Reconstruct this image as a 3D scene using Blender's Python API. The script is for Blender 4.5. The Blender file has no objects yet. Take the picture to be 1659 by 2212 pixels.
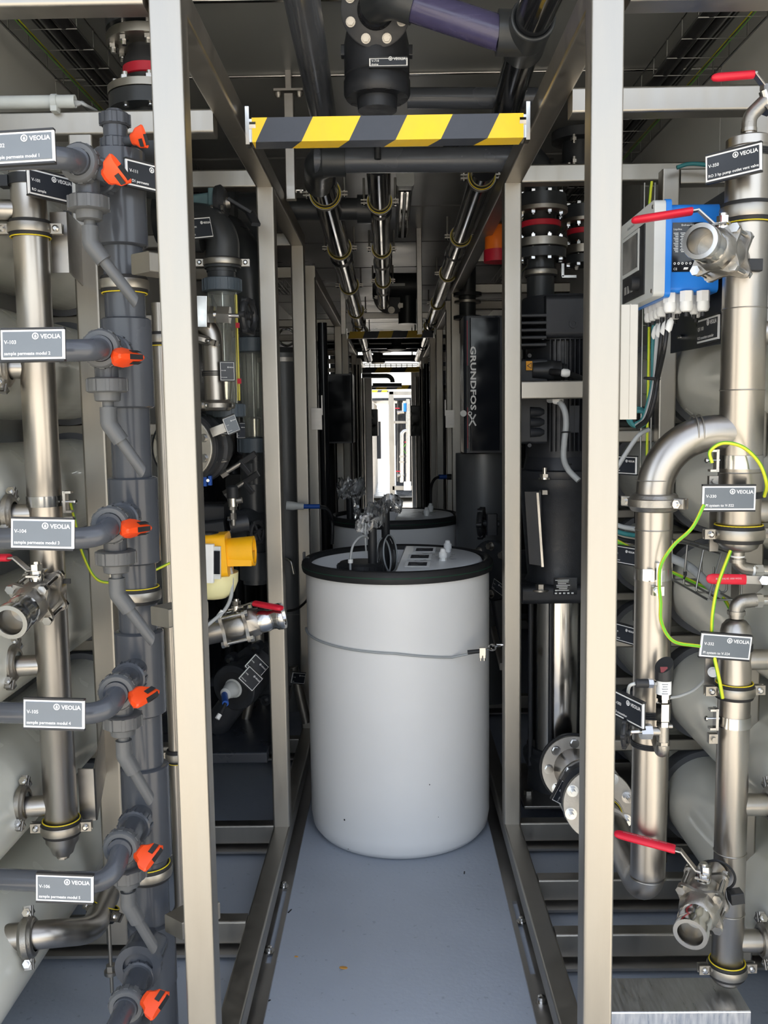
import bpy, bmesh, math, random
from mathutils import Vector as V, Matrix as M, Euler, Quaternion
PI = math.pi
SC = bpy.context.scene
COL = SC.collection
rnd = random.Random(7)

# ---------------------------------------------------------------- camera
F, CX, CY, EYE = 1960.0, 829.5, 1106.0, 1.54
_fw = V((846 - CX, 903 - CY, F)).normalized()          # the aisle direction (+Y) seen by the lens
_dn = V((1095 - CX, F * F / 203.0, F)); _dn = (_dn - _fw * _dn.dot(_fw)).normalized()
_rt = _dn.cross(_fw).normalized()
# rows: world x, y, z expressed with lens axes (right, down, forward)
W2 = M((_rt, _fw, -_dn))
cd = bpy.data.cameras.new('camera'); cam = bpy.data.objects.new('camera', cd); COL.objects.link(cam)
cd.sensor_fit = 'HORIZONTAL'; cd.sensor_width = 36.0; cd.lens = F / 1659.0 * 36.0; cd.clip_start = 0.05
_r = W2 @ V((1, 0, 0)); _u = W2 @ V((0, -1, 0)); _b = W2 @ V((0, 0, -1))
cam.matrix_world = M.Translation((0, 0, EYE)) @ M((_r, _u, _b)).transposed().to_4x4()
SC.camera = cam

def P(px, py, d):
    "point of the world where the line through a picture point meets the upright plane at distance d"
    v = W2 @ V((px - CX, py - CY, F))
    return V((v.x * d / v.y, d, EYE + v.z * d / v.y))
def PZ(px, py, z):
    "point of the world on the level z"
    v = W2 @ V((px - CX, py - CY, F)); k = (z - EYE) / v.z
    return V((v.x * k, v.y * k, z))

# ---------------------------------------------------------------- sky, sun, exposure
w = bpy.data.worlds.new('sky'); SC.world = w; w.use_nodes = True
nt = w.node_tree; nt.nodes.clear()
sk = nt.nodes.new('ShaderNodeTexSky'); sk.sky_type = 'NISHITA'; sk.sun_disc = False
SUN_EL, SUN_AZ = math.radians(60), math.radians(14)      # azimuth from +Y towards +X
sk.sun_elevation = SUN_EL; sk.sun_rotation = SUN_AZ; sk.dust_density = 2.5; sk.air_density = 1.0
hs = nt.nodes.new('ShaderNodeHueSaturation'); hs.inputs['Saturation'].default_value = 0.42
bg = nt.nodes.new('ShaderNodeBackground'); bg.inputs['Strength'].default_value = 0.52
wo = nt.nodes.new('ShaderNodeOutputWorld')
nt.links.new(sk.outputs[0], hs.inputs['Color']); nt.links.new(hs.outputs[0], bg.inputs['Color']); nt.links.new(bg.outputs[0], wo.inputs['Surface'])
sl = bpy.data.lights.new('sun', 'SUN'); sl.energy = 6.0; sl.angle = math.radians(0.6); sl.color = (1.0, 0.955, 0.88)
so = bpy.data.objects.new('sun', sl); COL.objects.link(so)
_sd = V((math.sin(SUN_AZ) * math.cos(SUN_EL), math.cos(SUN_AZ) * math.cos(SUN_EL), math.sin(SUN_EL)))
so.rotation_euler = _sd.to_track_quat('Z', 'Y').to_euler(); so.location = (3, 8, 12)
SC.view_settings.view_transform = 'Standard'; SC.view_settings.look = 'None'
SC.view_settings.exposure = 0.47; SC.view_settings.gamma = 1.0; SC.view_settings.use_curve_mapping = False
SC.cycles.max_bounces = 8; SC.cycles.diffuse_bounces = 4; SC.cycles.glossy_bounces = 4; SC.cycles.transmission_bounces = 8
SC.cycles.use_denoising = True

# ---------------------------------------------------------------- materials
MATS = {}
def mat(name, col, rough=0.5, metal=0.0, var=0.06, scale=12.0, stretch=(1, 1, 1), bump=0.0, bscale=60.0, rvar=0.08, coat=0.0, spec=0.5, trans=0.0, ior=1.45, emit=None, alpha=1.0, sss=0.0):
    m = bpy.data.materials.new(name); m.use_nodes = True; n = m.node_tree; b = n.nodes['Principled BSDF']
    b.inputs['Metallic'].default_value = metal; b.inputs['Coat Weight'].default_value = coat
    b.inputs['Specular IOR Level'].default_value = spec; b.inputs['Transmission Weight'].default_value = trans
    b.inputs['IOR'].default_value = ior; b.inputs['Alpha'].default_value = alpha
    if sss: b.inputs['Subsurface Weight'].default_value = sss; b.inputs['Subsurface Radius'].default_value = (.02, .02, .02)
    tc = n.nodes.new('ShaderNodeTexCoord'); mp = n.nodes.new('ShaderNodeMapping'); mp.inputs['Scale'].default_value = stretch
    n.links.new(tc.outputs['Object'], mp.inputs['Vector'])
    nz = n.nodes.new('ShaderNodeTexNoise'); nz.inputs['Scale'].default_value = scale; nz.inputs['Detail'].default_value = 4
    n.links.new(mp.outputs[0], nz.inputs['Vector'])
    r = n.nodes.new('ShaderNodeValToRGB'); r.color_ramp.elements[0].position = .3; r.color_ramp.elements[1].position = .7
    for e, k in zip(r.color_ramp.elements, (1 - var, 1 + var)): e.color = (min(col[0] * k, 1), min(col[1] * k, 1), min(col[2] * k, 1), 1)
    n.links.new(nz.outputs['Fac'], r.inputs[0]); n.links.new(r.outputs[0], b.inputs['Base Color'])
    mr = n.nodes.new('ShaderNodeMapRange'); mr.inputs['To Min'].default_value = max(0.0, rough - rvar); mr.inputs['To Max'].default_value = min(1, rough + rvar)
    mr.inputs['From Min'].default_value = .3; mr.inputs['From Max'].default_value = .7
    n.links.new(nz.outputs['Fac'], mr.inputs['Value']); n.links.new(mr.outputs[0], b.inputs['Roughness'])
    if bump:
        n2 = n.nodes.new('ShaderNodeTexNoise'); n2.inputs['Scale'].default_value = bscale; n2.inputs['Detail'].default_value = 3
        n.links.new(mp.outputs[0], n2.inputs['Vector'])
        bp = n.nodes.new('ShaderNodeBump'); bp.inputs['Strength'].default_value = bump; bp.inputs['Distance'].default_value = 0.002
        n.links.new(n2.outputs['Fac'], bp.inputs['Height']); n.links.new(bp.outputs[0], b.inputs['Normal'])
    if emit: b.inputs['Emission Color'].default_value = (*emit[0], 1); b.inputs['Emission Strength'].default_value = emit[1]
    MATS[name] = m
    return m
STEEL = mat('pipe_stainless', (.43, .405, .37), .33, 1, .06, 5, (6, 6, .6), .03, 90, .05)
SATIN = mat('frame_stainless', (.375, .355, .318), .42, 1, .05, 7, (4, 4, .5), .04, 60, .06)
CAST = mat('cast_stainless', (.37, .352, .322), .40, 1, .08, 40, (1, 1, 1), .22, 260, .06)
BRIGHT = mat('polished_stainless', (.55, .54, .52), .18, 1, .03, 20, (1, 1, 1), 0, 60, .05)
SHEET = mat('bracket_stainless', (.42, .405, .385), .38, 1, .07, 9, (1, 1, 4), .03, 60)
ALU = mat('brushed_aluminium', (.74, .75, .76), .36, 1, .10, 14, (9, 1.2, 1.2), .10, 40, .1)
PVC = mat('grey_pvc', (.062, .068, .080), .22, 0, .10, 6, bump=.03, bscale=40)
PVCL = mat('mid_grey_pvc', (.10, .105, .11), .36, 0, .08, 10)
PVCD = mat('dark_pvc', (.028, .031, .034), .34, 0, .12, 8)
PVCB = mat('black_gloss_pvc', (.014, .015, .018), .14, 0, .1, 8)
INDIGO = mat('indigo_pipe', (.055, .05, .11), .22, 0, .1, 10, (1, 6, 6))
UNION = mat('blue_grey_union', (.075, .095, .115), .45, 0, .08, 20)
BLACK = mat('matt_black_plastic', (.018, .019, .021), .48, 0, .1, 20)
RUBBER = mat('black_rubber', (.015, .015, .016), .6, 0, .1, 30)
CASTB = mat('black_cast_iron', (.022, .024, .028), .45, 0, .15, 40, bump=.25, bscale=220)
MOTOR = mat('motor_black_paint', (.020, .022, .027), .42, 0, .1, 30, bump=.1, bscale=300)
TEAL = mat('teal_cast_paint', (.075, .14, .155), .5, 0, .12, 30, bump=.2, bscale=200)
COVER = mat('brushed_cover', (.64, .61, .54), .52, 1, .05, 12)
SADDLE = mat('saddle_rubber', (.085, .09, .10), .5)
RED = mat('red_grip', (.62, .012, .035), .42, 0, .06, 20)
REDB = mat('red_band', (.45, .012, .03), .5)
ORANGE = mat('orange_handle', (.85, .075, .012), .36, 0, .04, 15)
YEL = mat('hazard_yellow', (.92, .60, .025), .45, 0, .03, 20)
HBLK = mat('hazard_black', (.045, .052, .07), .42, 0, .12, 18, bump=.05, bscale=90)
YLINE = mat('yellow_edge', (.72, .56, .02), .5)
YCASE = mat('amber_plastic', (.88, .44, .006), .35, 0, .04, 20)
VESSEL = mat('ivory_vessel', (.72, .72, .645), .22, 0, .04, 3, coat=.25, bump=.02, bscale=14)
TANK = mat('white_polyethylene', (.78, .785, .785), .42, 0, .025, 3, bump=.03, bscale=40)
LID = mat('lid_polyethylene', (.72, .74, .76), .32, 0, .03, 9, bump=.12, bscale=30)
WHITE = mat('white_plastic', (.78, .79, .78), .4, 0, .03, 20)
PALE = mat('pale_grey_plastic', (.55, .57, .56), .42, 0, .03, 20)
GREY = mat('grey_plate', (.135, .155, .175), .42, 0, .05, 20)
BLUE = mat('blue_case', (.015, .20, .70), .38, 0, .03, 20)
BLUEC = mat('blue_connector', (.01, .075, .36), .4)
SCREEN = mat('dark_screen', (.012, .014, .018), .1, 0, .05, 10)
PANEL = mat('anthracite_panel', (.022, .026, .034), .33, 0, .08, 10)
INK = mat('white_print', (.82, .83, .83), .5, 0, .02, 30)
INKG = mat('grey_print', (.45, .46, .47), .5)
GREENW = mat('green_wire', (.13, .46, .02), .4)
YELW = mat('yellow_wire', (.58, .62, .03), .4)
CABG = mat('grey_cable', (.36, .38, .39), .45)
CABT = mat('teal_cable', (.03, .17, .18), .45)
CABK = mat('black_cable', (.014, .014, .015), .45)
ZINC = mat('tray_wire', (.30, .30, .29), .38, 1, .08, 30)
FILTER = mat('grey_filter_column', (.115, .12, .125), .4, .3, .06, 6)
CLEAR = mat('clear_tube', (.93, .95, .90), .03, 0, .01, 10, trans=.94, ior=1.2, rvar=.02)
YSCALE = mat('yellow_scale', (.72, .62, .10), .45)
CREAMT = mat('pale_yellow_bulb', (.80, .76, .42), .4, 0, .03, 8)
FILM = mat('stretch_film', (.92, .93, .94), .09, 0, .03, 40, (1, 1, 1), .6, 110, trans=.9, ior=1.35, spec=1.0, coat=1.0)
CARTON = mat('conduit_grey', (.52, .55, .54), .45)
LAMPB = mat('orange_lens', (.75, .16, .015), .35)

def ringmat(): pass

def floor_mat():
    m = mat('blue_grey_floor_paint', (.37, .41, .475), .42, 0, .07, 2.2, bump=.35, bscale=70, rvar=.06)
    n = m.node_tree; b = n.nodes['Principled BSDF']; src = b.inputs['Base Color'].links[0].from_socket
    tc = n.nodes.new('ShaderNodeTexCoord'); v = n.nodes.new('ShaderNodeTexNoise'); v.inputs['Scale'].default_value = 46; v.inputs['Detail'].default_value = 2
    n.links.new(tc.outputs['Object'], v.inputs['Vector'])
    r = n.nodes.new('ShaderNodeValToRGB'); r.color_ramp.elements[0].position = .27; r.color_ramp.elements[1].position = .33
    r.color_ramp.elements[0].color = (.6, .6, .6, 1); r.color_ramp.elements[1].color = (1, 1, 1, 1)
    n.links.new(v.outputs['Fac'], r.inputs[0])
    mx = n.nodes.new('ShaderNodeMix'); mx.data_type = 'RGBA'; mx.blend_type = 'MULTIPLY'; mx.inputs['Factor'].default_value = .5
    n.links.new(src, mx.inputs['A']); n.links.new(r.outputs[0], mx.inputs['B']); n.links.new(mx.outputs['Result'], b.inputs['Base Color'])
    return m
FLOOR = floor_mat()
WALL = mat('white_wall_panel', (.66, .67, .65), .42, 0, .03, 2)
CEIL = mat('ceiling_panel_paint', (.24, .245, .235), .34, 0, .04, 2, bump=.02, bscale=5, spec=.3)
DARKJ = mat('dark_joint', (.015, .016, .018), .5)
GROUND = mat('pale_concrete_ground', (.60, .535, .43), .85, 0, .10, 1.5, bump=.3, bscale=20)
GLOSSF = mat('wet_dark_floor', (.12, .12, .115), .3, 0, .5, 3, bump=.1, bscale=4)
BUILDING = mat('white_cladding', (.72, .73, .72), .5, 0, .03, 1)

# ---------------------------------------------------------------- mesh builder
def basis(axis, up=None):
    z = V(axis).normalized()
    u = V(up) if up is not None else (V((0, 0, 1)) if abs(z.z) < .95 else V((0, 1, 0)))
    x = u.cross(z)
    if x.length < 1e-6: x = V((1, 0, 0)).cross(z)
    x.normalize(); y = z.cross(x)
    return x, y, z

class MB:
    def __init__(s): s.v = []; s.f = []; s.mi = []; s.cur = 0; s.flat = False
    def add(s, vs, fs):
        o = len(s.v); s.v += [V(p) for p in vs]; s.f += [tuple(i + o for i in f) for f in fs]; s.mi += [s.cur] * len(fs); return s
    def box(s, c, d, R=None):
        c = V(c); h = V(d) / 2; vs = []
        for i in range(8):
            p = V(((1 if i & 1 else -1) * h.x, (1 if i & 2 else -1) * h.y, (1 if i & 4 else -1) * h.z))
            vs.append(c + (R @ p if R is not None else p))
        return s.add(vs, [(0, 2, 3, 1), (4, 5, 7, 6), (0, 1, 5, 4), (2, 6, 7, 3), (0, 4, 6, 2), (1, 3, 7, 5)])
    def loft(s, rings, cap=True, closed=False):
        n = len(rings[0]); vs = [p for r in rings for p in r]; fs = []
        m = len(rings)
        for i in range(m - (0 if closed else 1)):
            a, b = i * n, ((i + 1) % m) * n
            for k in range(n): fs.append((a + k, a + (k + 1) % n, b + (k + 1) % n, b + k))
        if cap and not closed:
            fs.append(tuple(range(n - 1, -1, -1))); fs.append(tuple(range((m - 1) * n, m * n)))
        return s.add(vs, fs)
    def rbar(s, p0, p1, w, h, rc=.006, up=None, n=3):
        "rounded rectangular tube from p0 to p1: w across, h along up"
        p0, p1 = V(p0), V(p1); x, y, z = basis(p1 - p0, up); prof = []; s.flat = True
        for cx, cy, a in ((1, 1, 0), (-1, 1, 90), (-1, -1, 180), (1, -1, 270)):
            for k in range(n + 1):
                t = math.radians(a + 90 * k / n); prof.append((cx * (w / 2 - rc) + rc * math.cos(t), cy * (h / 2 - rc) + rc * math.sin(t)))
        return s.loft([[p + x * a + y * b for a, b in prof] for p in (p0, p1)])
    def lathe(s, p0, axis, prof, n=24, cap=True, up=None, ph=0.0, sx=1.0, sy=1.0):
        p0 = V(p0); x, y, z = basis(axis, up)
        rings = [[p0 + z * t + x * (r * sx * math.cos(2 * PI * k / n + ph)) + y * (r * sy * math.sin(2 * PI * k / n + ph)) for k in range(n)] for t, r in prof]
        return s.loft(rings, cap)
    def cyl(s, p0, p1, r, r1=None, n=24, cap=True):
        p0, p1 = V(p0), V(p1); return s.lathe(p0, p1 - p0, [(0, r), ((p1 - p0).length, r if r1 is None else r1)], n, cap)
    def hexn(s, p0, p1, r, ph=0.0): p0, p1 = V(p0), V(p1); return s.lathe(p0, p1 - p0, [(0, r), ((p1 - p0).length, r)], 6, ph=ph)
    def pipe_ring(s, c, axis, r0, r1, t, n=32):
        "flat ring: inner r0, outer r1, thickness t centred on c"
        x, y, z = basis(axis); c = V(c); rings = []
        for tt, r in ((-t / 2, r0), (-t / 2, r1), (t / 2, r1), (t / 2, r0)):
            rings.append([c + z * tt + x * (r * math.cos(2 * PI * k / n)) + y * (r * math.sin(2 * PI * k / n)) for k in range(n)])
        return s.loft(rings, False, True)
    def torus(s, c, axis, R, r, n=32, m=8, sy=1.0):
        x, y, z = basis(axis); c = V(c); rings = []
        for i in range(n):
            a = 2 * PI * i / n; e = x * math.cos(a) + y * math.sin(a); q = c + x * (R * math.cos(a)) + y * (R * sy * math.sin(a))
            rings.append([q + e * (r * math.cos(2 * PI * k / m)) + z * (r * math.sin(2 * PI * k / m)) for k in range(m)])
        return s.loft(rings, False, True)
    def tube(s, pts, r, n=12, cap=True):
        pts = [V(p) for p in pts]; rings = []; x = None
        for i, p in enumerate(pts):
            t = ((pts[min(i + 1, len(pts) - 1)] - p).normalized() + (p - pts[max(i - 1, 0)]).normalized()).normalized()
            if x is None: x, y, _ = basis(t)
            else:
                x = (x - t * x.dot(t)).normalized(); y = t.cross(x)
            k = 1.0
            if 0 < i < len(pts) - 1:
                c = (pts[i + 1] - p).normalized().dot(t); k = 1 / max(c, .5)
            rr = r[i] if isinstance(r, (list, tuple)) else r
            rings.append([p + x * (rr * math.cos(2 * PI * j / n)) + y * (rr * math.sin(2 * PI * j / n)) for j in range(n)])
        return s.loft(rings, cap)
    def plate(s, pts, nrm, t):
        "flat sheet: outline pts extruded by t along nrm"
        nrm = V(nrm).normalized() * t; a = [V(p) for p in pts]; return s.loft([a, [p + nrm for p in a]])
    def xf(s, mtx):
        s.v = [mtx @ p for p in s.v]; return s
    def merge(s, o, mtx=None):
        k = len(s.v); s.v += [mtx @ p if mtx is not None else p.copy() for p in o.v]; s.f += [tuple(i + k for i in f) for f in o.f]; s.mi += [s.cur] * len(o.f); return s

def rounded(pts, rad, seg=6):
    "polyline with its corners turned into arcs"
    pts = [V(p) for p in pts]; out = [pts[0]]
    for i in range(1, len(pts) - 1):
        a, b, c = pts[i - 1], pts[i], pts[i + 1]; u, v = (a - b).normalized(), (c - b).normalized()
        ang = u.angle(v); t = min(rad / math.tan(ang / 2), (a - b).length * .98, (c - b).length * .98); rr = t * math.tan(ang / 2)
        p0, p1 = b + u * t, b + v * t; ctr = b + (u + v).normalized() * (rr / math.sin(ang / 2))
        e0, e1 = p0 - ctr, p1 - ctr; w = e0.angle(e1)
        for k in range(seg + 1):
            f = k / seg; out.append(ctr + (e0 * math.sin((1 - f) * w) + e1 * math.sin(f * w)) / max(math.sin(w), 1e-6))
    out.append(pts[-1]); return out
def smooth(pts, n=8):
    "Catmull-Rom curve through the points"
    p = [V(q) for q in pts]; p = [p[0] * 2 - p[1]] + p + [p[-1] * 2 - p[-2]]; out = []
    for i in range(1, len(p) - 2):
        for k in range(n):
            t = k / n; a, b, c, d = p[i - 1], p[i], p[i + 1], p[i + 2]
            out.append(.5 * ((2 * b) + (c - a) * t + (2 * a - 5 * b + 4 * c - d) * t * t + (3 * b - a - 3 * c + d) * t ** 3))
    out.append(p[-2]); return out

WL = {}
def mesh(name, mb, mats, off=V((0, 0, 0)), ang=38):
    me = bpy.data.meshes.new(name)
    me.from_pydata([p - off for p in mb.v], [], mb.f); mats = mats if isinstance(mats, (list, tuple)) else [mats]
    for m in mats: me.materials.append(m)
    if len(mats) > 1: me.polygons.foreach_set('material_index', mb.mi)
    bm = bmesh.new(); bm.from_mesh(me); bmesh.ops.recalc_face_normals(bm, faces=bm.faces); bm.to_mesh(me); bm.free()
    me.polygons.foreach_set('use_smooth', [True] * len(me.polygons)); me.set_sharp_from_angle(angle=math.radians(ang)); me.update()
    return me
def props(o, label=None, cat=None, group=None, kind=None):
    if label: o['label'] = label
    if cat: o['category'] = cat
    if group: o['group'] = group
    if kind: o['kind'] = kind
    return o
def thing(name, label, cat, loc=(0, 0, 0), group=None, rot=None):
    o = bpy.data.objects.new(name, None); o.empty_display_size = .05; COL.objects.link(o); o.location = loc
    if rot is not None: o.rotation_euler = rot if isinstance(rot, Euler) else Euler(rot)
    WL[o] = V((0, 0, 0)) if rot is not None else V(loc)
    return props(o, label, cat, group)
def part(root, name, mb, mats, label=None, kind=None, ang=38):
    o = bpy.data.objects.new(name, mesh(name, mb, mats, WL[root], ang)); COL.objects.link(o); o.parent = root; WL[o] = WL[root]; true_flats(o, mb)
    return props(o, label, kind=kind)
def true_flats(o, mb):
    if mb.flat:
        m = o.modifiers.new('flats', 'WEIGHTED_NORMAL'); m.mode = 'FACE_AREA'; m.weight = 100; m.keep_sharp = True
    return o
def solo(name, mb, mats, label, cat, group=None, loc=(0, 0, 0), kind=None, ang=38):
    o = bpy.data.objects.new(name, mesh(name, mb, mats, V(loc), ang)); COL.objects.link(o); o.location = loc; WL[o] = V(loc); true_flats(o, mb)
    return props(o, label, cat, group, kind)
def struct(name, mb, mats, parent=None):
    o = bpy.data.objects.new(name, mesh(name, mb, mats)); COL.objects.link(o); WL[o] = V((0, 0, 0)); true_flats(o, mb)
    if parent: o.parent = parent
    else: o['kind'] = 'structure'
    return o
def copy_tree(o, parent=None):
    c = o.copy(); COL.objects.link(c); WL[c] = WL[o]
    if parent: c.parent = parent
    for ch in list(o.children): copy_tree(ch, c)
    return c
TXT = {}
def text(s, size, align='LEFT', bold=0.0):
    "flat lettering in the x-z plane, facing -y, baseline at the origin"
    k = (s, align, bold)
    if k not in TXT:
        cu = bpy.data.curves.new('lettering', 'FONT'); cu.body = s; cu.size = 1; cu.align_x = align; cu.resolution_u = 2; cu.offset = bold
        o = bpy.data.objects.new('lettering', cu); me = bpy.data.meshes.new_from_object(o)
        TXT[k] = ([v.co.copy() for v in me.vertices], [tuple(p.vertices) for p in me.polygons])
        bpy.data.objects.remove(o); bpy.data.curves.remove(cu); bpy.data.meshes.remove(me)
    vs, fs = TXT[k]; mb = MB()
    return mb.add([V((p.x * size, 0, p.y * size)) for p in vs], fs)
# ================================================================ the setting
HX, CEILZ, YF, YB = 1.215, EYE + 1.25, 1.55, 14.0
struct('floor', MB().box((0, (YF + YB) / 2, -.04), (2 * HX + .1, YB - YF, .08)), FLOOR)
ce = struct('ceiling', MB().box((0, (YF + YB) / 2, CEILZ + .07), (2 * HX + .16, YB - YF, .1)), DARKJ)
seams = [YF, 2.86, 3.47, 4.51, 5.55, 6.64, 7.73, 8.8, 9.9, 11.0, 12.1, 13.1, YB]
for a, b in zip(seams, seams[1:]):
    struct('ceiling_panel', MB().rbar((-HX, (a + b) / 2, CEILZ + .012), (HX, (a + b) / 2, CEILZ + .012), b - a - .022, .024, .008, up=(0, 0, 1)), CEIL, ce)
struct('edge_strip', MB().rbar((-HX, 2.83, CEILZ - .004), (HX, 2.83, CEILZ - .008), .018, .022, .004), BRIGHT, ce)
struct('edge_strip', MB().rbar((-HX, 3.45, CEILZ - .004), (HX, 3.45, CEILZ - .004), .012, .010, .003), BRIGHT, ce)
for sx, nm in ((-1, 'wall_left'), (1, 'wall_right')):
    wl = struct(nm, MB().box((sx * (HX + .055), (YF + YB) / 2, CEILZ / 2), (.06, YB - YF, CEILZ + .1)), DARKJ)
    ys = [YF, 2.35, 3.45] + [3.45 + 1.055 * k for k in range(1, 11)]
    for a, b in zip(ys, ys[1:]):
        struct('wall_panel', MB().box((sx * (HX + .012), (a + b) / 2, CEILZ / 2), (.028, b - a - .006, CEILZ)), WALL, wl)
wb = struct('end_light_block', MB().box((0, YB + .03, (EYE + 1.06 + CEILZ) / 2 + .05), (2 * HX, .05, CEILZ - EYE - .96)), PANEL)  # header and side panels added to keep daylight out of the deep aisle
for sx in (-1, 1):
    for a, b in ((.50, .70), (.715, .93), (.945, HX)): struct('light_block_panel', MB().box((sx * (a + b) / 2, YB + .03, (EYE + 1.06) / 2), (b - a, .05, EYE + 1.06)), PANEL, wb)
struct('ground', MB().box((0, 10, -.47), (90, 110, .1)), GROUND)

# ================================================================ skid frames
ZT = EYE + .765            # level of the top rails' underside
FR = {}
def post(fr, x, y, z0, z1, w=.06, nm='post', m=SATIN): part(fr, nm, MB().rbar((x, y, z0), (x, y, z1), w, w, .007, up=(0, 1, 0)), m)
def beam_x(fr, x0, x1, y, z, h=.06, w=.06, nm='cross_beam', m=SATIN): part(fr, nm, MB().rbar((x0, y, z), (x1, y, z), w, h, .007, up=(0, 0, 1)), m)
def beam_y(fr, x, y0, y1, z, h=.06, w=.06, nm='rail', m=SATIN): part(fr, nm, MB().rbar((x, y0, z), (x, y1, z), w, h, .007, up=(0, 0, 1)), m)

for sx, side, y1 in ((-1, 'left', 4.15), (1, 'right', 5.80)):
    f = thing('skid_frame', 'welded stainless steel skid frame along the %s of the aisle, nearest the camera' % side, 'frame', (sx * .41, 1.75, 0), 'skid frames along the aisle')
    FR[side] = f; X = sx * .41
    for y in ((1.75, 3.12, 4.15) if sx < 0 else (1.75, 3.12, 5.8)): post(f, X + ((.009 if sx < 0 else -.010) if y < 2 else 0), y, .1, ZT)
    beam_y(f, X, 1.72, y1 + .03, ZT + .03); beam_y(f, X, 1.40, y1 + .03, .07, nm='sill')
    # floor flange with its long bolt slot
    e0, e1 = sx * .348, sx * .44; sl0, sl1 = (2.42, 2.83) if sx < 0 else (2.36, 2.74)
    fl = MB(); mid0, mid1 = sx * .362, sx * .377
    for a, b, c, d in ((e0, mid0, 1.4, y1), (mid1, e1, 1.4, y1), (mid0, mid1, 1.4, sl0), (mid0, mid1, sl1, y1)):
        fl.box(((a + b) / 2, (c + d) / 2, .005), (abs(b - a), d - c, .01))
    part(f, 'floor_flange', fl, SHEET)
    for px, py in (((612, 1912), (580, 2052)) if sx < 0 else ((1128, 1988), (1170, 2160))):
        c = PZ(px, py, .016); b = MB().cyl((c.x, c.y, .01), (c.x, c.y, .014), .017, n=20); b.lathe((c.x, c.y, .014), (0, 0, 1), [(0, .011), (.012, .010), (.014, .006), (.014, .001)], 16)
        part(f, 'anchor_bolt', b, BRIGHT)
FL, FRR = FR['left'], FR['right']
# top cross beams
z = P(150, 27, 1.75).z; beam_x(FL, -1.1, -.44, 1.75, z + .03, nm='cross_beam')
z = P(1500, 14, 1.75).z; beam_x(FRR, .44, 1.1, 1.75, z + .03)
z0, z1 = P(150, 290, 2.37).z, P(150, 240, 2.37).z; ZL = (z0 + z1) / 2; beam_x(FL, -1.12, -.44, 2.40, ZL)
z0, z1 = P(1500, 238, 2.25).z, P(1500, 184, 2.25).z; ZR = (z0 + z1) / 2; beam_x(FRR, .44, 1.12, 2.28, ZR)
for y in (3.12, 4.15): beam_x(FL, -1.12, -.44, y, ZT + .03)
for y in (3.12, 4.64, 5.8): beam_x(FRR, .44, 1.12, y, ZT + .03)
# uprights behind the pipework
pl = P(199, 700, 2.40); post(FL, pl.x, 2.40, .1, ZL - .03, .062)
pr = P(1607, 1250, 2.32); post(FRR, pr.x, 2.30, .1, ZR - .03, .062)
# base cross beams with a lower lip
def base(fr, sx, y, x1=1.12, z=.068, h=.07):
    beam_x(fr, sx * .44, sx * x1, y, z, h, .05, nm='base_beam'); part(fr, 'base_lip', MB().box((sx * (.44 + x1) / 2, y - .03, .02), (x1 - .44, .06, .008)), SHEET)
for y in (2.50, 3.12, 4.0): base(FL, -1, y)
for y in (2.42, 2.72, 3.12, 3.62, 4.6): base(FRR, 1, y)
# shelves that carry the vessels
VX, VR, VY = 1.02, .142, 2.90
VZL = [P(140, py, VY).z for py in (573, 809, 1043, 1276, 1510, 1742)]
VZR = [P(1540, py, VY).z for py in (818, 1042, 1264, 1490, 1716)]
for z in VZL: beam_x(FL, -1.14, -.66, VY, z - VR - .035, .04, .05, nm='vessel_shelf', m=SATIN)
for z in VZR: beam_x(FRR, .66, 1.14, VY, z - VR - .035, .04, .05, nm='vessel_shelf', m=SATIN)
for z in VZR: beam_x(FRR, .62, 1.14, 3.6, z - VR - .03, .035, .04, nm='vessel_shelf', m=SATIN)
# stub arms welded behind the left front post
for (px, py, dd) in ((303, 568, 1.93), (345, 1333, 1.93), (375, 2003, 1.93)):
    c = P(px, py, dd); R = M.Rotation(math.radians(-38), 3, 'Z')
    part(FL, 'stub_arm', MB().rbar(c, c + R @ V((0, .11, 0)), .062, .042, .004), SATIN)
# beam halfway up on the right, and the gusset plate on the right front post
c0, c1 = P(1180, 862, 3.09), P(1180, 822, 3.09); beam_x(FRR, .44, .80, 3.12, (c0.z + c1.z) / 2, c1.z - c0.z)
c = P(1354, 782, 1.80); part(FRR, 'angle_plate', MB().rbar((c.x, 1.80, P(1354, 906, 1.8).z), (c.x, 1.80, P(1354, 660, 1.8).z), .036, .03, .003, up=(0, 1, 0)).box((c.x + .002, 1.7845, c.z), (.0014, .001, .22)), SATIN)
# controller bracket frame on the right
pc = P(1446, 700, 2.80); xr = pc.x; zt = P(1446, 380, 2.8).z
part(FRR, 'bracket_post', MB().rbar((xr, 2.83, .1), (xr, 2.83, zt + .022), .053, .05, .006, up=(0, 1, 0)), SATIN)
part(FRR, 'bracket_beam', MB().rbar((xr + .028, 2.83, zt), (1.12, 2.83, zt), .05, .046, .006, up=(0, 0, 1)), SATIN)
# triangular brace seen beside the tank on the right
a, b = P(1053, 1360, 3.6), P(1086, 1440, 3.3)
part(FRR, 'brace', MB().rbar((.40, a.y, a.z), (.40, b.y, b.z), .02, .03, .003), SATIN)

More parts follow.
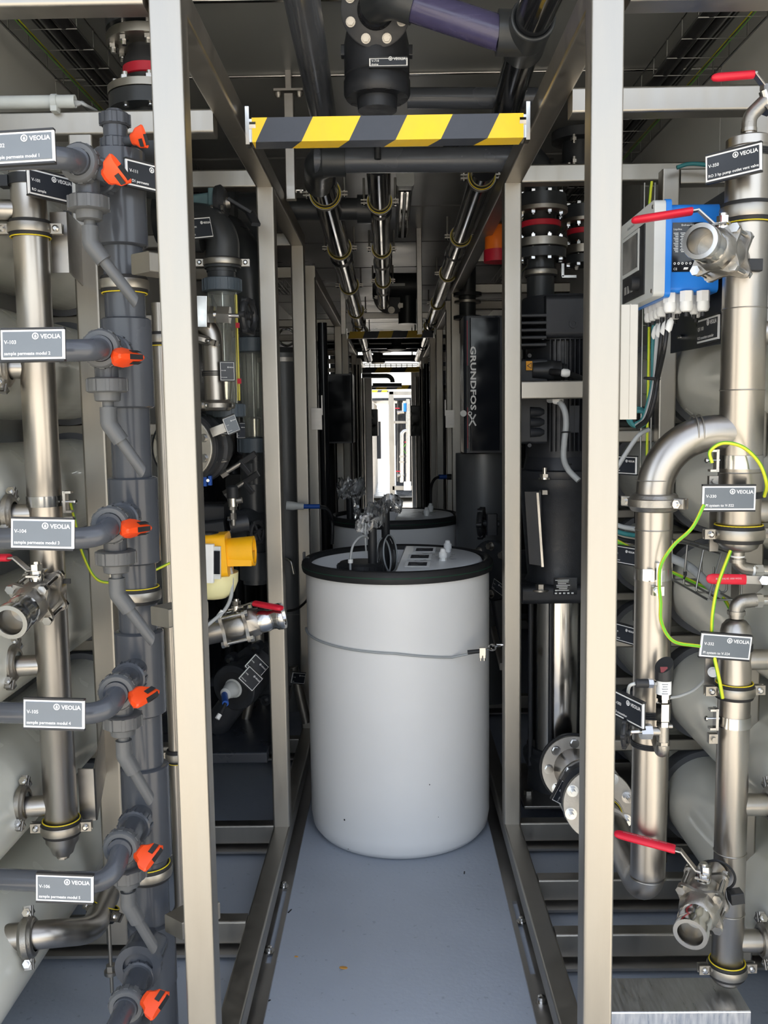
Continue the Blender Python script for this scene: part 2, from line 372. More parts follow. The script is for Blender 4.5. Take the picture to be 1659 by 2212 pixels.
# rear skid frames
def rear_frame(sx, ys, zt, lab, tops=(), ext=.62):
    X = sx * .41; f = thing('skid_frame', lab, 'frame', (X, ys[0], 0), 'skid frames along the aisle')
    for y in ys: post(f, X, y, .1, zt)
    beam_y(f, X, ys[0] - .03, ys[-1] + .03, zt + .03); beam_y(f, X, ys[0] - .03, ys[-1] + .03, .07, nm='sill')
    for y in tops or ys: beam_x(f, sx * .44, sx * 1.1, y, zt + .03)
    for y in ys: beam_x(f, sx * .44, sx * 1.1, y, .068, .07, .05, nm='base_beam')
    return f
FL2 = rear_frame(-1, (4.74, 7.2), EYE + .715, 'second stainless skid frame on the left, behind the grey filter column')
rear_frame(-1, (8.3, 10.2), EYE + .70, 'third stainless skid frame on the left, past the black cabinet')
FL4 = rear_frame(-1, (11.7, 13.8), EYE + .70, 'last stainless skid frame on the left, at the bright far opening')
FR2 = rear_frame(1, (6.35, 7.75), EYE + .73, 'second stainless skid frame on the right, behind the drive cabinet')
rear_frame(1, (9.0, 10.9), EYE + .71, 'third stainless skid frame on the right, halfway down the aisle')
FR4 = rear_frame(1, (11.6, 13.8), EYE + .70, 'last stainless skid frame on the right, at the bright far opening')
for fr, px in ((FL4, 797), (FR4, 896)):
    c = P(px, 900, 13.7); part(fr, 'end_post', MB().rbar((c.x, 13.7, 0), (c.x, 13.7, EYE + .70), .10, .12, .008, up=(0, 1, 0)), SHEET)
# padlock hasps on the second posts
for sx, px, py, d, lab in ((-1, 684, 905, 4.70, 'left'), (1, 972, 905, 5.76, 'right')):
    c = P(px, py, d); m = MB().box((c.x, d, c.z), (.055, .012, .11)).box((c.x - sx * .03, d - .012, c.z + .07), (.006, .01, .10))
    m.cyl((c.x + .01, d - .006, c.z - .03), (c.x + .01, d - .02, c.z - .03), .008, n=10)
    solo('hasp', m, SHEET, 'small steel hasp plate with a rod on the %s inner post' % lab, 'hasp', loc=c)

# ================================================================ hazard bars
def stripe_seg(mb, x0, x1, y0, y1, z0, z1, sh):
    "one slanted band of the bar: front leans by sh, underside carries on the slant"
    h = z1 - z0; f = lambda x, t: min(max(x, LIM[0]), LIM[1])
    tf, bf = (x0, x1), (x0 - sh, x1 - sh); ub = (x0 - 2 * sh, x1 - 2 * sh)
    cl = lambda p: (f(p[0], 0), f(p[1], 0)); tf, bf, ub = cl(tf), cl(bf), cl(ub)
    mb.add([(tf[0], y0, z1), (tf[1], y0, z1), (bf[1], y0, z0), (bf[0], y0, z0)], [(0, 1, 2, 3)])
    mb.add([(bf[0], y0, z0), (bf[1], y0, z0), (ub[1], y1, z0), (ub[0], y1, z0)], [(0, 1, 2, 3)])
    mb.add([(tf[0], y0, z1), (tf[1], y0, z1), (tf[1], y1, z1), (tf[0], y1, z1)], [(0, 1, 2, 3)])
    mb.add([(tf[0], y1, z1), (tf[1], y1, z1), (ub[1], y1, z0), (ub[0], y1, z0)], [(0, 1, 2, 3)])
LIM = (0, 0)
def hazard(xl, xr, y, z0, z1, edges, sh, lab, grp='hazard striped bars across the aisle'):
    "edges: top edge positions where the colour changes, first band yellow"
    global LIM
    LIM = (xl, xr); t = thing('hazard_bar', lab, 'bar', ((xl + xr) / 2, y, z0), grp)
    for col, m, nm in ((0, YEL, 'yellow_stripe'), (1, HBLK, 'black_stripe')):
        for k in range(len(edges) - 1):
            if k % 2 == col:
                b = MB(); stripe_seg(b, edges[k], edges[k + 1], y, y + (z1 - z0), z0, z1, sh)
                if b.v and max(p.x for p in b.v) - min(p.x for p in b.v) > .004: part(t, nm, b, m)
    for s, xx in ((-1, xl), (1, xr)):
        part(t, 'end_bracket', MB().box((xx + s * .011, y + .012, (z0 + z1) / 2 + .01), (.010, .034, (z1 - z0) * 1.55)).box((xx + s * .003, y + .03, (z0 + z1) / 2), (.006, .05, (z1 - z0) * .95)), BRIGHT)
        part(t, 'bolt', MB().hexn((xx + s * .006, y + .004, (z0 + z1) / 2 + .012), (xx - s * .010, y + .004, (z0 + z1) / 2 + .012), .009), BRIGHT)
    return t
d = 2.40; A = lambda px, py=275: P(px, py, d)
z1, z0 = P(840, 249, d).z, P(840, 302, d).z
sh = A(776).x - A(750).x
hazard(A(544).x, A(1131).x, d, z0, z1, [A(q, 249).x for q in (500, 577, 676, 779, 880, 978, 1079, 1180)], sh, 'bright yellow and black striped bar across the aisle at the front')
d = 7.9; z1, z0 = P(840, 715, d).z, P(840, 730, d).z
hazard(-.365, .365, d, z0, z1, [P(q, 715, d).x for q in (700, 756, 788, 820, 850, 882, 915, 945, 1000)][1:], P(5, 0, d).x - P(0, 0, d).x, 'dim yellow and black striped bar across the aisle behind the first one')
hazard(-.365, .365, 11.7, EYE + .58, EYE + .645, [-.36 + .19 * k for k in range(-1, 6)], .04, 'dark striped bar under the wire tray far down the aisle')
hazard(-.36, .36, 13.75, EYE + .43, EYE + .49, [-.36 + .16 * k for k in range(-1, 7)], .04, 'narrow striped bar at the far end of the aisle')

# ================================================================ bits on the floor
for px, py, m_, lab, sz in ((742, 2091, ORANGE, 'small dry orange leaf scrap on the painted floor in the aisle', .013), (640, 2067, ORANGE, 'tiny orange leaf crumb on the floor by the left flange', .006)):
    c = PZ(px, py, 0); solo('leaf_scrap', MB().lathe((c.x, c.y, 0), (.1, .1, 1), [(.0005, sz), (.002, sz * .9), (.0025, sz * .2)], 7, sy=.6), mat('dry_leaf' + str(px), (.55, .27, .05), .7), lab, 'leaf', loc=(c.x, c.y, 0))
for px, py, dx, dy, lab in ((626, 1968, .004, .010, 'by the left flange near the tank'), (573, 2166, .012, .012, 'at the left flange near the picture edge'), (1003, 1885, .001, .008, 'right of the tank foot')):
    c = PZ(px, py, .0015); solo('black_scrap', MB().rbar(c - V((dx, dy, 0)), c + V((dx, dy, 0)), .004, .002, .0008), BLACK, 'thin black scrap on the floor ' + lab, 'scrap', loc=c)
# ================================================================ reusable fittings
Rz = lambda a: M.Rotation(math.radians(a), 3, 'Z')
def sign(a, b, c, d, label, yaw=0, roll=0, pitch=0, w=.115, h=.056, dark=False, cat='sign', lean=0):
    "engraved tag plate: a = number, b = text line; c = centre point of the world"
    t = thing('tag_plate', label, cat, c, 'engraved tag plates on the equipment', Euler((math.radians(pitch), math.radians(roll), math.radians(yaw)), 'XYZ'))
    k = w / .115; kh = h / .056
    part(t, 'rail', MB().box((0, .004, h / 2), (w, .010, .0035)).box((0, .004, -h / 2), (w, .010, .0035)).box((0, .006, 0), (w, .003, h)), BLACK)
    part(t, 'white_border', MB().box((0, .0025, 0), (w, .004, h * .93)), INK)
    part(t, 'face', MB().rbar((-w / 2 + .004 * k, -.0002, 0), (w / 2 - .004 * k, -.0002, 0), .002, h * .93 - .007 * k, .0008, up=(0, 0, 1)), PANEL if dark else GREY)
    L = MB(); y = -.0016; s = k
    L.merge(text('VEOLIA', .0108 * s, bold=.022), M.Translation((w * .135, y, h * .18)))
    L.pipe_ring((w * .055, y - .0002, h * .18 + .0044 * s), (0, 1, 0), .0042 * s, .0060 * s, .0006, 20)
    L.plate([(w * .055 + x * s, y, h * .18 + z * s) for x, z in ((0, .0078), (.0022, .0040), (.0013, .0016), (-.0013, .0016), (-.0022, .0040))], (0, -1, 0), .0003)
    L.merge(text(a, .0092 * s, bold=.012), M.Translation((-w * .44, y, h * .02)))
    L.merge(text(b, .0080 * s, bold=.012), M.Translation((-w * .445, y, -h * .33)))
    part(t, 'lettering', L, INK); return t

def clamp(c, axis, r, label, ears=None, yellow=-1, rub=.036, band=.020, t=.004):
    "lined pipe clamp: rubber lining, steel band, two bolted ears"
    c = V(c); T = thing('pipe_clamp', label, 'clamp', c, 'rubber lined pipe clamps')
    ax = V(axis).normalized()
    part(T, 'rubber_lining', MB().lathe(c - ax * rub / 2, ax, [(0, r), (0, r + .0055), (.004, r + .007), (rub - .004, r + .007), (rub, r + .0055), (rub, r)], 36, False), RUBBER)
    part(T, 'band', MB().lathe(c - ax * band / 2, ax, [(0, r + .004), (0, r + .0095), (.003, r + .0105), (band - .003, r + .0105), (band, r + .0095), (band, r + .004)], 36, False), SATIN)
    if yellow: part(T, 'yellow_edge', MB().torus(c + ax * (yellow * rub / 2), ax, r + .0045, .0016, 40, 6), YLINE)
    if ears is not None:
        e = V(ears).normalized(); f = ax.cross(e)
        for s in (-1, 1):
            q = c + e * (s * (r + .020)); R = M((e, f, ax)).transposed()
            part(T, 'ear', MB().box(q + f * .006, (.026, .005, .022), R).box(q - f * .006, (.026, .005, .022), R), SATIN)
            part(T, 'screw', MB().cyl(q - f * .012, q + f * .014, .004, n=10).lathe(q + f * .009, f, [(0, .0075), (.004, .0075), (.007, .004)], 12).lathe(q - f * .009, -f, [(0, .0075), (.004, .0075), (.007, .004)], 12), BRIGHT)
    return T

def coupling(c, axis, r, label, bolt=(0, 0, -1), grp='grooved pipe couplings'):
    "grooved two-piece coupling with bolt pads on both sides"
    c = V(c); ax = V(axis).normalized(); b = V(bolt); b = (b - ax * b.dot(ax)).normalized(); f = ax.cross(b); R = M((b, f, ax)).transposed()
    T = thing('pipe_coupling', label, 'coupling', c, grp); L = r * .98; R1 = r + .011
    part(T, 'housing', MB().lathe(c - ax * L / 2, ax, [(0, r), (0, R1 - .004), (.003, R1), (L * .22, R1 + .002), (L * .3, R1 + .006), (L * .7, R1 + .006), (L * .78, R1 + .002), (L - .003, R1), (L, R1 - .004), (L, r)], 32, False), CAST)
    for s in (-1, 1):
        q = c + b * (s * (R1 + .011))
        for g in (-1, 1):
            part(T, 'bolt_pad', MB().rbar(q + f * g * .007 - b * s * .012, q + f * g * .007 + b * s * .014, L * .62, .009, .003, up=f), CAST)
        m = MB().cyl(q - f * .024, q + f * .024, .0052, n=12).hexn(q + f * .0115, q + f * .021, .010).hexn(q - f * .0115, q - f * .019, .010)
        part(T, 'bolt', m, BRIGHT)
    return T

def bolts_ring(T, c, axis, rb, n, t0, t1, r=.008, ph=0.0, m=BRIGHT, nm='bolt', stud=0):
    x, y, z = basis(axis); c = V(c)
    for k in range(n):
        a = 2 * PI * k / n + ph; q = c + x * (rb * math.cos(a)) + y * (rb * math.sin(a))
        b = MB().lathe(q + z * t0, z, [(0, r * 1.35), (.002, r * 1.35)], 14).hexn(q + z * (t0 + .002), q + z * t1, r)
        if stud: b.cyl(q + z * t1, q + z * (t1 + stud), r * .55, n=10)
        part(T, nm, b, m)

def lever(T, stem, dirn, L=.16, rise=.028, ang=None, lettering=None, w=.026, back=False):
    "flat steel lever cranked up from the stem, its end in a red sleeve"
    s = V(stem); d = V(dirn).normalized(); up = V((0, 0, 1)); side = d.cross(up).normalized()
    p = [s, s + d * .018, s + d * .050 + up * rise, s + d * .062 + up * rise]
    st = MB()
    for a, b in zip(p, p[1:]): st.rbar(a - (b - a) * .04, b + (b - a) * .04, w * .8, .0045, .0015, up=up if abs((b - a).normalized().z) < .9 else d)
    st.flat = True; part(T, 'lever', st, SHEET)
    e0 = p[3]; e1 = e0 + d * L; m = MB(); x = side; rings = []
    for k, f in ((0, .9), (.02, 1), (.80, 1), (.92, .93), (.97, .78), (1, .42)):
        q = e0 + (e1 - e0) * k; rings.append([q + x * (w * .62 * f * math.cos(2 * PI * j / 16)) + up * (.0085 * f * math.sin(2 * PI * j / 16)) for j in range(16)])
    g = part(T, 'grip', m.loft(rings), RED)
    if lettering:
        Lm = text(lettering, .0062); mid = (e0 + e1) / 2
        X = d if lettering_dir(d) else -d; Y = up.cross(X); Rm = M((X, up * -1, Y)).transposed().to_4x4()
        n = max(p_.x for p_ in Lm.v); Lm.xf(M.Translation(mid + up * .0089 - X * n / 2 - Y * .003) @ Rm)
        part(g, 'print', Lm, INKG)
    return T
def lettering_dir(d): return d.x > 0

def ball_valve(c, dirn, label, r=.036, lev=None, L=.16, lettering=None, front=.085, back=.07, plate=.046, rise=.028, cable=True):
    "three-piece stainless ball valve: c = centre of the body, dirn = the way its open end points"
    c = V(c); a = V(dirn).normalized(); x, y, z = basis(a, (0, 0, 1)); T = thing('ball_valve', label, 'valve', c, 'stainless ball valves with levers')
    pr = [(-.030, .030), (-.012, plate * .92), (.012, plate * .92), (.030, .030)]
    part(T, 'body', MB().lathe(c, a, [(-.030, plate * .80), (-.018, plate * .93), (.018, plate * .93), (.030, plate * .80)], 28), CAST)
    def lobes(q):
        out = []
        for k in range(48):
            t = 2 * PI * k / 48; rr = plate * (1.10 + .26 * math.cos(4 * (t - PI / 4)) + .05 * math.cos(8 * (t - PI / 4)))
            out.append(q + x * (rr * math.cos(t)) + y * (rr * math.sin(t)))
        return out
    for s, t in ((1, .030), (-1, -.040)):
        part(T, 'end_plate', MB().loft([lobes(c + a * t), lobes(c + a * (t + .010))]), CAST)
    for k in range(4):
        t = PI / 4 + k * PI / 2; q = c + x * (plate * 1.20 * math.cos(t)) + y * (plate * 1.20 * math.sin(t))
        part(T, 'bolt', MB().cyl(q - a * .048, q + a * .04, .0055, n=12).hexn(q + a * .040, q + a * .049, .0105).hexn(q - a * .040, q - a * .049, .0105), BRIGHT)
    t0 = .040; part(T, 'hexagon_adapter', MB().lathe(c + a * t0, a, [(0, plate * .98), (.028, plate * .90), (.034, plate * .80)], 8, ph=PI / 8), CAST)
    f0 = t0 + .030
    part(T, 'hose_tail', MB().lathe(c + a * f0, a, [(0, r * .93), (front * .35, r * .93), (front * .42, r * .86), (front * .62, r * .86), (front * .72, r), (front - .004, r), (front, r * .97), (front, r * .73), (front - .003, r * .70), (-.055, r * .66)], 40, False), BRIGHT)
    part(T, 'ball', MB().lathe(c + a * (f0 - .062), a, [(0, r * .1), (.001, r * .75), (.008, r * .60), (.012, r * .05)], 32), CAST)
    part(T, 'inlet_neck', MB().cyl(c - a * .04, c - a * (.04 + back), r * .92, n=28), STEEL)
    up = V((0, 0, 1)); s0 = c + up * plate * .8
    part(T, 'stem', MB().cyl(s0, s0 + up * .026, .016, n=16).box(s0 + up * .020, (.046, .030, .004), M((a, up.cross(a), up)).transposed()).hexn(s0 + up * .024, s0 + up * .040, .0135).cyl(s0 + up * .04, s0 + up * .046, .008, n=12), BRIGHT)
    if lev is not None: lever(T, s0 + up * .026, lev, L, rise, lettering=lettering)
    return T

def union_nut(mb, c, ax, r, L, n=24, ribs=True):
    mb.lathe(V(c), ax, [(0, r * .9), (.003, r), (L - .003, r), (L, r * .9)], n)
    if ribs:
        x, y, z = basis(ax); R = M((x, y, z)).transposed()
        for k in range(n // 2):
            t = 4 * PI * k / n; e = x * math.cos(t) + y * math.sin(t); f = z.cross(e)
            mb.box(V(c) + z * L / 2 + e * r, (.006, .004, L * .8), M((f, e, z)).transposed())
    return mb
def earth_clip(c, side, label, down=True):
    T = thing('earth_clip', label, 'clip', c, 'earthing clips on the pipes'); c = V(c); sx = side
    part(T, 'bracket', MB().box(c + V((sx * .008, 0, 0)), (.006, .022, .05)).box(c + V((sx * .016, -.002, .022)), (.016, .018, .005)).box(c + V((sx * .016, -.002, -.022)), (.016, .018, .005)), BRIGHT)
    part(T, 'screw', MB().cyl(c, c + V((sx * .032, 0, 0)), .003, n=8).lathe(c + V((sx * .028, 0, 0)), (sx, 0, 0), [(0, .006), (.004, .006), (.006, .003)], 10), BRIGHT)
    part(T, 'wire_lug', MB().box(c + V((sx * .016, -.004, -.045)), (.020, .014, .022)).hexn(c + V((sx * .016, -.010, -.045)), c + V((sx * .016, -.018, -.045)), .006), CAST)
    return T
def band(mb, c, ax, r, L, n=36): return mb.lathe(V(c) - V(ax).normalized() * L / 2, ax, [(0, r), (0, r + .0018), (L, r + .0018), (L, r)], n, False)
def weld(mb, c, ax, r, n=36): return mb.torus(c, ax, r, .0016, n, 6)
def wire(name, pts, r, label, m0=None, m1=None, cat='wire', n=10, grp=None, sm=True, twist=9):
    "green and yellow earth wire: two colours run along it"
    q = smooth(pts, twist) if sm else [V(p) for p in pts]; mb = MB(); mb.tube(q, r, n); k = 0
    if m1 is not None:
        nq = len(q); mb.mi = []
        for i in range(nq - 1):
            for j in range(n): mb.mi.append(1 if j in (1, 2, 3, 6, 7, 8) else 0)
        mb.mi += [0, 0]
        return solo(name, mb, [m0, m1], label, cat, grp, loc=q[0])
    return solo(name, mb, m0, label, cat, grp, loc=q[0])
def handwheel(mb, c, ax, R, r=.007, spokes=3, lob=True):
    x, y, z = basis(ax); c = V(c); mb.torus(c, ax, R, r, 36, 8); mb.cyl(c - z * .009, c + z * .009, R * .30, n=16)
    for k in range(spokes):
        t = 2 * PI * k / spokes + .4; mb.rbar(c, c + (x * math.cos(t) + y * math.sin(t)) * R, .010, .008, .002)
    if lob:
        for k in range(6):
            t = 2 * PI * k / 6; q = c + (x * math.cos(t) + y * math.sin(t)) * (R + r * .4); mb.lathe(q - z * r, z, [(0, .002), (.002, r), (2 * r - .002, r), (2 * r, .002)], 10)
    return mb
# ================================================================ left front: pressure vessels
def vessel(x, z, lab, grp, side, y0=1.50, y1=4.2):
    T = thing('pressure_vessel', lab, 'vessel', (x, VY, z), grp)
    part(T, 'shell', MB().lathe((x, y0, z), (0, 1, 0), [(-.02, .03), (-.018, .09), (0, VR - .012), (.02, VR - .002), (.06, VR), (y1 - y0 - .05, VR), (y1 - y0, VR - .02), (y1 - y0 + .01, .03)], 48), VESSEL)
    part(T, 'head_joint', MB().pipe_ring((x, y0 + .13, z), (0, 1, 0), VR - .003, VR + .0015, .006, 48).pipe_ring((x, y0 + .03, z), (0, 1, 0), VR - .02, VR - .0006, .004, 48), PALE)
    for yy in (VY, 3.6)[:1 if y1 < 3.6 else 2]:
        s = MB()
        pts = [(VR + .016) * 1] ; n = 40
        s.pipe_ring((x, yy, z), (0, 1, 0), VR - .001, VR + .019, .06, 48)
        part(T, 'rubber_saddle', s, SADDLE)
        part(T, 'strap_leg', MB().box((x + side * -(VR + .006), yy, z - VR * .55 + .0), (.010, .044, VR * 1.1)), GREY)
        part(T, 'strap_bolt', MB().cyl((x + side * -(VR + .006), yy, z - VR - .05), (x + side * -(VR + .006), yy, z - VR * .95), .004, n=8).hexn((x + side * -(VR + .006), yy, z - VR - .012), (x + side * -(VR + .006), yy, z - VR - .002), .008), BRIGHT)
    return T
ORD = ['topmost', 'second from the top', 'third from the top', 'fourth from the top', 'fifth from the top', 'lowest']
for k, z in enumerate(VZL): vessel(-VX, z, 'ivory membrane pressure vessel on the left rack, %s' % ORD[k], 'pressure vessels of the left rack', -1, y1=2.98)
# dark wedge blocks between vessels are the shelf pads
# ================================================================ left front: grey pvc manifold with sampling valves
DM = 2.05; MX = P(272, 700, DM).x
mz = lambda py: P(290, py, DM).z
T = thing('pvc_manifold', 'thick grey PVC manifold pipe standing left of the front left post', 'pipe', (MX, DM, mz(2050)), None)
part(T, 'pipe', MB().cyl((MX, DM, mz(2080)), (MX, DM, mz(345)), .044, n=40), PVC)
for a, b in ((326, 535), (688, 882), (1030, 1216), (1360, 1540), (1650, 1850), (1985, 2120)):
    part(T, 'sleeve', MB().lathe((MX, DM, mz(b)), (0, 0, 1), [(0, .050), (.004, .0555), (mz(a) - mz(b) - .004, .0555), (mz(a) - mz(b), .050)], 40), PVC)
# vent valve on its top
vx = P(250, 300, DM - .02).x; vz = lambda py: P(250, py, DM - .02).z; yv = DM - .02
T = thing('vent_valve', 'grey PVC vent valve with orange handle on top of the manifold pipe', 'valve', (vx, yv, vz(330)))
b = MB().cyl((vx, yv, vz(335)), (vx, yv, vz(238)), .017, n=24).cyl((vx, yv, vz(318)), (vx, yv, vz(262)), .026, n=28)
part(T, 'body', b, PVC)
part(T, 'union_nut', union_nut(MB(), (vx, yv, vz(274)), (0, 0, 1), .032, .027), PVC); part(T, 'union_nut', union_nut(MB(), (vx, yv, vz(328)), (0, 0, 1), .032, .027), PVC)
h = P(292, 300, DM - .05); hx = MB().cyl((vx, yv, h.z), (h.x, yv - .03, h.z), .010, n=14)
part(T, 'stem', hx, PVC)
def orange_handle(c, ax, twist, L=.066):
    "wedge shaped handle: ax points away from the valve"
    x, y, z = basis(ax, (0, 0, 1)); q = Quaternion(z, math.radians(twist)); x, y = q @ x, q @ y; c = V(c); m = MB()
    def rg(t, hx_, hy, n=12, sq=.7):
        out = []
        for k in range(n):
            a = 2 * PI * k / n; cx_, sy_ = math.cos(a), math.sin(a); out.append(c + z * t + x * (hx_ * (abs(cx_) ** sq) * (1 if cx_ > 0 else -1)) + y * (hy * (abs(sy_) ** sq) * (1 if sy_ > 0 else -1)))
        return out
    m.loft([rg(0, .019, .019), rg(.016, .021, .021), rg(.030, .017, .031), rg(.056, .008, .034), rg(.060, .006, .030)])
    k = MB(); k.plate([c + z * .0585 + y * a + x * b for a, b in ((-.026, -.005), (.006, -.0055), (.006, .0055), (-.026, .005))], z, .0032)
    k2 = MB(); 
    for s in (-1, 1): k2.plate([c + z * t + y * a + x * s * (.0205 - (t - .016) * .30 + .0006) for a, t in ((-.026, .040), (-.004, .040), (-.004, .054), (-.028, .054))], x * s, .001)
    return m, k, k2
def put_handle(T, c, ax, twist, kz=.74, kx=.95):
    m, k, k2 = orange_handle(c, ax, twist); zz = V(ax).normalized(); c0 = V(c)
    for q in (m, k, k2): q.v = [c0 + (p - c0) * kx + zz * ((p - c0).dot(zz) * (kz - kx)) for p in q.v]
    h = part(T, 'orange_handle', m, ORANGE, ang=25); part(h, 'black_insert', k.merge(k2), BLACK)
put_handle(T, h, (.75, -.65, -.05), 20, .6, .70)
# the six sampling valves
def sample_valve(px, py, d, hp, twist, lab, sg=None, pipe_left=True, drain=None, fpy=None, hax=(.78, -.62, 0)):
    c = P(px, py, d); T = thing('sampling_valve', lab, 'valve', c, 'grey sampling valves on the manifold')
    a = V((MX, DM, c.z + .004)); ax = (V((c.x, c.y, c.z)) - a); ax.z = 0; ax.normalize()           # towards the camera
    body = MB().cyl(a + ax * .03, c + ax * .02, .0265, n=28); body.cyl(c, c - V((0, 0, .062)), .024, n=24)
    part(T, 'body', body, PVC)
    u = MB(); union_nut(u, c - ax * .085, ax, .037, .026); part(T, 'rear_union', u, PVC)
    front = c + ax * .018
    u = MB(); u.lathe(front, ax, [(0, .036), (.004, .0385), (.021, .0385), (.026, .035), (.026, .0265), (.016, .0262)], 32, False); 
    for k in range(12):
        x, y, z = basis(ax); t = 2 * PI * k / 12; e = x * math.cos(t) + y * math.sin(t); u.box(front + ax * .010 + e * .038, (.010, .004, .016), M((z.cross(e), e, z)).transposed())
    part(T, 'front_union', u, PVCL)
    st = front + ax * .006; el = st + ax * .078; el.z = P(px - 40, fpy or py, el.y).z; end = V((-.868, el.y + .02, el.z)) if pipe_left else el
    part(T, 'elbow_socket', MB().cyl(st, st + ax * .026, .0255, n=28), PVC)
    part(T, 'feed_pipe', MB().tube(rounded([st, st + ax * .012, el + ax * .0, el + V((-.10, 0, 0)), end] if pipe_left else [st, el + ax * .25], .042, 8), .0215, 24), PVC)
    n = MB(); n0 = c - V((0, 0, .056)); union_nut(n, n0, (0, 0, -1), .041, .030, 20); part(T, 'drain_union', n, PVCL)
    n = MB().lathe(n0 - V((0, 0, .028)), (0, 0, -1), [(0, .028), (.018, .026), (.02, .022)], 12); part(T, 'drain_collar', n, PVCL)
    if drain:
        p0 = n0 - V((0, 0, .045)); p1 = n0 - V((0, 0, .083)); e = P(drain[0], drain[1], c.y + .02)
        p2 = V((p1.x + .008, p1.y, p1.z - .012)); dd = (e - p2).normalized()
        part(T, 'drain_stub', MB().cyl(p0, p1, .0115, n=20), PVCL)
        part(T, 'drain_elbow', MB().tube(rounded([p1 + V((0, 0, .024)), p1 - V((0, 0, .010)), p1 - V((0, 0, .010)) + dd * .042], .016, 4), .0170, 20), PVCL)
        q = p1 - V((0, 0, .010)) + dd * .03; L = (e - q).length; x, y, z = basis(dd); m = MB(); n_ = 20; rings = []
        for rr, t in ((.0118, 0), (.0118, L), (.0088, L), (.0088, L - .05)):
            rings.append([q + z * (t - (0.018 * (1 - math.cos(2 * PI * k / n_ + 2.2)) / 2 if t >= L else 0)) + x * (rr * math.cos(2 * PI * k / n_)) + y * (rr * math.sin(2 * PI * k / n_)) for k in range(n_)])
        part(T, 'drain_pipe', m.loft(rings, False), PVCL)
    h = P(*hp, c.y - .03); part(T, 'stem', MB().cyl(c, h + V((-.004, .004, 0)), .016, n=16), PVC); put_handle(T, h, hax, twist)
    return T
SV = [(188, 362, 1.88, (238, 378), 40, 'grey sampling valve behind the tag plate for module one, its orange handle tilted', (303, 655), (.70, -.70, .1)),
      (228, 756, 1.86, (256, 773), 90, 'grey sampling valve beside the tag plate for module two, orange handle level', (318, 1022), (.80, -.60, 0)),
      (247, 1130, 1.86, (273, 1141), 90, 'grey sampling valve beside the tag plate for module three, orange handle level', (338, 1385), (.80, -.60, 0)),
      (262, 1485, 1.87, (292, 1503), 106, 'grey sampling valve beside the tag plate for module four, orange handle slightly dropped', (334, 1730), (.80, -.58, .02)),
      (272, 1815, 1.88, (304, 1845), 122, 'grey sampling valve beside the tag plate for module five, orange handle hanging', (342, 2050), (.80, -.56, .05)),
      (283, 2150, 1.86, (318, 2160), 122, 'grey sampling valve at the foot of the manifold, cut by the picture edge', None, (.80, -.56, .05))]
for i, (px, py, d, hp, tw, lab, dr, hax) in enumerate(SV): sample_valve(px, py, d, hp, tw, lab, drain=dr, pipe_left=i < 5, hax=hax, fpy=(340, 757, 1162, 1541, 1905, 2200)[i])
for (cx, cy, ds, num, txt, ro) in ((46, 318, 1.60, 'V-102', 'sample permeate modul 1', -1.5), (70, 744, 1.62, 'V-103', 'sample permeate modul 2', .2), (91, 1153, 1.61, 'V-104', 'sample permeate modul 3', 1.5), (116, 1543, 1.63, 'V-105', 'sample permeate modul 4', 1.3), (139, 1920, 1.70, 'V-106', 'sample permeate modul 5', 1.2)):
    sign(num, txt, P(cx, cy, ds), ds, 'grey tag plate reading %s %s' % (num, txt), roll=ro, yaw=-3, pitch=-4)
# tags hung on the manifold and on the steel pipe
sign('V-111', 'RO1 permeate', P(322, 382, 2.0), 2.0, 'dark tag plate half hidden behind the front left post beside the manifold', yaw=52, dark=True)
sign('V-101', 'RO sample', P(111, 402, 2.02), 2.0, 'dark tag plate turned sideways on the left steel pipe under the top plate', yaw=58, pitch=0, dark=True)
clamp((MX, DM, mz(616)), (0, 0, 1), .044, 'steel pipe clamp on the manifold just under the first drain pipe')
clamp((MX, DM, mz(1284)), (0, 0, 1), .044, 'steel pipe clamp on the manifold above the middle stub arm', yellow=1)
clamp((MX, DM, mz(1880)), (0, 0, 1), .044, 'steel pipe clamp on the manifold beside the lowest full sampling valve', yellow=1)
# end tee of the manifold turned to the camera
T = thing('manifold_foot', 'grey PVC tee with open ring at the foot of the manifold', 'pipe', (MX, DM, mz(2140)))
q = P(300, 2085, 1.93); qa = V((MX, DM, q.z))
part(T, 'tee', MB().cyl((MX, DM, mz(2260)), (MX, DM, mz(2060)), .054, n=36).cyl(qa, q, .046, n=36), PVC)
part(T, 'ring', MB().pipe_ring(q, q - qa, .034, .052, .02, 36), PVC)

# ================================================================ left front: stainless manifold
DS = 2.06; SX = P(92, 1000, DS).x; sz = lambda py: P(100, py, DS).z; SR = .038
T = thing('steel_manifold', 'stainless steel manifold pipe at the far left with side branches', 'pipe', (SX, DS, sz(1800)))
part(T, 'pipe', MB().lathe((SX, DS, sz(1815)), (0, 0, 1), [(-.035, .018), (-.03, .024), (-.012, .030), (0, SR), (sz(365) - sz(1815), SR), (sz(355) - sz(1815), SR - .008), (sz(352) - sz(1815), .01)], 40), STEEL)
part(T, 'drain_plug', MB().cyl((SX, DS, sz(1850)), (SX, DS, sz(1825)), .015, n=20).hexn((SX, DS, sz(1853)), (SX, DS, sz(1842)), .014), CAST)
w_ = MB()
for py in (372, 1120, 1262, 1520): part(T, 'weld_bead', weld(MB(), (SX, DS, sz(py)), (0, 0, 1), SR), SATIN)
for py in (455, 795, 1110, 1435, 1738):
    c = P(90, py, DS); part(T, 'branch', MB().cyl((SX, DS, c.z), (SX - .12, DS - .02, c.z), .024, n=28), STEEL)
part(T, 'band', band(MB(), (SX, DS, sz(1082)), (0, 0, 1), SR, .024), BRIGHT)
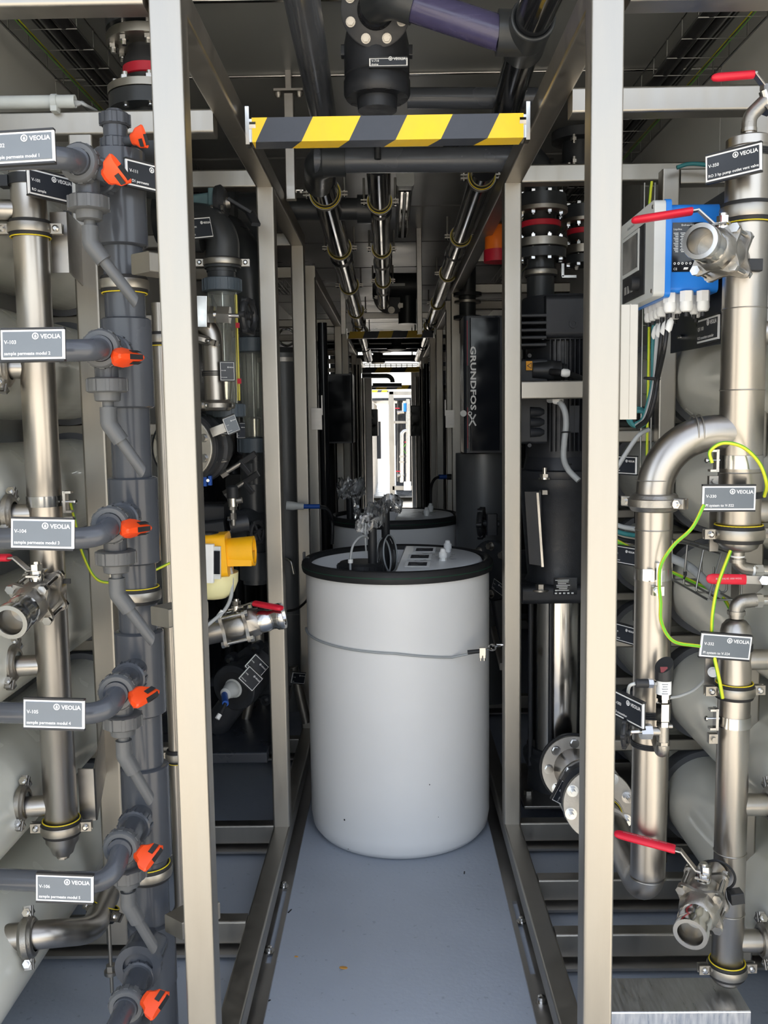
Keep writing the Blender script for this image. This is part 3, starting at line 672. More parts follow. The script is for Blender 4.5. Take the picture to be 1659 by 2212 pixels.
for py, pc, lab in ((795, 12, 'cast grooved coupling cut by the left picture edge behind the second tag plate'), (1108, 20, 'cast grooved coupling at the left edge above the third tag plate'), (1432, 28, 'cast grooved coupling left of the steel manifold under the ball valve'), (1735, 48, 'cast grooved coupling left of the steel manifold near its lower end')):
    c = P(pc, py, DS - .02); coupling(c, (1, .05, 0), .026, lab, bolt=(.1, -.6, -.9))
    m = MB().cyl(c, c - V((.12, 0, 0)), .024, n=24); solo('branch_pipe', m, STEEL, 'short steel branch pipe from the ' + ('middle' if py < 1500 else 'lowest') + ' coupling to the vessels at the left edge', 'pipe', loc=c) if py > 1400 else None
clamp((SX, DS, sz(495)), (0, 0, 1), SR, 'bolted pipe clamp near the top of the left steel manifold', ears=(1, .06, 0))
clamp((SX, DS, sz(1785)), (0, 0, 1), SR, 'bolted pipe clamp at the lower end of the left steel manifold', ears=(1, .06, 0), yellow=1)
part(T, 'tie_band', MB().lathe((SX, DS, sz(402)), (0, 0, 1), [(0, SR), (0, SR + .003), (.022, SR + .003), (.022, SR)], 36, False).box((SX - SR - .008, DS - .01, sz(394)), (.022, .03, .024)), BLACK)
for (py0, py1, lab) in ((462, 592, 'bent steel bracket plate from the upper pipe clamp to the left upright'), (1655, 1765, 'bent steel bracket plate from the lower pipe clamp to the left upright')):
    za, zb = P(150, py0, 2.12).z, P(150, py1, 2.12).z; x0 = SX + .03; m = MB(); x1 = P(150, 600, 2.1).x; x2 = pl.x - .012
    m.plate([(x0, 2.10, za), (x1, 2.10, za), (x1, 2.10, zb), (x0, 2.10, zb)], (0, 1, 0), .005)
    m.plate([(x1, 2.10, za), (x2, 2.37, za + .03), (x2, 2.37, zb + .01), (x1, 2.10, zb)], (.6, .8, 0), .005)
    solo('bracket_plate', m, SHEET, lab, 'bracket', loc=(x0, 2.10, zb), ang=20)
earth_clip((SX + SR + .004, DS - .005, sz(1084)), 1, 'small earthing clip on the left steel manifold above the third tag plate')
bv = P(82, 1290, 1.98)
ball_valve(bv, (-.07, -.97, -.20), 'stainless ball valve on the left steel manifold, open end to camera', r=.039, lev=(-.95, .1, .0), L=.12, front=.065, back=.03, plate=.043)
solo('tie_strip', MB().box(P(100, 1256, 2.02), (.11, .004, .011)), BLACK, 'black plastic strip lying across the neck of the left ball valve', 'strip', loc=P(100, 1256, 2.02))
wire('earth_wire', [P(152, 1085, 2.2), P(163, 1130, 2.2), P(180, 1200, 2.22), P(218, 1256, 2.24), P(300, 1245, 2.25), P(372, 1214, 2.3)], .0034, 'green and yellow earth wire passing behind the third sampling valve', GREENW, YELW, grp='green and yellow earth wires')
# bottom elbow pipe with its coupling and threaded foot
T = thing('elbow_pipe', 'curved stainless pipe rising from the lowest left coupling', 'pipe', P(90, 2010, 2.0))
pts = rounded([P(-60, 2035, 2.0), P(95, 2018, 2.02), P(200, 2010, 2.12), P(232, 1935, 2.30)], .10, 12)
part(T, 'pipe', MB().tube(pts, .032, 28), STEEL)
coupling(P(62, 2025, 2.01), P(95, 2018, 2.02) - P(20, 2030, 2.01), .033, 'cast grooved coupling on the curved pipe at the lower left', bolt=(-.1, -.45, -.9))
tc = P(222, 1968, 2.22); clamp(tc, V((.35, .35, .8)), .032, 'yellow edged pipe clamp on the curved pipe at the lower left', ears=(.8, -.5, 0), yellow=1)
c = P(236, 2010, 2.22); T = thing('support_rod', 'threaded steel support rod under the curved pipe', 'rod', (c.x, 2.22, .08))
part(T, 'rod', MB().cyl((c.x, 2.22, .06), (c.x, 2.22, c.z + .06), .005, n=10), SATIN)
part(T, 'nut', MB().hexn((c.x, 2.22, P(236, 2096, 2.22).z), (c.x, 2.22, P(236, 2084, 2.22).z), .013).cyl((c.x, 2.22, P(236, 2103, 2.22).z), (c.x, 2.22, P(236, 2096, 2.22).z), .018, n=16), CAST)
# pipe beside the manifold, mostly hidden by the front post
c = P(350, 800, 2.45); T = thing('steel_pipe', 'dark steel pipe glimpsed between the manifold and the front left post', 'pipe', (c.x, 2.45, .2))
part(T, 'pipe', MB().cyl((c.x, 2.45, P(350, 1900, 2.45).z), (c.x, 2.45, P(350, 655, 2.45).z), .022, n=24), STEEL)
part(T, 'elbow', MB().tube(rounded([(c.x, 2.45, P(0, 1890, 2.45).z), (c.x, 2.45, P(0, 1980, 2.45).z), (c.x - .12, 2.4, P(0, 2010, 2.45).z)], .05), .022, 20), STEEL)
for py, lab in ((732, 'upper'), (1632, 'lower')): clamp((c.x, 2.45, P(350, py, 2.45).z), (0, 0, 1), .022, '%s pipe clamp on the dark pipe beside the front left post' % lab, ears=(1, 0, 0))
# cable conduit lying on the top beam
d = 2.36; a, b = P(-40, 222, d), P(163, 219, d)
T = thing('conduit', 'light grey conduit pipe lying on the top left beam', 'conduit', a)
part(T, 'pipe', MB().lathe(a, b - a, [(0, .0155), ((b - a).length, .0155), ((b - a).length, .0125), (0, .0125)], 24, False), CARTON)
c = P(119, 221, d); part(T, 'clip', MB().lathe(c - V((.007, 0, 0)), (1, 0, 0), [(0, .015), (0, .0195), (.014, .0195), (.014, .015)], 24, False).box(c - V((0, 0, .018)), (.016, .03, .014)), CARTON)
for k in range(3):
    wire('conduit_cable', [b + V((-.05, 0, .004 * k - .004)), b + V((.0, .01, .003 * k - .004)), P(178 + 4 * k, 222 + 3 * k, d + .02), P(196 + 6 * k, 240, d + .08)], .0042, ('upper', 'middle', 'lower')[k] + ' grey cable coming out of the conduit end on the top left beam', CABG, cat='cable', grp='cables leaving the conduit')
# ================================================================ right front: pressure vessels and stainless manifold
for k, z in enumerate(VZR): vessel(VX, z, 'ivory membrane pressure vessel on the right rack, %s' % ['topmost', 'second from the top', 'middle', 'fourth from the top', 'lowest'][k], 'pressure vessels of the right rack', 1)
for k, z in enumerate(VZR):
    c = V((.86, VY + .10, z - VR * .80)); solo('shelf_pad', MB().rbar(c - V((.05, 0, 0)), c + V((.05, 0, 0)), .07, .06, .004), RUBBER, 'black rubber block under the %s right pressure vessel' % ['topmost', 'second', 'middle', 'fourth', 'lowest'][k], 'block', 'rubber blocks under the vessels', loc=c)
DR = 2.05; RX = P(1607, 700, DR).x; rz = lambda py: P(1600, py, DR).z; RR, RL = .0472, .0362
T = thing('steel_manifold', 'thick stainless manifold pipe with round closed bottom on the right', 'pipe', (RX, DR, rz(1190)))
part(T, 'pipe', MB().lathe((RX, DR, rz(1190)), (0, 0, 1), [(0, .012), (.001, .030), (.008, .041), (.020, RR), (rz(302) - rz(1190), RR), (rz(298) - rz(1190), RR - .006), (rz(297) - rz(1190), .01)], 44), STEEL)
w_ = MB()
for py in (322, 487, 668, 843, 1020): part(T, 'weld_bead', weld(MB(), (RX, DR, rz(py)), (0, 0, 1), RR, 44), SATIN)
part(T, 'band', band(MB(), (RX, DR, rz(997)), (0, 0, 1), RR, .030), BRIGHT)
for py in (720, 1106): part(T, 'branch', MB().cyl((RX, DR, rz(py)), (RX + .12, DR, rz(py)), .026, n=28), STEEL)
# vent pipe and lever valve on top
q = P(1634, 262, DR)
part(T, 'vent_stub', MB().cyl((RX, DR, rz(300)), (RX, DR, rz(278)), .0125, n=20).cyl((RX, DR, rz(286)), (RX, DR, rz(278)), .0165, n=20), STEEL)
part(T, 'vent_elbow', MB().tube(rounded([(RX, DR, rz(285)), (RX, DR, rz(252)), P(1672, 200, DR - .01)], .03, 6), .0155, 20), CAST)
part(T, 'union_nut', MB().hexn(P(1646, 238, DR), P(1660, 218, DR), .021), CAST)
T = thing('lever_valve', 'small lever valve with long red grip at the top right corner', 'valve', P(1648, 200, DR))
c = P(1652, 196, DR - .01); part(T, 'stem', MB().cyl(c, c + V((.01, 0, -.03)), .013, n=16).hexn(c, c + V((0, 0, .012)), .011), BRIGHT)
a, b, e = P(1652, 190, DR - .01), P(1628, 158, DR - .02), P(1620, 163, DR - .02)
part(T, 'lever', MB().rbar(P(1655, 193, DR - .01), b, .015, .005, .0015).rbar(b + V((.006, 0, 0)), P(1610, 160, DR - .02), .015, .005, .0015), SHEET)
g0, g1 = P(1628, 161, DR - .02), P(1537, 168, DR - .03); rg = []
for k, f in ((0, .95), (.05, 1), (.85, 1), (.95, .8), (1, .4)):
    qq = g0 + (g1 - g0) * k; rg.append([qq + V((0, .010 * f * math.cos(2 * PI * j / 16), .0088 * f * math.sin(2 * PI * j / 16))) for j in range(16)])
part(T, 'grip', MB().loft(rg), RED)
clamp((RX, DR, rz(462)), (0, 0, 1), RR, 'wide steel pipe clamp high on the right manifold above the ball valve', rub=.044, band=.026)
clamp((RX, DR, rz(1152)), (0, 0, 1), RR, 'bolted pipe clamp at the bottom of the thick right manifold', ears=(1, .05, 0), yellow=1, rub=.040, band=.022)
earth_clip((RX - RR - .006, DR - .02, rz(993)), -1, 'earthing clip with a hooked wire on the thick right manifold')
ball_valve(P(1560, 548, 1.965), (-.62, -.78, .06), 'large stainless ball valve high on the right manifold, open end to camera', r=.037, lev=(-.97, .18, -.10), L=.125, front=.062, back=.045, plate=.046, rise=.034)
solo('strap_lock', MB().rbar(P(1612, 574, 2.0), P(1642, 574, 2.0), .03, .026, .003), BLACK, 'black strap lock block behind the high right ball valve', 'strap', loc=P(1627, 574, 2.0))
sign('V-350', 'RO 3 hp pump outlet vent valve', P(1583, 352, 1.96), 1.96, 'grey tag plate reading V-350 outlet vent valve, turned to the aisle', yaw=-44, roll=-2, w=.118, h=.058, dark=True)
m = MB()
for k in range(4): m.torus((RX, DR, rz(331) - .0038 * k), (0, 0, 1), RR + .002, .0019, 36, 6)
solo('cable_tie', m, BLACK, 'black ribbed strap around the right manifold beside the V-350 plate', 'strap', 'black ribbed straps', loc=(RX, DR, rz(340)))
sign('V-330', 'PI system to V-322', P(1575, 1076, 1.97), 1.97, 'grey tag plate reading V-330 PI system to V-322', roll=.6)
sign('V-332', 'PI system to V-324', P(1568, 1397, 1.98), 1.98, 'grey tag plate reading V-332 PI system to V-324, tilted', roll=6, yaw=4)
for py, r in ((1068, RR), (1396, RL)): solo('cable_tie', band(MB(), (RX, DR, rz(py)), (0, 0, 1), r, .014), BLACK, 'black strap holding the %s plate on the right manifold' % ('V-330' if py < 1200 else 'V-332'), 'strap', 'black ribbed straps', loc=(RX, DR, rz(py)))
# lower manifold
T = thing('lower_manifold', 'slimmer stainless manifold pipe below the thick one on the right', 'pipe', (RX, DR, rz(2120)))
part(T, 'pipe', MB().lathe((RX, DR, rz(2122)), (0, 0, 1), [(0, .018), (.004, .030), (.012, RL), (rz(1372) - rz(2122), RL), (rz(1350) - rz(2122), .031), (rz(1340) - rz(2122), .022), (rz(1336) - rz(2122), .0115), (rz(1320) - rz(2122), .0115)], 40), STEEL)
w_ = MB()
for py in (1375, 1838, 1968): part(T, 'weld_bead', weld(MB(), (RX, DR, rz(py)), (0, 0, 1), RL, 40), SATIN)
part(T, 'band', band(MB(), (RX, DR, rz(1555)), (0, 0, 1), RL, .026), BRIGHT)
for py, r in ((1425, .024), (1738, .026), (2032, .026)): part(T, 'branch', MB().cyl((RX, DR, rz(py)), (RX + .11, DR, rz(py)), r, n=28), STEEL)
# elbows and small lever valve between the two manifolds
T = thing('gauge_valve', 'small elbowed gauge valve with red lever between the right manifolds', 'valve', (RX, DR, rz(1240)))
part(T, 'upper_elbow', MB().tube(rounded([(RX, DR, rz(1192)), (RX, DR, rz(1225)), P(1632, 1232, DR)], .02, 6), .0145, 20).cyl((RX, DR, rz(1207)), (RX, DR, rz(1215)), .018, n=20), CAST)
part(T, 'lower_elbow', MB().tube(rounded([(RX, DR, rz(1335)), (RX, DR, rz(1300)), P(1632, 1296, DR)], .02, 6), .0165, 20).cyl((RX, DR, rz(1327)), (RX, DR, rz(1319)), .020, n=20), CAST)
part(T, 'seal_tape', MB().cyl((RX, DR, rz(1203)), (RX, DR, rz(1200)), .0155, n=20).cyl((RX, DR, rz(1326)), (RX, DR, rz(1322)), .0165, n=20).cyl(P(1622, 1232, DR), P(1627, 1232, DR), .0155, n=20).cyl(P(1622, 1297, DR), P(1627, 1297, DR), .0155, n=20), WHITE)
for py in (1233, 1297): part(T, 'nipple', MB().hexn(P(1628, py, DR), P(1645, py, DR), .017).cyl(P(1640, py, DR), P(1700, py, DR), .012, n=16), BRIGHT)
a, b = P(1610, 1252, DR - .03), P(1665, 1254, DR - .03); part(T, 'lever', MB().rbar(a, b, .005, .020, .0015, up=(0, 0, 1)), SHEET)
a, b = P(1611, 1252, DR - .03), P(1526, 1250, DR - .035); rg = []
for k, f in ((0, .95), (.04, 1), (.86, 1), (.96, .75), (1, .35)):
    qq = a + (b - a) * k; rg.append([qq + V((0, .0055 * f * math.cos(2 * PI * j / 16), .0118 * f * math.sin(2 * PI * j / 16))) for j in range(16)])
g = part(T, 'grip', MB().loft(rg), RED)
t_ = text('BALL VALVE 1000 WOG', .0055); part(g, 'print', t_.xf(M.Translation(P(1546, 1252, DR - .0425))), INKG)
part(T, 'stem_nut', MB().hexn(P(1652, 1254, DR - .03), P(1652, 1254, DR - .045), .011), BRIGHT)
clamp((RX, DR, rz(1490)), (0, 0, 1), RL, 'bolted pipe clamp on the slim right manifold above the earthing clip', ears=(1, .04, 0), yellow=1)
clamp((RX, DR, rz(2090)), (0, 0, 1), RL, 'bolted pipe clamp at the foot of the slim right manifold', ears=(1, .04, 0), yellow=1)
earth_clip((RX - RL - .004, DR - .02, rz(1545)), -1, 'earthing clip on the slim right manifold with its wire clamped on top')
for py, px, lab in ((2032, 1652, 'cast grooved coupling at the right edge beside the lowest ball valve'), (1738, 1668, 'cast grooved coupling at the right edge in front of the lowest vessel')):
    coupling(P(px, py, DR), (1, 0, 0), .027, lab, bolt=(0, -.5, -.85))
ball_valve(P(1519, 1940, 1.945), (-.50, -.86, -.14), 'large stainless ball valve low on the right manifold, red lever over it', r=.037, lev=(-.93, .36, .12), L=.136, front=.062, back=.06, plate=.046, rise=.034, lettering='STAINLESS BALL VALVE  1000 WOG')
solo('strap_lock', MB().rbar(P(1575, 1938, 1.97), P(1603, 1934, 1.97), .03, .026, .003), BLACK, 'black strap lock block beside the low right ball valve', 'strap', loc=P(1589, 1936, 1.97))
m = MB().torus(P(1552, 1890, 1.99), (-.50, -.86, -.14), .036, .003, 36, 6); solo('cable_tie', m, BLACK, 'black ribbed strap round the neck of the low right ball valve', 'strap', 'black ribbed straps', loc=P(1552, 1890, 1.99))

# second pipe: bend out of the thick manifold, down and back towards the pump
QX = P(1404, 1600, DR).x; qz = lambda py: P(1404, py, DR).z; QR = .0405
hz = qz(937)
T = thing('riser_pipe', 'stainless riser pipe with a wide top bend beside the right front post', 'pipe', (QX, DR, qz(1950)))
part(T, 'bend', MB().tube(rounded([(RX - .02, DR, hz), (QX, DR, hz), (QX, DR, qz(1085))], .135, 16), QR, 36), STEEL)
bk = V((.06, 1, 0)).normalized(); low = V((QX, DR, qz(1935)))
part(T, 'pipe', MB().tube(rounded([(QX, DR, qz(1085)), low, low + V((-.01, .32, .03))], .07, 14), QR, 36), STEEL)
w_ = MB(); x2 = P(1497, 937, DR).x
for dx in (0, .012): part(T, 'weld_bead', weld(MB(), (x2 + dx, DR, hz), (1, 0, 0), QR), SATIN)
for py in (1037, 1143, 1893): part(T, 'weld_bead', weld(MB(), (QX, DR, qz(py)), (0, 0, 1), QR), SATIN)
part(T, 'band', band(MB(), (QX, DR, qz(1238)), (0, 0, 1), QR, .026), BRIGHT)
coupling((QX, DR, qz(1085)), (0, 0, 1), QR, 'cast grooved coupling on the right riser pipe under its bend', bolt=(.72, -.70, 0))
c = P(1422, 1240, DR - .05); T = thing('earth_clip', 'earthing clip on the front of the riser pipe with the wire through it', 'clip', c, 'earthing clips on the pipes')
part(T, 'label', MB().box(P(1399, 1242, DR - .0435), (.022, .002, .026)), WHITE); part(T, 'bracket', MB().box(c, (.012, .014, .05)), BRIGHT)
part(T, 'wire_lug', MB().box(P(1420, 1276, DR - .05), (.026, .016, .020)).hexn(P(1420, 1277, DR - .057), P(1420, 1277, DR - .066), .006), BRIGHT)
# earth wires
wire('earth_wire', [P(1538, 1000, 1.98), P(1534, 975, 1.98), P(1562, 957, 1.97), P(1605, 966, 1.96), P(1640, 1000, 1.96), P(1656, 1045, 1.97), P(1651, 1072, 2.0)], .0040, 'bright green earth wire arching over the earthing clip on the thick right manifold', GREENW, YELW, grp='green and yellow earth wires')
wire('earth_wire', [P(1521, 1090, 1.97), P(1495, 1140, 1.97), P(1455, 1178, 1.97), P(1428, 1220, 1.97), P(1424, 1262, 1.97), P(1427, 1300, 1.97), P(1429, 1345, 1.97), P(1455, 1385, 1.97), P(1512, 1396, 1.98)], .0038, 'yellow green earth wire looping from the V-330 plate down to the V-332 plate', GREENW, YELW, grp='green and yellow earth wires')
wire('earth_wire', [P(1578, 1190, 2.0), P(1552, 1260, 1.97), P(1540, 1320, 1.97), P(1537, 1366, 1.99)], .0038, 'yellow green earth wire crossing behind the small red lever on the right', GREENW, YELW, grp='green and yellow earth wires')
wire('earth_wire', [P(1543, 1420, 1.98), P(1554, 1470, 1.97), P(1561, 1508, 1.975)], .0042, 'bright green earth wire below the V-332 plate', GREENW, YELW, grp='green and yellow earth wires')

# pressure transmitter and needle valve on the riser
T = thing('pressure_sensor', 'black and steel pressure sensor with slanted display in front of the riser pipe', 'sensor', P(1434, 1590, 1.96))
DS2 = 1.955; sx_ = P(1433, 1520, DS2).x; s_ = lambda py: P(1433, py, DS2).z
hd = MB(); R0 = .0195
def ring_at(zf):
    return [V((sx_ + R0 * math.cos(2 * PI * k / 24), DS2 + R0 * math.sin(2 * PI * k / 24), zf(math.cos(2 * PI * k / 24), math.sin(2 * PI * k / 24)))) for k in range(24)]
z_a, z_b = s_(1468), s_(1436)
hd.loft([ring_at(lambda a, b: z_a), ring_at(lambda a, b: z_b + .010 * b + .010 * a)])
part(T, 'head', hd, BLACK); part(T, 'display', MB().box((sx_ - .004, DS2 - .0135, s_(1443)), (.016, .002, .012), M.Rotation(math.radians(-28), 3, 'X')), mat('red_display', (.16, .02, .02), .2))
part(T, 'label_sleeve', MB().cyl((sx_, DS2, s_(1498)), (sx_, DS2, s_(1468)), .0165, n=28), WHITE)
L = MB()
for k in range(5): L.box((sx_ - .002, DS2 - .0167, s_(1474 + 5 * k)), (.013 - .003 * (k % 2), .0006, .0013))
part(T, 'print', L, GREY)
b = MB().hexn((sx_, DS2, s_(1508)), (sx_, DS2, s_(1498)), .0155).hexn((sx_, DS2, s_(1516)), (sx_, DS2, s_(1508)), .0125).hexn((sx_, DS2, s_(1555)), (sx_, DS2, s_(1518)), .0165).hexn((sx_, DS2, s_(1568)), (sx_, DS2, s_(1557)), .0145)
part(T, 'adapter', b, BRIGHT); part(T, 'valve_body', MB().cyl((sx_, DS2, s_(1602)), (sx_, DS2, s_(1566)), .0125, n=20).cyl((sx_, DS2, s_(1580)), P(1398, 1580, DS2), .010, n=16).hexn((sx_, DS2, s_(1610)), (sx_, DS2, s_(1601)), .0145).cyl(P(1440, 1569, DS2), P(1452, 1569, DS2), .005, n=10), CAST)
part(T, 'elbow', MB().tube(rounded([(sx_, DS2, s_(1608)), (sx_, DS2, s_(1632)), (QX + .005, DR - QR + .005, s_(1612))], .015, 6), .0145, 20), CAST)
part(T, 'packing_nut', MB().hexn(P(1383, 1580, DS2), P(1407, 1580, DS2), .0175), BRIGHT)
part(T, 'spindle', MB().cyl(P(1362, 1581, DS2), P(1386, 1580, DS2), .0045, n=12), BRIGHT)
hw = P(1352, 1582, DS2 - .005); part(T, 'handwheel', handwheel(MB(), hw, (.86, -.42, 0), .029, .006, 4), BLACK)
part(T, 'wheel_nut', MB().hexn(hw - V((.86, -.42, 0)) * .010, hw + V((.86, -.42, 0)) * .012, .006), BRIGHT)
part(T, 'cable_plug', MB().cyl(P(1373, 1476, DS2 - .01), P(1400, 1476, DS2 - .01), .0098, n=16), BLACK)
part(T, 'plug_nut', MB().hexn(P(1400, 1476, DS2 - .01), P(1410, 1476, DS2 - .01), .0105).cyl(P(1410, 1476, DS2 - .01), P(1420, 1476, DS2), .006, n=12), BRIGHT)
wire('sensor_cable', [P(1373, 1476, DS2 - .01), P(1360, 1482, DS2), P(1357, 1500, DS2 + .04), P(1364, 1512, 2.12)], .0038, 'pale cable bending back from the pressure sensor plug', PALE, cat='cable')
wire('sensor_cable', [P(1444, 1508, 2.10), P(1470, 1503, 2.11), P(1500, 1490, 2.12), P(1527, 1465, 2.13)], .0036, 'pale cable from the riser pipe to the bracket at the right', PALE, cat='cable')
sign('PT-1303', 'RO3 transmitter', P(1354, 1531, 1.94), 1.94, 'dark tag plate turned sideways in front of the riser pipe beside the front post', yaw=-70, w=.115, h=.058, dark=True)
m = MB()
for k in range(4): m.torus((QX, DR, qz(1530) - .0042 * k), (0, 0, 1), QR + .002, .0021, 36, 6)
solo('cable_tie', m, BLACK, 'black ribbed strap around the riser pipe behind the pressure sensor', 'strap', 'black ribbed straps', loc=(QX, DR, qz(1535)))
for k, py in enumerate((1600,)):
    m = MB()
    for j in range(3): m.torus((QX, DR, qz(py) - .0042 * j), (0, 0, 1), QR + .002, .0021, 36, 6)
    solo('cable_tie', m, BLACK, 'black ribbed strap around the riser pipe behind the black handwheel', 'strap', 'black ribbed straps', loc=(QX, DR, qz(py)))
solo('bracket_plate', MB().box(P(1533, 1440, 2.10), (.022, .006, .085)).cyl(P(1540, 1452, 2.095), P(1540, 1452, 2.08), .012, n=20).hexn(P(1540, 1452, 2.09), P(1540, 1452, 2.07), .008), SHEET, 'bolted bracket plate behind the slim right manifold under the V-332 plate', 'bracket', loc=P(1533, 1440, 2.10))
solo('bracket_plate', MB().box(P(1542, 1145, 2.12), (.020, .006, .10)), SHEET, 'bracket plate behind the thick right manifold beside its bottom clamp', 'bracket', loc=P(1542, 1145, 2.12))

# ---------------------------------------------------------------- controller on its plate
DN = 2.15; c0 = P(1411, 640, DN); FX = c0.x; zt_, zb_ = P(1411, 430, DN).z, P(1411, 640, DN).z; y0, y1 = DN, DN + .325
xg = P(1437, 560, DN).x; xb = P(1556, 560, DN).x; xs = P(1449, 560, DN).x; H = zt_ - zb_; zm = (zt_ + zb_) / 2
T = thing('controller', 'grey and blue measuring controller with dark display beside the right front post', 'controller', (FX, y0, zb_))
def slab(x0, x1, ins, z0=None, z1=None, r=.012):
    return MB().rbar((x0, (y0 + y1) / 2, zm), (x1, (y0 + y1) / 2, zm), y1 - y0 - ins, H - ins, r, up=(0, 0, 1))
part(T, 'front_cover', slab(FX, xg, 0), PALE); part(T, 'blue_rim', slab(xg, xs, -.004), BLUE); part(T, 'blue_case', slab(xs, xb, .018), BLUE)
ym = (y0 + y1) / 2
part(T, 'keypad', MB().box((FX - .001, ym + .01, zm - .012), (.004, .20, .165)), BLACK)
part(T, 'display_frame', MB().box((FX - .003, ym + .03, zm + .018), (.004, .155, .100)), PALE); part(T, 'display', MB().box((FX - .005, ym + .03, zm + .018), (.003, .135, .082)), SCREEN)
part(T, 'knob', MB().cyl((FX, ym - .04, zm - .063), (FX - .022, ym - .04, zm - .063), .017, n=24), BLACK)
for k in range(3): part(T, 'button', MB().box((FX - .0035, ym + .075 - .03 * k, zm - .066), (.002, .022, .020)), SCREEN)
L = text('Endress+Hauser', .010).xf(M.Translation((FX - .0012, ym + .075, zt_ - .024)) @ M.Rotation(-PI / 2, 4, 'Z')); part(T, 'lettering', L, GREY)
for yy in (y0 + .014, y1 - .014):
    for zz in (zb_ + .014, zt_ - .014): part(T, 'cover_screw', MB().cyl((FX + .002, yy, zz), (FX - .0015, yy, zz), .005, n=12), CAST)
yf = y0 + .009 - .0012; lx0, lx1 = P(1455, 500, DN).x, P(1521, 500, DN).x; lt, lb = P(1480, 479, DN).z, P(1480, 586, DN).z
lp = part(T, 'rating_plate', MB().box(((lx0 + lx1) / 2, yf, (lt + lb) / 2), (lx1 - lx0, .0016, lt - lb)), SCREEN)
L = MB().merge(text('Endress+Hauser', .0062), M.Translation((lx0 + .020, yf - .0012, lt - .008))); L.merge(text('Liquiline', .0058), M.Translation((lx0 + .002, yf - .0012, lt - .017)))
for k in range(12):
    L.box((lx0 + .008 + .001 * (k % 3), yf - .0010, lt - .024 - .0038 * k), (.011 - .002 * (k % 3), .0005, .0015)); L.box((lx0 + .027, yf - .0010, lt - .024 - .0038 * k), (.018 - .004 * (k % 2), .0005, .0015))
for k in range(5): L.pipe_ring((lx0 + .006 + .009 * k, yf - .001, lb + .019), (0, 1, 0), .0015, .0028, .0005, 12)
L.merge(text('CE', .0075), M.Translation((lx0 + .003, yf - .0012, lb + .004))); L.plate([(lx0 + .026, yf - .0008, lb + .005), (lx0 + .036, yf - .0008, lb + .005), (lx0 + .038, yf - .0008, lb + .010), (lx0 + .028, yf - .0008, lb + .010)], (0, -1, 0), .0004)
part(lp, 'print', L, INK)
GL = [(1402, 668, 2.40), (1412, 662, 2.36), (1421, 655, 2.32), (1431, 650, 2.27), (1447, 645, 2.18), (1463, 654, 2.20), (1483, 648, 2.16), (1500, 662, 2.22), (1519, 644, 2.16), (1445, 668, 2.30), (1458, 672, 2.33), (1504, 652, 2.3)]
for (px, py, dd) in GL:
    c = P(px, py, dd); k = .80 if py > 650 else 1.0
    b = MB().hexn((c.x, dd, zb_ + .012), (c.x, dd, zb_ - .012), .0155 * k).lathe((c.x, dd, zb_ - .012), (0, 0, -1), [(0, .014 * k), (.014, .015 * k), (.022, .012 * k), (.024, .007 * k)], 18)
    g = part(T, 'cable_gland', b, WHITE); part(g, 'plug', MB().cyl((c.x, dd, zb_ - .034), (c.x, dd, zb_ - .046), .0055, n=10), BLACK)
sp = MB(); px_ = .795
sp.plate([(px_, 2.13, P(1570, 395, 2.14).z), (px_, 2.13, P(1563, 737, 2.13).z), (px_, 2.62, P(1477, 762, 2.6).z), (px_, 2.62, P(1480, 480, 2.6).z)], (1, 0, 0), .006)
T2 = thing('mounting_plate', 'dark mounting plate behind the measuring controller', 'plate', (px_, 2.13, P(1563, 737, 2.13).z)); part(T2, 'plate', sp, PANEL, ang=20)
for px, py, dd in ((1561, 405, 2.16), (1553, 706, 2.17), (1490, 728, 2.5)):
    c = P(px, py, dd); c.x = px_; part(T2, 'bolt', MB().hexn(c, c - V((.010, 0, 0)), .007).cyl(c, c - V((.018, 0, 0)), .004, n=10), BRIGHT)
ts = P(1523, 712, 2.29); sign('QE 1103', 'RO3 transmitter controller', V((px_ - .010, ts.y, ts.z)), 2.3, 'small dark tag plate on the mounting plate under the controller', yaw=-90, w=.15, h=.062, dark=True)
# controller cables with white markers
for k, (px, dd, m_, lab) in enumerate(((1412, 2.36, CABT, 'teal cable hanging from the controller, first from the post'), (1421, 2.32, CABG, 'pale grey cable hanging from the controller'), (1431, 2.27, CABK, 'inner black cable hanging from the controller'), (1442, 2.20, CABK, 'outer black cable hanging from the controller'))):
    c = P(px, 690, dd); pts = [(c.x, dd, zb_ - .025), (c.x, dd, zb_ - .06), P(px - 2 - 2 * k, 760, dd), P(1410 + 4 * k, 815, 2.36 - .02 * k), P(1402 + 4 * k, 862, 2.36 - .02 * k), P(1388 + 4 * k, 905, 2.38 - .02 * k), P(1374 + k, 915 + 3 * k, 2.4)]
    o = wire('signal_cable', pts, .0052, lab, m_, cat='cable', grp='cables under the controller')
    mk = P(px - 1, 690, dd); part(o, 'marker', MB().lathe((mk.x, dd - .003, zb_ - .082), (.25, 0, 1), [(0, .002), (.01, .0085), (.030, .0085), (.040, .002)], 10), WHITE)
solo('cable_tie', MB().torus(P(1408, 818, 2.32), (.1, 0, 1), .018, .0035, 24, 6), BLACK, 'black tie around the cables under the controller', 'strap', 'black ribbed straps', loc=P(1408, 818, 2.32))
c = P(1380, 905, 2.40); m = MB()
for k in range(3): m.torus(c + V((0, .008 * k, .002 * k)), (.3, 1, .1), .020 + .002 * k, .0048, 28, 8)
solo('cable_coil', m, CABT, 'small coil of teal cable under the controller beside the front post', 'cable', loc=c)
wire('grey_cable', [P(1402, 927, 2.42), P(1380, 940, 2.42), P(1355, 975, 2.44), P(1330, 1015, 2.46)], .0062, 'pale grey cable slanting down behind the right front post', CABG, cat='cable')
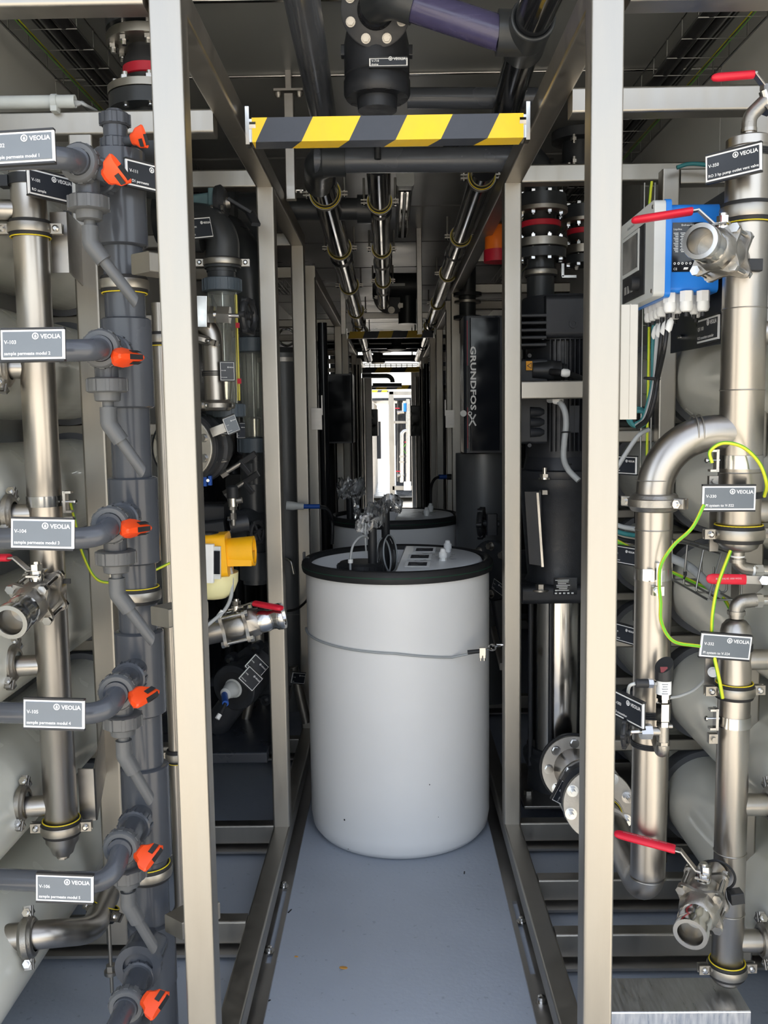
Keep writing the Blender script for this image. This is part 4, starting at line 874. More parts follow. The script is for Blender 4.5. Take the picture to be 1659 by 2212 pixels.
# wire tray rising beside the controller
d = 2.62; T = thing('wire_tray', 'thin upright wire cable tray behind the controller', 'tray', P(1390, 1000, d))
xa, xb_ = P(1388, 700, d).x, P(1410, 700, d).x; m = MB()
for x in (xa, xb_): part(T, 'long_wire', MB().cyl((x, d, P(0 + 1390, 1010, d).z), (x, d, P(1390, 395, d).z), .0026, n=8), ZINC)
for py in range(402, 1000, 75): part(T, 'cross_wire', MB().cyl((xa, d, P(1400, py, d).z), (xb_, d, P(1400, py, d).z), .0026, n=8), ZINC)
wire('tray_cable', [P(1408, 392, d - .01), P(1405, 420, d - .01), P(1402, 480, d - .01), P(1402, 700, d - .01), P(1397, 1000, d - .01)], .004, 'green and yellow cable in the upright wire tray', GREENW, YELW, cat='cable')
wire('teal_cable', [P(1462, 362, 2.75), P(1490, 354, 2.75), P(1530, 357, 2.75), P(1560, 366, 2.76)], .006, 'teal cable lying on the bracket beam above the controller', CABT, cat='cable')
# sloping wire tray between the vessels
T = thing('wire_tray', 'sloping wire cable tray between the riser pipe and the slim manifold', 'tray', P(1510, 1280, 2.4))
A0, A1 = (P(1452, 1165, 2.48), P(1558, 1197, 2.22)); B0, B1 = (P(1452, 1252, 2.48), P(1530, 1296, 2.20))
for off in (0, .03): part(T, 'long_wire', MB().cyl(A0 + V((off, 0, 0)), A1 + V((off, 0, 0)), .003, n=8), ZINC)
for off in (0, .03, .06): part(T, 'long_wire', MB().cyl(B0 + V((off, 0, 0)), B1 + V((off, 0, 0)), .003, n=8), ZINC)
for k in range(4):
    f = k / 3; a, b = A0.lerp(A1, f), B0.lerp(B1, f); part(T, 'cross_wire', MB().tube(rounded([a, b, b + V((.08, 0, 0)), b + V((.08, 0, .05))], .01, 4), .0028, 8), ZINC)
wire('tray_conduit', [P(1450, 1205, 2.46), P(1490, 1225, 2.40), P(1530, 1262, 2.33), P(1556, 1290, 2.28)], .012, 'pale grey cable in the sloping wire tray', CABG, cat='cable')
wire('earth_wire', [P(1450, 1235, 2.45), P(1500, 1258, 2.38), P(1555, 1285, 2.3), P(1580, 1320, 2.22)], .0045, 'green and yellow earth wire in the sloping wire tray', GREENW, YELW, grp='green and yellow earth wires')
for k, (px, py) in enumerate(((1480, 1245), (1556, 1288))):
    solo('cable_tie', MB().torus(P(px, py, 2.36), (1, -.5, -.4), .007, .002, 16, 6).box(P(px, py - 6, 2.355), (.008, .006, .010)), BLACK, 'black tie on the %s end of the sloping wire tray' % ('left', 'right')[k], 'strap', 'black ribbed straps', loc=P(px, py, 2.36))
# bundle of cables crossing behind the riser
for k, (m_, lab) in enumerate(((CABG, 'pale grey'), (CABT, 'teal'), (CABK, 'black'))):
    wire('tray_cable', [P(1322, 1130 + 14 * k, 2.6), P(1345, 1138 + 14 * k, 2.58), P(1372, 1143 + 14 * k, 2.55), P(1400, 1150 + 14 * k, 2.5)], .007, lab + ' cable passing between the front post and the riser pipe', m_, cat='cable', grp='cables behind the riser pipe')
wire('earth_wire', [P(1325, 1165, 2.56), P(1350, 1178, 2.54), P(1372, 1190, 2.5), P(1400, 1198, 2.48)], .006, 'green and yellow cable between the front post and the riser pipe', GREENW, YELW, grp='green and yellow earth wires')
for py, z in ((1005, 'upper'), (1370, 'lower'), (1200, 'middle')): sign('PI', 'vessel', P(1352, py, 2.50), 2.5, 'small dark tag plate in the shade behind the right front post, the %s one' % z, yaw=-60, w=.075, h=.05, dark=True)

# ---------------------------------------------------------------- aluminium step block
a, b = P(1318, 2185, 1.97), P(1622, 2188, 1.97); z = a.z - .002; bx = P(1590, 2127, 2.09)
T = thing('step_block', 'brushed aluminium box on the floor at the lower right corner', 'block', ((a.x + b.x) / 2 - .02, 2.03, 0))
part(T, 'box', MB().rbar((a.x - .006, 2.035, z / 2), (b.x, 2.035, z / 2), .13, z, .004, up=(0, 0, 1)), ALU)
# ================================================================ dosing tanks in the aisle
r_ = .338; fb = PZ(864, 1867, 0); dc = fb.y + r_
TKX, TKZ = P(863, 1600, dc).x, P(862, 1212, dc).z
def film(pts, rad, label, seed):
    "crumpled stretch film: a lumpy tube"
    rr = random.Random(seed); q = smooth(pts, 5); mb = MB(); rings = []; n = 14
    for i, p in enumerate(q):
        f = i / (len(q) - 1); R = rad * (0.55 + .75 * math.sin(PI * min(max(f, .06), .94)) ** .6)
        rings.append([p + V((math.cos(2 * PI * k / n) * R * rr.uniform(.70, 1.15), math.sin(2 * PI * k / n) * R * rr.uniform(.70, 1.15), rr.uniform(-.75, .75) * R)) for k in range(n)])
    return solo('stretch_film', mb.loft(rings), FILM, label, 'film', loc=pts[0], ang=4)
def tank(cx, cy, zt, lab):
    T = thing('dosing_tank', lab, 'tank', (cx, cy, 0), 'white dosing tanks in the aisle')
    pr = [(0, .02), (0, r_ - .05), (.008, r_ - .022), (.03, r_ - .006), (.07, r_), (zt - .05, r_ + .002), (zt, r_ + .002), (zt, r_ - .012), (zt - .055, r_ - .014), (zt - .060, .02)]
    part(T, 'shell', MB().lathe((cx, cy, 0), (0, 0, 1), pr, 96), TANK, ang=50)
    m = MB(); rings = []; N = 96
    for i in range(N):
        a = 2 * PI * i / N; e = V((math.cos(a), math.sin(a), 0)); rings.append([V((cx, cy, zt)) + e * (r_ + u) + V((0, 0, v)) for u, v in ((-.018, -.002), (-.015, .012), (-.004, .018), (.008, .016), (.016, .006), (.017, -.012), (.014, -.024), (.004, -.027), (.002, -.010))])
    part(T, 'rim_seal', m.loft(rings, False, True), RUBBER)
    part(T, 'green_line', MB().torus((cx, cy, zt - .004), (0, 0, 1), r_ + .0168, .0011, 96, 5), mat('green_line', (.01, .09, .045), .5) if 'green_line' not in MATS else MATS['green_line'])
    # half lid over the right side
    za = zt + .002; ang0, ang1 = math.radians(-92), math.radians(84); R2 = r_ - .020; top = []
    for k in range(33): a = ang0 + (ang1 - ang0) * k / 32; top.append((math.cos(a), math.sin(a)))
    ins = [(x * .93 + .025, y * .90) for x, y in top]; c0 = V((cx, cy, za))
    lid = MB().loft([[c0 + V((x * R2, y * R2, -.03)) for x, y in top], [c0 + V((x * R2, y * R2, -.004)) for x, y in top], [c0 + V((x * R2, y * R2, .009)) for x, y in [(p * .97 + .008, q * .97) for p, q in top]], [c0 + V((x * R2, y * R2, .014)) for x, y in ins]])
    lid = part(T, 'half_lid', lid, LID)
    for gx, gy in ((.165, -.10), (.195, .115)):
        g = V((cx + gx, cy + gy, za + .013)); part(lid, 'cable_gland', MB().hexn(g, g + V((0, 0, .012)), .013).lathe(g + V((0, 0, .012)), (0, 0, 1), [(0, .0155), (.018, .0155), (.022, .011), (.032, .009), (.034, .003)], 16), WHITE)
    # screw cap on the recessed deck
    c1 = V((cx - .135, cy - .06, zt - .058)); cap = MB().cyl(c1, c1 + V((0, 0, .060)), .085, n=40).lathe(c1 + V((0, 0, .060)), (0, 0, 1), [(0, .082), (.008, .074), (.009, .01)], 40)
    for k in range(28):
        a = 2 * PI * k / 28; cap.box(c1 + V((.0855 * math.cos(a),   .0855 * math.sin(a), .029)), (.004, .007, .055), M.Rotation(a, 3, 'Z'))
    part(T, 'screw_cap', cap, BLACK); return T
TK1 = tank(TKX, dc, TKZ, 'nearest white dosing tank with black rim and half lid in the aisle')
for k, (px, py) in enumerate(((917, 1188), (907, 1203), (902, 1219))):
    c = PZ(px, py, TKZ + .019); t = thing('lid_tag', '%s of the three dark tags lying on the half lid of the nearest tank' % ('rear', 'middle', 'front')[k], 'sign', c, 'dark tags on the tank lid', Euler((math.radians(-84), 0, math.radians(-6))))
    part(t, 'white_border', MB().box((0, .001, 0), (.086, .005, .072)), INK); part(t, 'face', MB().box((0, -.001, 0), (.066, .002, .048)), PANEL)
    part(t, 'lettering', MB().merge(text('VEOLIA', .007), M.Translation((-.004, -.0024, .010))).merge(text('D-70%d' % (k + 1), .006), M.Translation((-.022, -.0024, -.004))).merge(text('dosing tank', .005), M.Translation((-.022, -.0024, -.016))), INK)
# pipes, film and cables on the nearest tank
zd = TKZ - .058
def dip_pipe(px, py, d, lab, r=.0165):
    c = P(px, 1220, d); zt = P(px, py, d).z; return solo('dip_pipe', MB().cyl((c.x, d, zd), (c.x, d, zt), r, n=24), BLACK, lab, 'pipe', 'black dip pipes in the tanks', loc=(c.x, d, zd))
dip_pipe(805, 1140, dc - .10, 'front black dip pipe standing in the nearest tank'); dip_pipe(834, 1100, dc + .16, 'taller black dip pipe at the back of the nearest tank')
film([P(786, 1140, dc - .1), P(800, 1134, dc - .1), P(806, 1122, dc - .08), P(810, 1106, dc + .0), P(820, 1094, dc + .08), P(838, 1086, dc + .15)], .030, 'crumpled clear film wrapped round the front dip pipe', 3)
film([P(828, 1100, dc + .15), P(834, 1086, dc + .16), P(842, 1076, dc + .16), P(855, 1086, dc + .16), P(857, 1104, dc + .16)], .024, 'crumpled clear film hooded over the taller dip pipe', 5)
film([P(790, 1150, dc - .12), P(776, 1140, dc - .12), P(786, 1122, dc - .11), P(800, 1112, dc - .1)], .014, 'wisp of clear film hanging left of the front dip pipe', 9)
for k in range(5):
    c = P(836, 1205, dc - .02); m = MB().torus(c + V((.006 * k - .012, .012 * k, .002 * k)), (.93, -.34, .1), .072 - .002 * (k % 3), .0034, 36, 6, 1.0)
    solo('cable_loop', m, (CABK, CABG)[k in (0, 4)], ('grey outer loop', 'first black loop', 'second black loop', 'third black loop', 'grey inner loop')[k] + ' of the cable coil on the nearest tank', 'cable', 'loops of the coil on the tank', loc=c)
wire('grey_hose', [P(757, 1238, dc - .20), P(757, 1208, dc - .20), P(762, 1180, dc - .19), P(775, 1162, dc - .17), P(788, 1158, dc - .14), P(800, 1168, dc - .08)], .0042, 'thin grey hose arching from the nearest tank deck to the dip pipe', CABG, cat='hose')
solo('hose_nut', MB().cyl(P(757, 1216, dc - .2), P(757, 1208, dc - .2), .009, n=14), WHITE, 'white nut on the thin grey hose of the nearest tank', 'fitting', loc=P(757, 1216, dc - .2))
wire('grey_hose', [P(790, 1130, dc - .13), P(789, 1160, dc - .13), P(791, 1196, dc - .12)], .003, 'thin upright grey hose left of the front dip pipe', CABG, cat='hose')
# black bracket at the left of the rim
c = P(657, 1213, dc); solo('rim_bracket', MB().box(c, (.008, .03, .07)).box(c + V((.010, .0, .012)), (.018, .02, .008)), PANEL, 'small dark bracket beside the left of the nearest tank rim', 'bracket', loc=c)
# wire rope with its clamp
pts = []; za, zb_2, zc = P(668, 1356, dc - .02).z, P(862, 1411, dc - r_).z, P(1000, 1410, dc - .23).z
for k in range(25):
    a = math.radians(184 + (302 - 184) * k / 24); f = k / 24; z = za + (zb_2 - za) * min(1, f / .72) if f < .72 else zb_2 + (zc - zb_2) * (f - .72) / .28
    pts.append(V((TKX + (r_ + .006) * math.cos(a), dc + (r_ + .006) * math.sin(a), z)))
e = P(1046, 1405, pts[-1].y - .01); pts += [e]
T = thing('wire_rope', 'plastic coated wire rope slung round the nearest tank to the right post', 'rope', pts[0])
part(T, 'rope', MB().tube(pts, .0042, 10), CABG)
f = P(1079, 1393, 3.06); part(T, 'sleeve', MB().cyl(P(1010, 1409, e.y), P(1040, 1406, e.y), .0075, n=12), BLACK)
m = MB().box(P(1042, 1407, e.y), (.020, .016, .026))
for dx in (-.006, .006): m.cyl(P(1042, 1407, e.y) + V((dx, 0, 0)), P(1042, 1407, e.y) + V((dx, -.002, -.032)), .0042, n=10).hexn(P(1042, 1407, e.y) + V((dx, 0, -.012)), P(1042, 1407, e.y) + V((dx, 0, -.022)), .007)
part(T, 'rope_clamp', m, BRIGHT)
m = MB()
for k in range(3):
    q = e.lerp(f, .25 + .28 * k); m.torus(q, (0, 1, .4) if k % 2 else (0, .3, 1), .012, .0034, 20, 6)
part(T, 'shackle', m.cyl(f - V((.01, 0, 0)), f + V((.012, 0, 0)), .006, n=12), BRIGHT)
# second tank
dc2 = 4.86; cx2 = P(855, 1200, dc2).x
TK2 = copy_tree(TK1); TK2.location = (cx2, dc2, 0); TK2['label'] = 'farther white dosing tank with black rim, half hidden behind the nearest one'
def dip2(px, py, d, lab):
    c = P(px, 1120, d); zt = P(px, py, d).z; solo('dip_pipe', MB().cyl((c.x, d, zd), (c.x, d, zt), .02, n=20), BLACK, lab, 'pipe', 'black dip pipes in the tanks', loc=(c.x, d, zd))
dip2(757, 1075, dc2 - .05, 'black dip pipe standing in the farther tank')
film([P(744, 1070, dc2 - .05), P(748, 1052, dc2 - .05), P(758, 1046, dc2 - .05), P(768, 1054, dc2 - .05), P(764, 1072, dc2 - .05)], .045, 'crumpled film bundled over the dip pipe of the farther tank', 12)
film([P(764, 1072, dc2 - .1), P(770, 1095, dc2 - .1), P(771, 1110, dc2 - .1), P(764, 1130, dc2 - .1)], .016, 'tail of clear film trailing down at the farther tank', 15)
wire('black_cable', [P(688, 1094, 4.06), P(706, 1100, 4.2), P(716, 1120, 4.3), P(718, 1150, 4.3), P(717, 1175, 4.3)], .009, 'black cable drooping from the blue connector beside the farther tank', CABK, cat='cable')

def on_tank(px, py):
    d = dc - r_ - .01
    while d < dc:
        q = P(px, py, d)
        if (q.x - TKX) ** 2 + (d - dc) ** 2 <= (r_ + .0005) ** 2: return q
        d += .0005
    return q
for px, py, r in ((744, 1771, .0042), (730, 1482, .0028), (928, 1695, .0026), (752, 1834, .0018), (947, 1765, .0016)):
    q = on_tank(px, py); n_ = (V((q.x, q.y, 0)) - V((TKX, dc, 0))).normalized(); part(TK1, 'scuff_mark', MB().lathe(q, n_, [(-.0005, r), (.0006, r * .8), (.0008, r * .2)], 9, sx=.8), BLACK)
# ================================================================ equipment between the front and second left posts
def flange(T, c, ax, R, t, n, rb, m, nm='flange', br=.008, bl=.018, inner=.0, bm=BRIGHT, ph=0, stud=0):
    c = V(c); a = V(ax).normalized(); part(T, nm, MB().lathe(c, a, [(0, R - .002), (.002, R), (t - .002, R), (t, R - .002)], 44), m)
    bolts_ring(T, c + a * t, a, rb, n, 0, bl, br, ph, bm, stud=stud); return T
# flow meters (rotameters)
def rotameter(px, d, py_top, py_n0, py_g0, py_g1, py_n1, py_end, r, lab, px1=None):
    c = P(px, py_g0, d); z = lambda py: P(px, py, d).z; x = c.x
    T = thing('flow_meter', lab, 'flow meter', (x, d, z(py_end)), 'clear tube flow meters')
    part(T, 'upper_socket', MB().cyl((x, d, z(py_n0)), (x, d, z(py_top)), r * .80, n=32).cyl((x, d, z(py_n0) + .02), (x, d, z(py_n0) + .035), r * .86, n=32), PVCD)
    part(T, 'upper_union', union_nut(MB(), (x, d, z(py_g0)), (0, 0, 1), r * 1.12, z(py_n0) - z(py_g0), 36), UNION)
    part(T, 'clear_tube', MB().lathe((x, d, z(py_g1)), (0, 0, 1), [(0, r * .74), (z(py_g0) - z(py_g1), r * .86), (z(py_g0) - z(py_g1), r * .78), (0, r * .66)], 32, False), CLEAR)
    part(T, 'float_rod', MB().cyl((x, d, z(py_g1)), (x, d, z(py_g0)), .004, n=10), BRIGHT)
    zf = z(py_g0) + (z(py_g1) - z(py_g0)) * .82; part(T, 'float', MB().lathe((x, d, zf), (0, 0, 1), [(-.05, r * .38), (0, r * .45), (.012, r * .5), (.02, r * .30)], 24), BRIGHT)
    part(T, 'scale_strip', MB().box((x + r * .86, d - .01, (z(py_g0) + z(py_g1)) / 2), (.003, .014, (z(py_g0) - z(py_g1)) * .95)).box((x + r * .86 - .006, d - .01, (z(py_g0) + z(py_g1)) / 2), (.002, .006, (z(py_g0) - z(py_g1)) * .95)), YSCALE)
    for k in (.3, .8): part(T, 'red_marker', MB().box((x + r * .86 + .002, d - .018, z(py_g0) + (z(py_g1) - z(py_g0)) * k), (.012, .006, .016)), REDB)
    part(T, 'lower_union', union_nut(MB(), (x, d, z(py_n1)), (0, 0, 1), r * 1.12, z(py_g1) - z(py_n1), 36), UNION)
    part(T, 'lower_socket', MB().cyl((x, d, z(py_end)), (x, d, z(py_n1)), r * .80, n=32), PVCD); return T
d1, d2 = 2.95, 3.25
rotameter(480, d1, 575, 602, 632, 872, 902, 935, .055, 'nearer clear tube flow meter behind the front left post')
rotameter(545, d2, 705, 730, 762, 945, 978, 1085, .055, 'farther clear tube flow meter beside the second left post')
# elbows above them
T = thing('pvc_elbow', 'dark PVC elbow above the nearer flow meter with a slanted tag', 'elbow', P(480, 560, d1))
e0 = P(481, 578, d1); part(T, 'elbow', MB().tube(rounded([e0, P(481, 480, d1), P(360, 470, d1 + .05)], .085, 14), .053, 36), PVCD)
part(T, 'collar', MB().cyl(e0 + V((0, 0, -.004)), e0 + V((0, 0, .016)), .058, n=36).cyl(P(438, 505, d1), P(420, 504, d1), .058, n=36), PVCD)
clamp(P(481, 568, d1), (0, 0, 1), .052, 'steel band clamp under the dark elbow of the nearer flow meter', ears=(-1, -.1, 0), rub=.026, band=.018, yellow=0)
sign('FI-1202', 'RO2', P(434, 492, d1 - .12), d1, 'slanted small tag plate on the dark elbow behind the front left post', yaw=50, roll=-12, w=.085, h=.062, dark=True)
T = thing('pvc_elbow', 'larger dark PVC elbow above the farther flow meter', 'elbow', P(530, 600, d2))
part(T, 'elbow', MB().tube(rounded([P(547, 712, d2 + .02), P(533, 560, d2), P(495, 500, d2 + .15), P(430, 500, d2 + .2)], .13, 14), .066, 36), PVCD)
part(T, 'pipe', MB().cyl(P(546, 720, d2 + .02), P(539, 620, d2), .052, n=32), PVCD)
clamp(P(547, 700, d2 + .02), (0, 0, 1), .052, 'steel band clamp above the farther flow meter', rub=.03, band=.018, yellow=0)
# pipe below the farther meter, tee and valve bodies
T = thing('pvc_pipe', 'dark PVC pipe and tee below the farther flow meter', 'pipe', P(548, 1240, d2))
x = P(548, 1100, d2).x; z = lambda py: P(548, py, d2).z
part(T, 'pipe', MB().cyl((x, d2, z(1260)), (x, d2, z(1000)), .044, n=32), PVCD); part(T, 'socket', MB().cyl((x, d2, z(1105)), (x, d2, z(1045)), .053, n=32), PVCD); part(T, 'socket', MB().cyl((x, d2, z(1250)), (x, d2, z(1190)), .056, n=32), PVCD)
part(T, 'tee', MB().cyl((x, d2, z(1120)), (x - .05, d2 - .12, z(1130)), .05, n=32).cyl((x - .045, d2 - .11, z(1130)), (x - .055, d2 - .14, z(1130)), .062, n=36), PVCD)
m = MB(); T = thing('handwheel_valve', 'black handwheel valve beside the second left post under the dark tee', 'valve', P(555, 1155, d2 - .1))
part(T, 'handwheel', handwheel(MB(), P(556, 1150, d2 - .14), (.8, -.5, 0), .036, .008, 4), BLACK); part(T, 'spindle', MB().cyl(P(556, 1150, d2 - .14), P(575, 1138, d2 + .05), .009, n=12), CASTB)
# needle valve with round black wheel
dn = 2.78; T = thing('needle_valve', 'steel needle valve with black round wheel in front of the clear flow meter', 'valve', P(470, 680, dn))
part(T, 'block', MB().rbar(P(436, 642, dn), P(436, 708, dn), .045, .06, .004, up=(0, 1, 0)), BRIGHT)
part(T, 'nut', MB().hexn(P(443, 680, dn), P(464, 680, dn), .028), BRIGHT); part(T, 'nut', MB().hexn(P(470, 680, dn), P(497, 681, dn), .028), BRIGHT)
part(T, 'spindle', MB().cyl(P(436, 680, dn), P(536, 683, dn), .0065, n=14).cyl(P(462, 680, dn), P(474, 680, dn), .012, n=16), BRIGHT)
part(T, 'wheel', handwheel(MB(), P(537, 683, dn), (.97, -.22, 0), .046, .010, 3), BLACK); part(T, 'wheel_nut', MB().hexn(P(537, 683, dn), P(543, 683, dn), .009), BRIGHT)
# steel pipe and coupling
ds = 2.82; x = P(462, 800, ds).x; T = thing('steel_riser', 'stainless steel riser pipe curving down behind the needle valve', 'pipe', P(462, 865, ds))
part(T, 'pipe', MB().tube(rounded([P(465, 868, ds), P(457, 720, ds), P(425, 680, ds), P(380, 690, ds)], .07, 10), .0315, 30), STEEL)
coupling(P(466, 876, ds), (0, 0, 1), .034, 'cast grooved coupling under the steel riser behind the front left post', bolt=(-.55, -.8, 0))
m = MB()
for k in range(3): m.torus(P(461, 803 + 4 * k, ds), (0, 0, 1), .0335, .002, 32, 6)
solo('cable_tie', m, BLACK, 'black ribbed strap around the steel riser behind the front left post', 'strap', 'black ribbed straps', loc=P(461, 803, ds))
sign('PCV-1202', 'RO2 permeate', P(491, 802, ds - .03), ds, 'dark tag plate hung on the steel riser in front of the clear flow meter', yaw=20, w=.042, h=.058, dark=True)
c = P(440, 735, ds); coupling(c, (.3, 0, 1), .03, 'small cast coupling beside the steel riser at the front left post', bolt=(.7, -.7, 0))
# flanged valve with cream cover
df = 2.80; c = P(397, 968, df); ax = V((-.22, -.97, .02)).normalized(); T = thing('flanged_valve', 'flanged check valve with round cream steel cover behind the front left post', 'valve', c)
flange(T, c, ax, .098, .012, 8, .080, COVER, 'cover', .010, .012, ph=.39)
part(T, 'gasket', MB().lathe(c - ax * .004, ax, [(-.004, .100), (0, .106), (.004, .100)], 44), RUBBER)
part(T, 'body', MB().lathe(c, -ax, [(.006, .112), (.03, .115), (.05, .112), (.055, .10), (.075, .10), (.08, .112), (.11, .112), (.112, .09), (.20, .08)], 44), CASTB)
for a_ in range(8):
    t = a_ * PI / 4 + .39; xx, yy, zz = basis(ax); q = c + xx * .106 * math.cos(t) + yy * .106 * math.sin(t); part(T, 'stud', MB().cyl(q - ax * .10, q - ax * .01, .007, n=10), BRIGHT)
solo('tag_holder', MB().rbar(P(456, 935, df - .05), P(487, 923, df - .05), .003, .028, .001, up=(0, 0, 1)), BRIGHT, 'bright strip holding a tag on the flanged valve', 'bracket', loc=P(456, 935, df - .05))
sign('V-1201', 'RO2 check', P(500, 917, df - .06), df, 'grey slanted tag plate above the flanged valve', yaw=30, roll=-20, w=.040, h=.052)
sign('V-1202', 'RO2', P(521, 930, 2.95), 2.95, 'narrow upright tag beside the lower union of the flow meter', yaw=40, w=.030, h=.050, dark=True)
T = thing('blue_terminal', 'small blue terminal block under the flanged valve', 'terminal', P(450, 1040, 2.8))
for k in range(2): part(T, 'block', MB().rbar(P(444 + 10 * k, 1050 - 2 * k, 2.8), P(444 + 10 * k, 1030 - 2 * k, 2.8), .010, .02, .002, up=(0, 1, 0)), BLUEC)
part(T, 'screw', MB().cyl(P(449, 1038, 2.78), P(449, 1038, 2.77), .005, n=10), BRIGHT)
def small_cock(px, py, d, lab):
    T = thing('sampling_cock', lab, 'valve', P(px, py, d)); a, b = P(px, py, d), P(px + 42, py - 26, d)
    part(T, 'body', MB().hexn(a, a.lerp(b, .3), .014).cyl(a.lerp(b, .3), b, .008, n=12), CAST); part(T, 'handle', MB().rbar(b, b + V((.05, -.01, .03)), .012, .02, .004).rbar(b, b + V((.03, -.01, -.035)), .014, .018, .004), BLACK); return T
small_cock(478, 1026, 2.9, 'small sampling cock with black wing handle under the flanged valve'); small_cock(485, 1068, 3.0, 'lower sampling cock with black wing handle beside the pressure switch')
# pressure switch
dp = 2.95; x = P(503, 1100, dp).x; z = lambda py: P(503, py, dp).z; T = thing('pressure_switch', 'black and steel pressure switch standing behind the yellow actuator', 'sensor', (x, dp, z(1128)))
part(T, 'head', MB().lathe((x, dp, z(1076)), (0, 0, 1), [(0, .019), (z(1052) - z(1076), .019), (z(1048) - z(1076), .012)], 24), BLACK); part(T, 'sleeve', MB().cyl((x, dp, z(1094)), (x, dp, z(1076)), .0165, n=24), BRIGHT)
part(T, 'adapter', MB().hexn((x, dp, z(1101)), (x, dp, z(1094)), .014).hexn((x, dp, z(1122)), (x, dp, z(1108)), .011).cyl((x, dp, z(1135)), (x, dp, z(1100)), .008, n=14), CAST); part(T, 'side_plug', MB().cyl(P(510, 1082, dp), P(523, 1080, dp), .010, n=14), CAST)
# black actuator and disc valve behind
T = thing('black_actuator', 'black boxy actuator behind the front left post above the yellow actuator', 'actuator', P(470, 1150, 3.0))
part(T, 'case', MB().rbar(P(440, 1152, 3.02), P(492, 1146, 3.02), .11, .085, .012, up=(0, 0, 1)), BLACK); part(T, 'upper_case', MB().rbar(P(430, 1108, 3.06), P(490, 1108, 3.06), .10, .07, .014, up=(0, 0, 1)), BLACK)
for py in (1120, 1150): part(T, 'bolt', MB().hexn(P(492, py, 2.96), P(499, py, 2.96), .008), BRIGHT)
part(T, 'coupling_neck', MB().cyl(P(494, 1135, 3.0), P(535, 1128, 3.02), .03, n=20), CASTB)
# yellow actuator
dy = 2.62; T = thing('yellow_actuator', 'amber actuator with white display face behind the front left post', 'actuator', P(480, 1220, dy))
part(T, 'case', MB().rbar(P(438, 1200, dy), P(495, 1196, dy), .10, .125, .018, up=(0, 0, 1)), YCASE)
part(T, 'hood', MB().lathe(P(487, 1193, dy), P(546, 1190, dy) - P(487, 1193, dy), [(0, .040), (.085, .044), (.085, .036), (.02, .033)], 28, False).box(P(518, 1206, dy), (.08, .075, .035)), YCASE)
part(T, 'red_button', MB().lathe(P(528, 1198, dy), P(546, 1190, dy) - P(487, 1193, dy), [(0, .032), (.012, .030), (.018, .02), (.020, .002)], 24), REDB)
part(T, 'white_face', MB().rbar(P(444, 1258, dy - .06), P(444, 1175, dy - .06), .05, .022, .006, up=(0, 1, 0)), WHITE); part(T, 'grey_face', MB().rbar(P(466, 1250, dy - .055), P(466, 1180, dy - .055), .030, .014, .004, up=(0, 1, 0)), PALE)
part(T, 'display', MB().rbar(P(467, 1240, dy - .064), P(467, 1190, dy - .064), .022, .004, .0015, up=(0, 1, 0)), SCREEN)
part(T, 'cap', MB().cyl(P(450, 1156, dy), P(450, 1150, dy), .030, n=24), BLACK); part(T, 'label', MB().box(P(476, 1159, dy - .03), (.022, .016, .002)), PALE)
part(T, 'bulb', MB().lathe(P(462, 1236, dy + .03), (0, 0, -1), [(0, .072), (.03, .070), (.06, .058), (.076, .035), (.080, .01)], 32), CREAMT)
wire('actuator_cable', [P(497, 1226, dy), P(501, 1248, dy), P(499, 1288, dy), P(485, 1318, dy - .02), P(455, 1345, dy - .05), P(425, 1370, dy - .05)], .0055, 'grey cable looping down from the yellow actuator', CABG, cat='cable')
solo('cable_marker', MB().cyl(P(481, 1320, dy - .022), P(472, 1332, dy - .03), .0072, n=12), WHITE, 'white marker sleeve on the yellow actuator cable', 'marker', loc=P(476, 1326, dy - .03))
# horizontal ball valve with red lever and shiny end
db = 2.70; a = (P(590, 1335, db + .0) - P(470, 1362, db)); a.normalize(); c = P(512, 1352, db - .03)
ball_valve(c, a, 'stainless ball valve lying sideways with red grip in front of the second left post', r=.040, lev=(.93, -.36, -.10), L=.095, front=.075, back=.09, plate=.046, rise=.016)
# black pump head with blue connector
T = thing('dosing_pump', 'black pump head with ring opening and grey probe below the sideways ball valve', 'pump', P(510, 1470, 2.75))
ax = V((-.35, -.93, -.08)).normalized(); c = P(504, 1487, 3.20); K = 1.22
part(T, 'barrel', MB().lathe(c, -ax, [(0, .044 * K), (0, .066 * K), (.004, .070 * K), (.05, .070 * K), (.055, .062 * K), (.16, .060 * K)], 40), CASTB); part(T, 'inner_ring', MB().lathe(c + ax * .002, -ax, [(0, .030 * K), (0, .050 * K), (.02, .050 * K), (.02, .030 * K)], 36, False), BLACK)
hq = c - ax * .14; part(T, 'head', MB().lathe(hq, -ax, [(0, .085), (.02, .105), (.10, .108), (.13, .09)], 10), CASTB)
x_, y_, z_ = basis(-ax)
for k in range(5):
    q = hq - ax * .02 + (x_ * math.cos(k * 1.257 + .5) + y_ * math.sin(k * 1.257 + .5)) * .108; part(T, 'bolt_lug', MB().cyl(q - ax * .02, q + ax * .02, .020, n=14), CASTB); part(T, 'bolt', MB().hexn(q + ax * .02, q + ax * .030, .010), BRIGHT)
for off, up0 in ((.19, .09), (.27, .08)):
    q = c - ax * off + V((.03 if off > .2 else 0, 0, 0)); part(T, 'top_port', MB().cyl(q + V((0, 0, up0)), q + V((0, 0, up0 + .06)), .024, n=20), CAST)
part(T, 'probe', MB().lathe(c - ax * .03, ax, [(0, .036), (.03, .036), (.035, .030), (.055, .028), (.06, .025), (.085, .021), (.09, .013)], 20), PALE)
pr_ = c + ax * .062; b0 = P(487, 1520, 3.07); part(T, 'blue_connector', MB().cyl(pr_, b0, .0115, n=14), BLUEC); part(T, 'plug', MB().cyl(b0, P(476, 1542, 3.04), .0065, n=12), BLACK); part(T, 'marker', MB().cyl(P(475, 1543, 3.04), P(469, 1553, 3.03), .0085, n=10), WHITE)
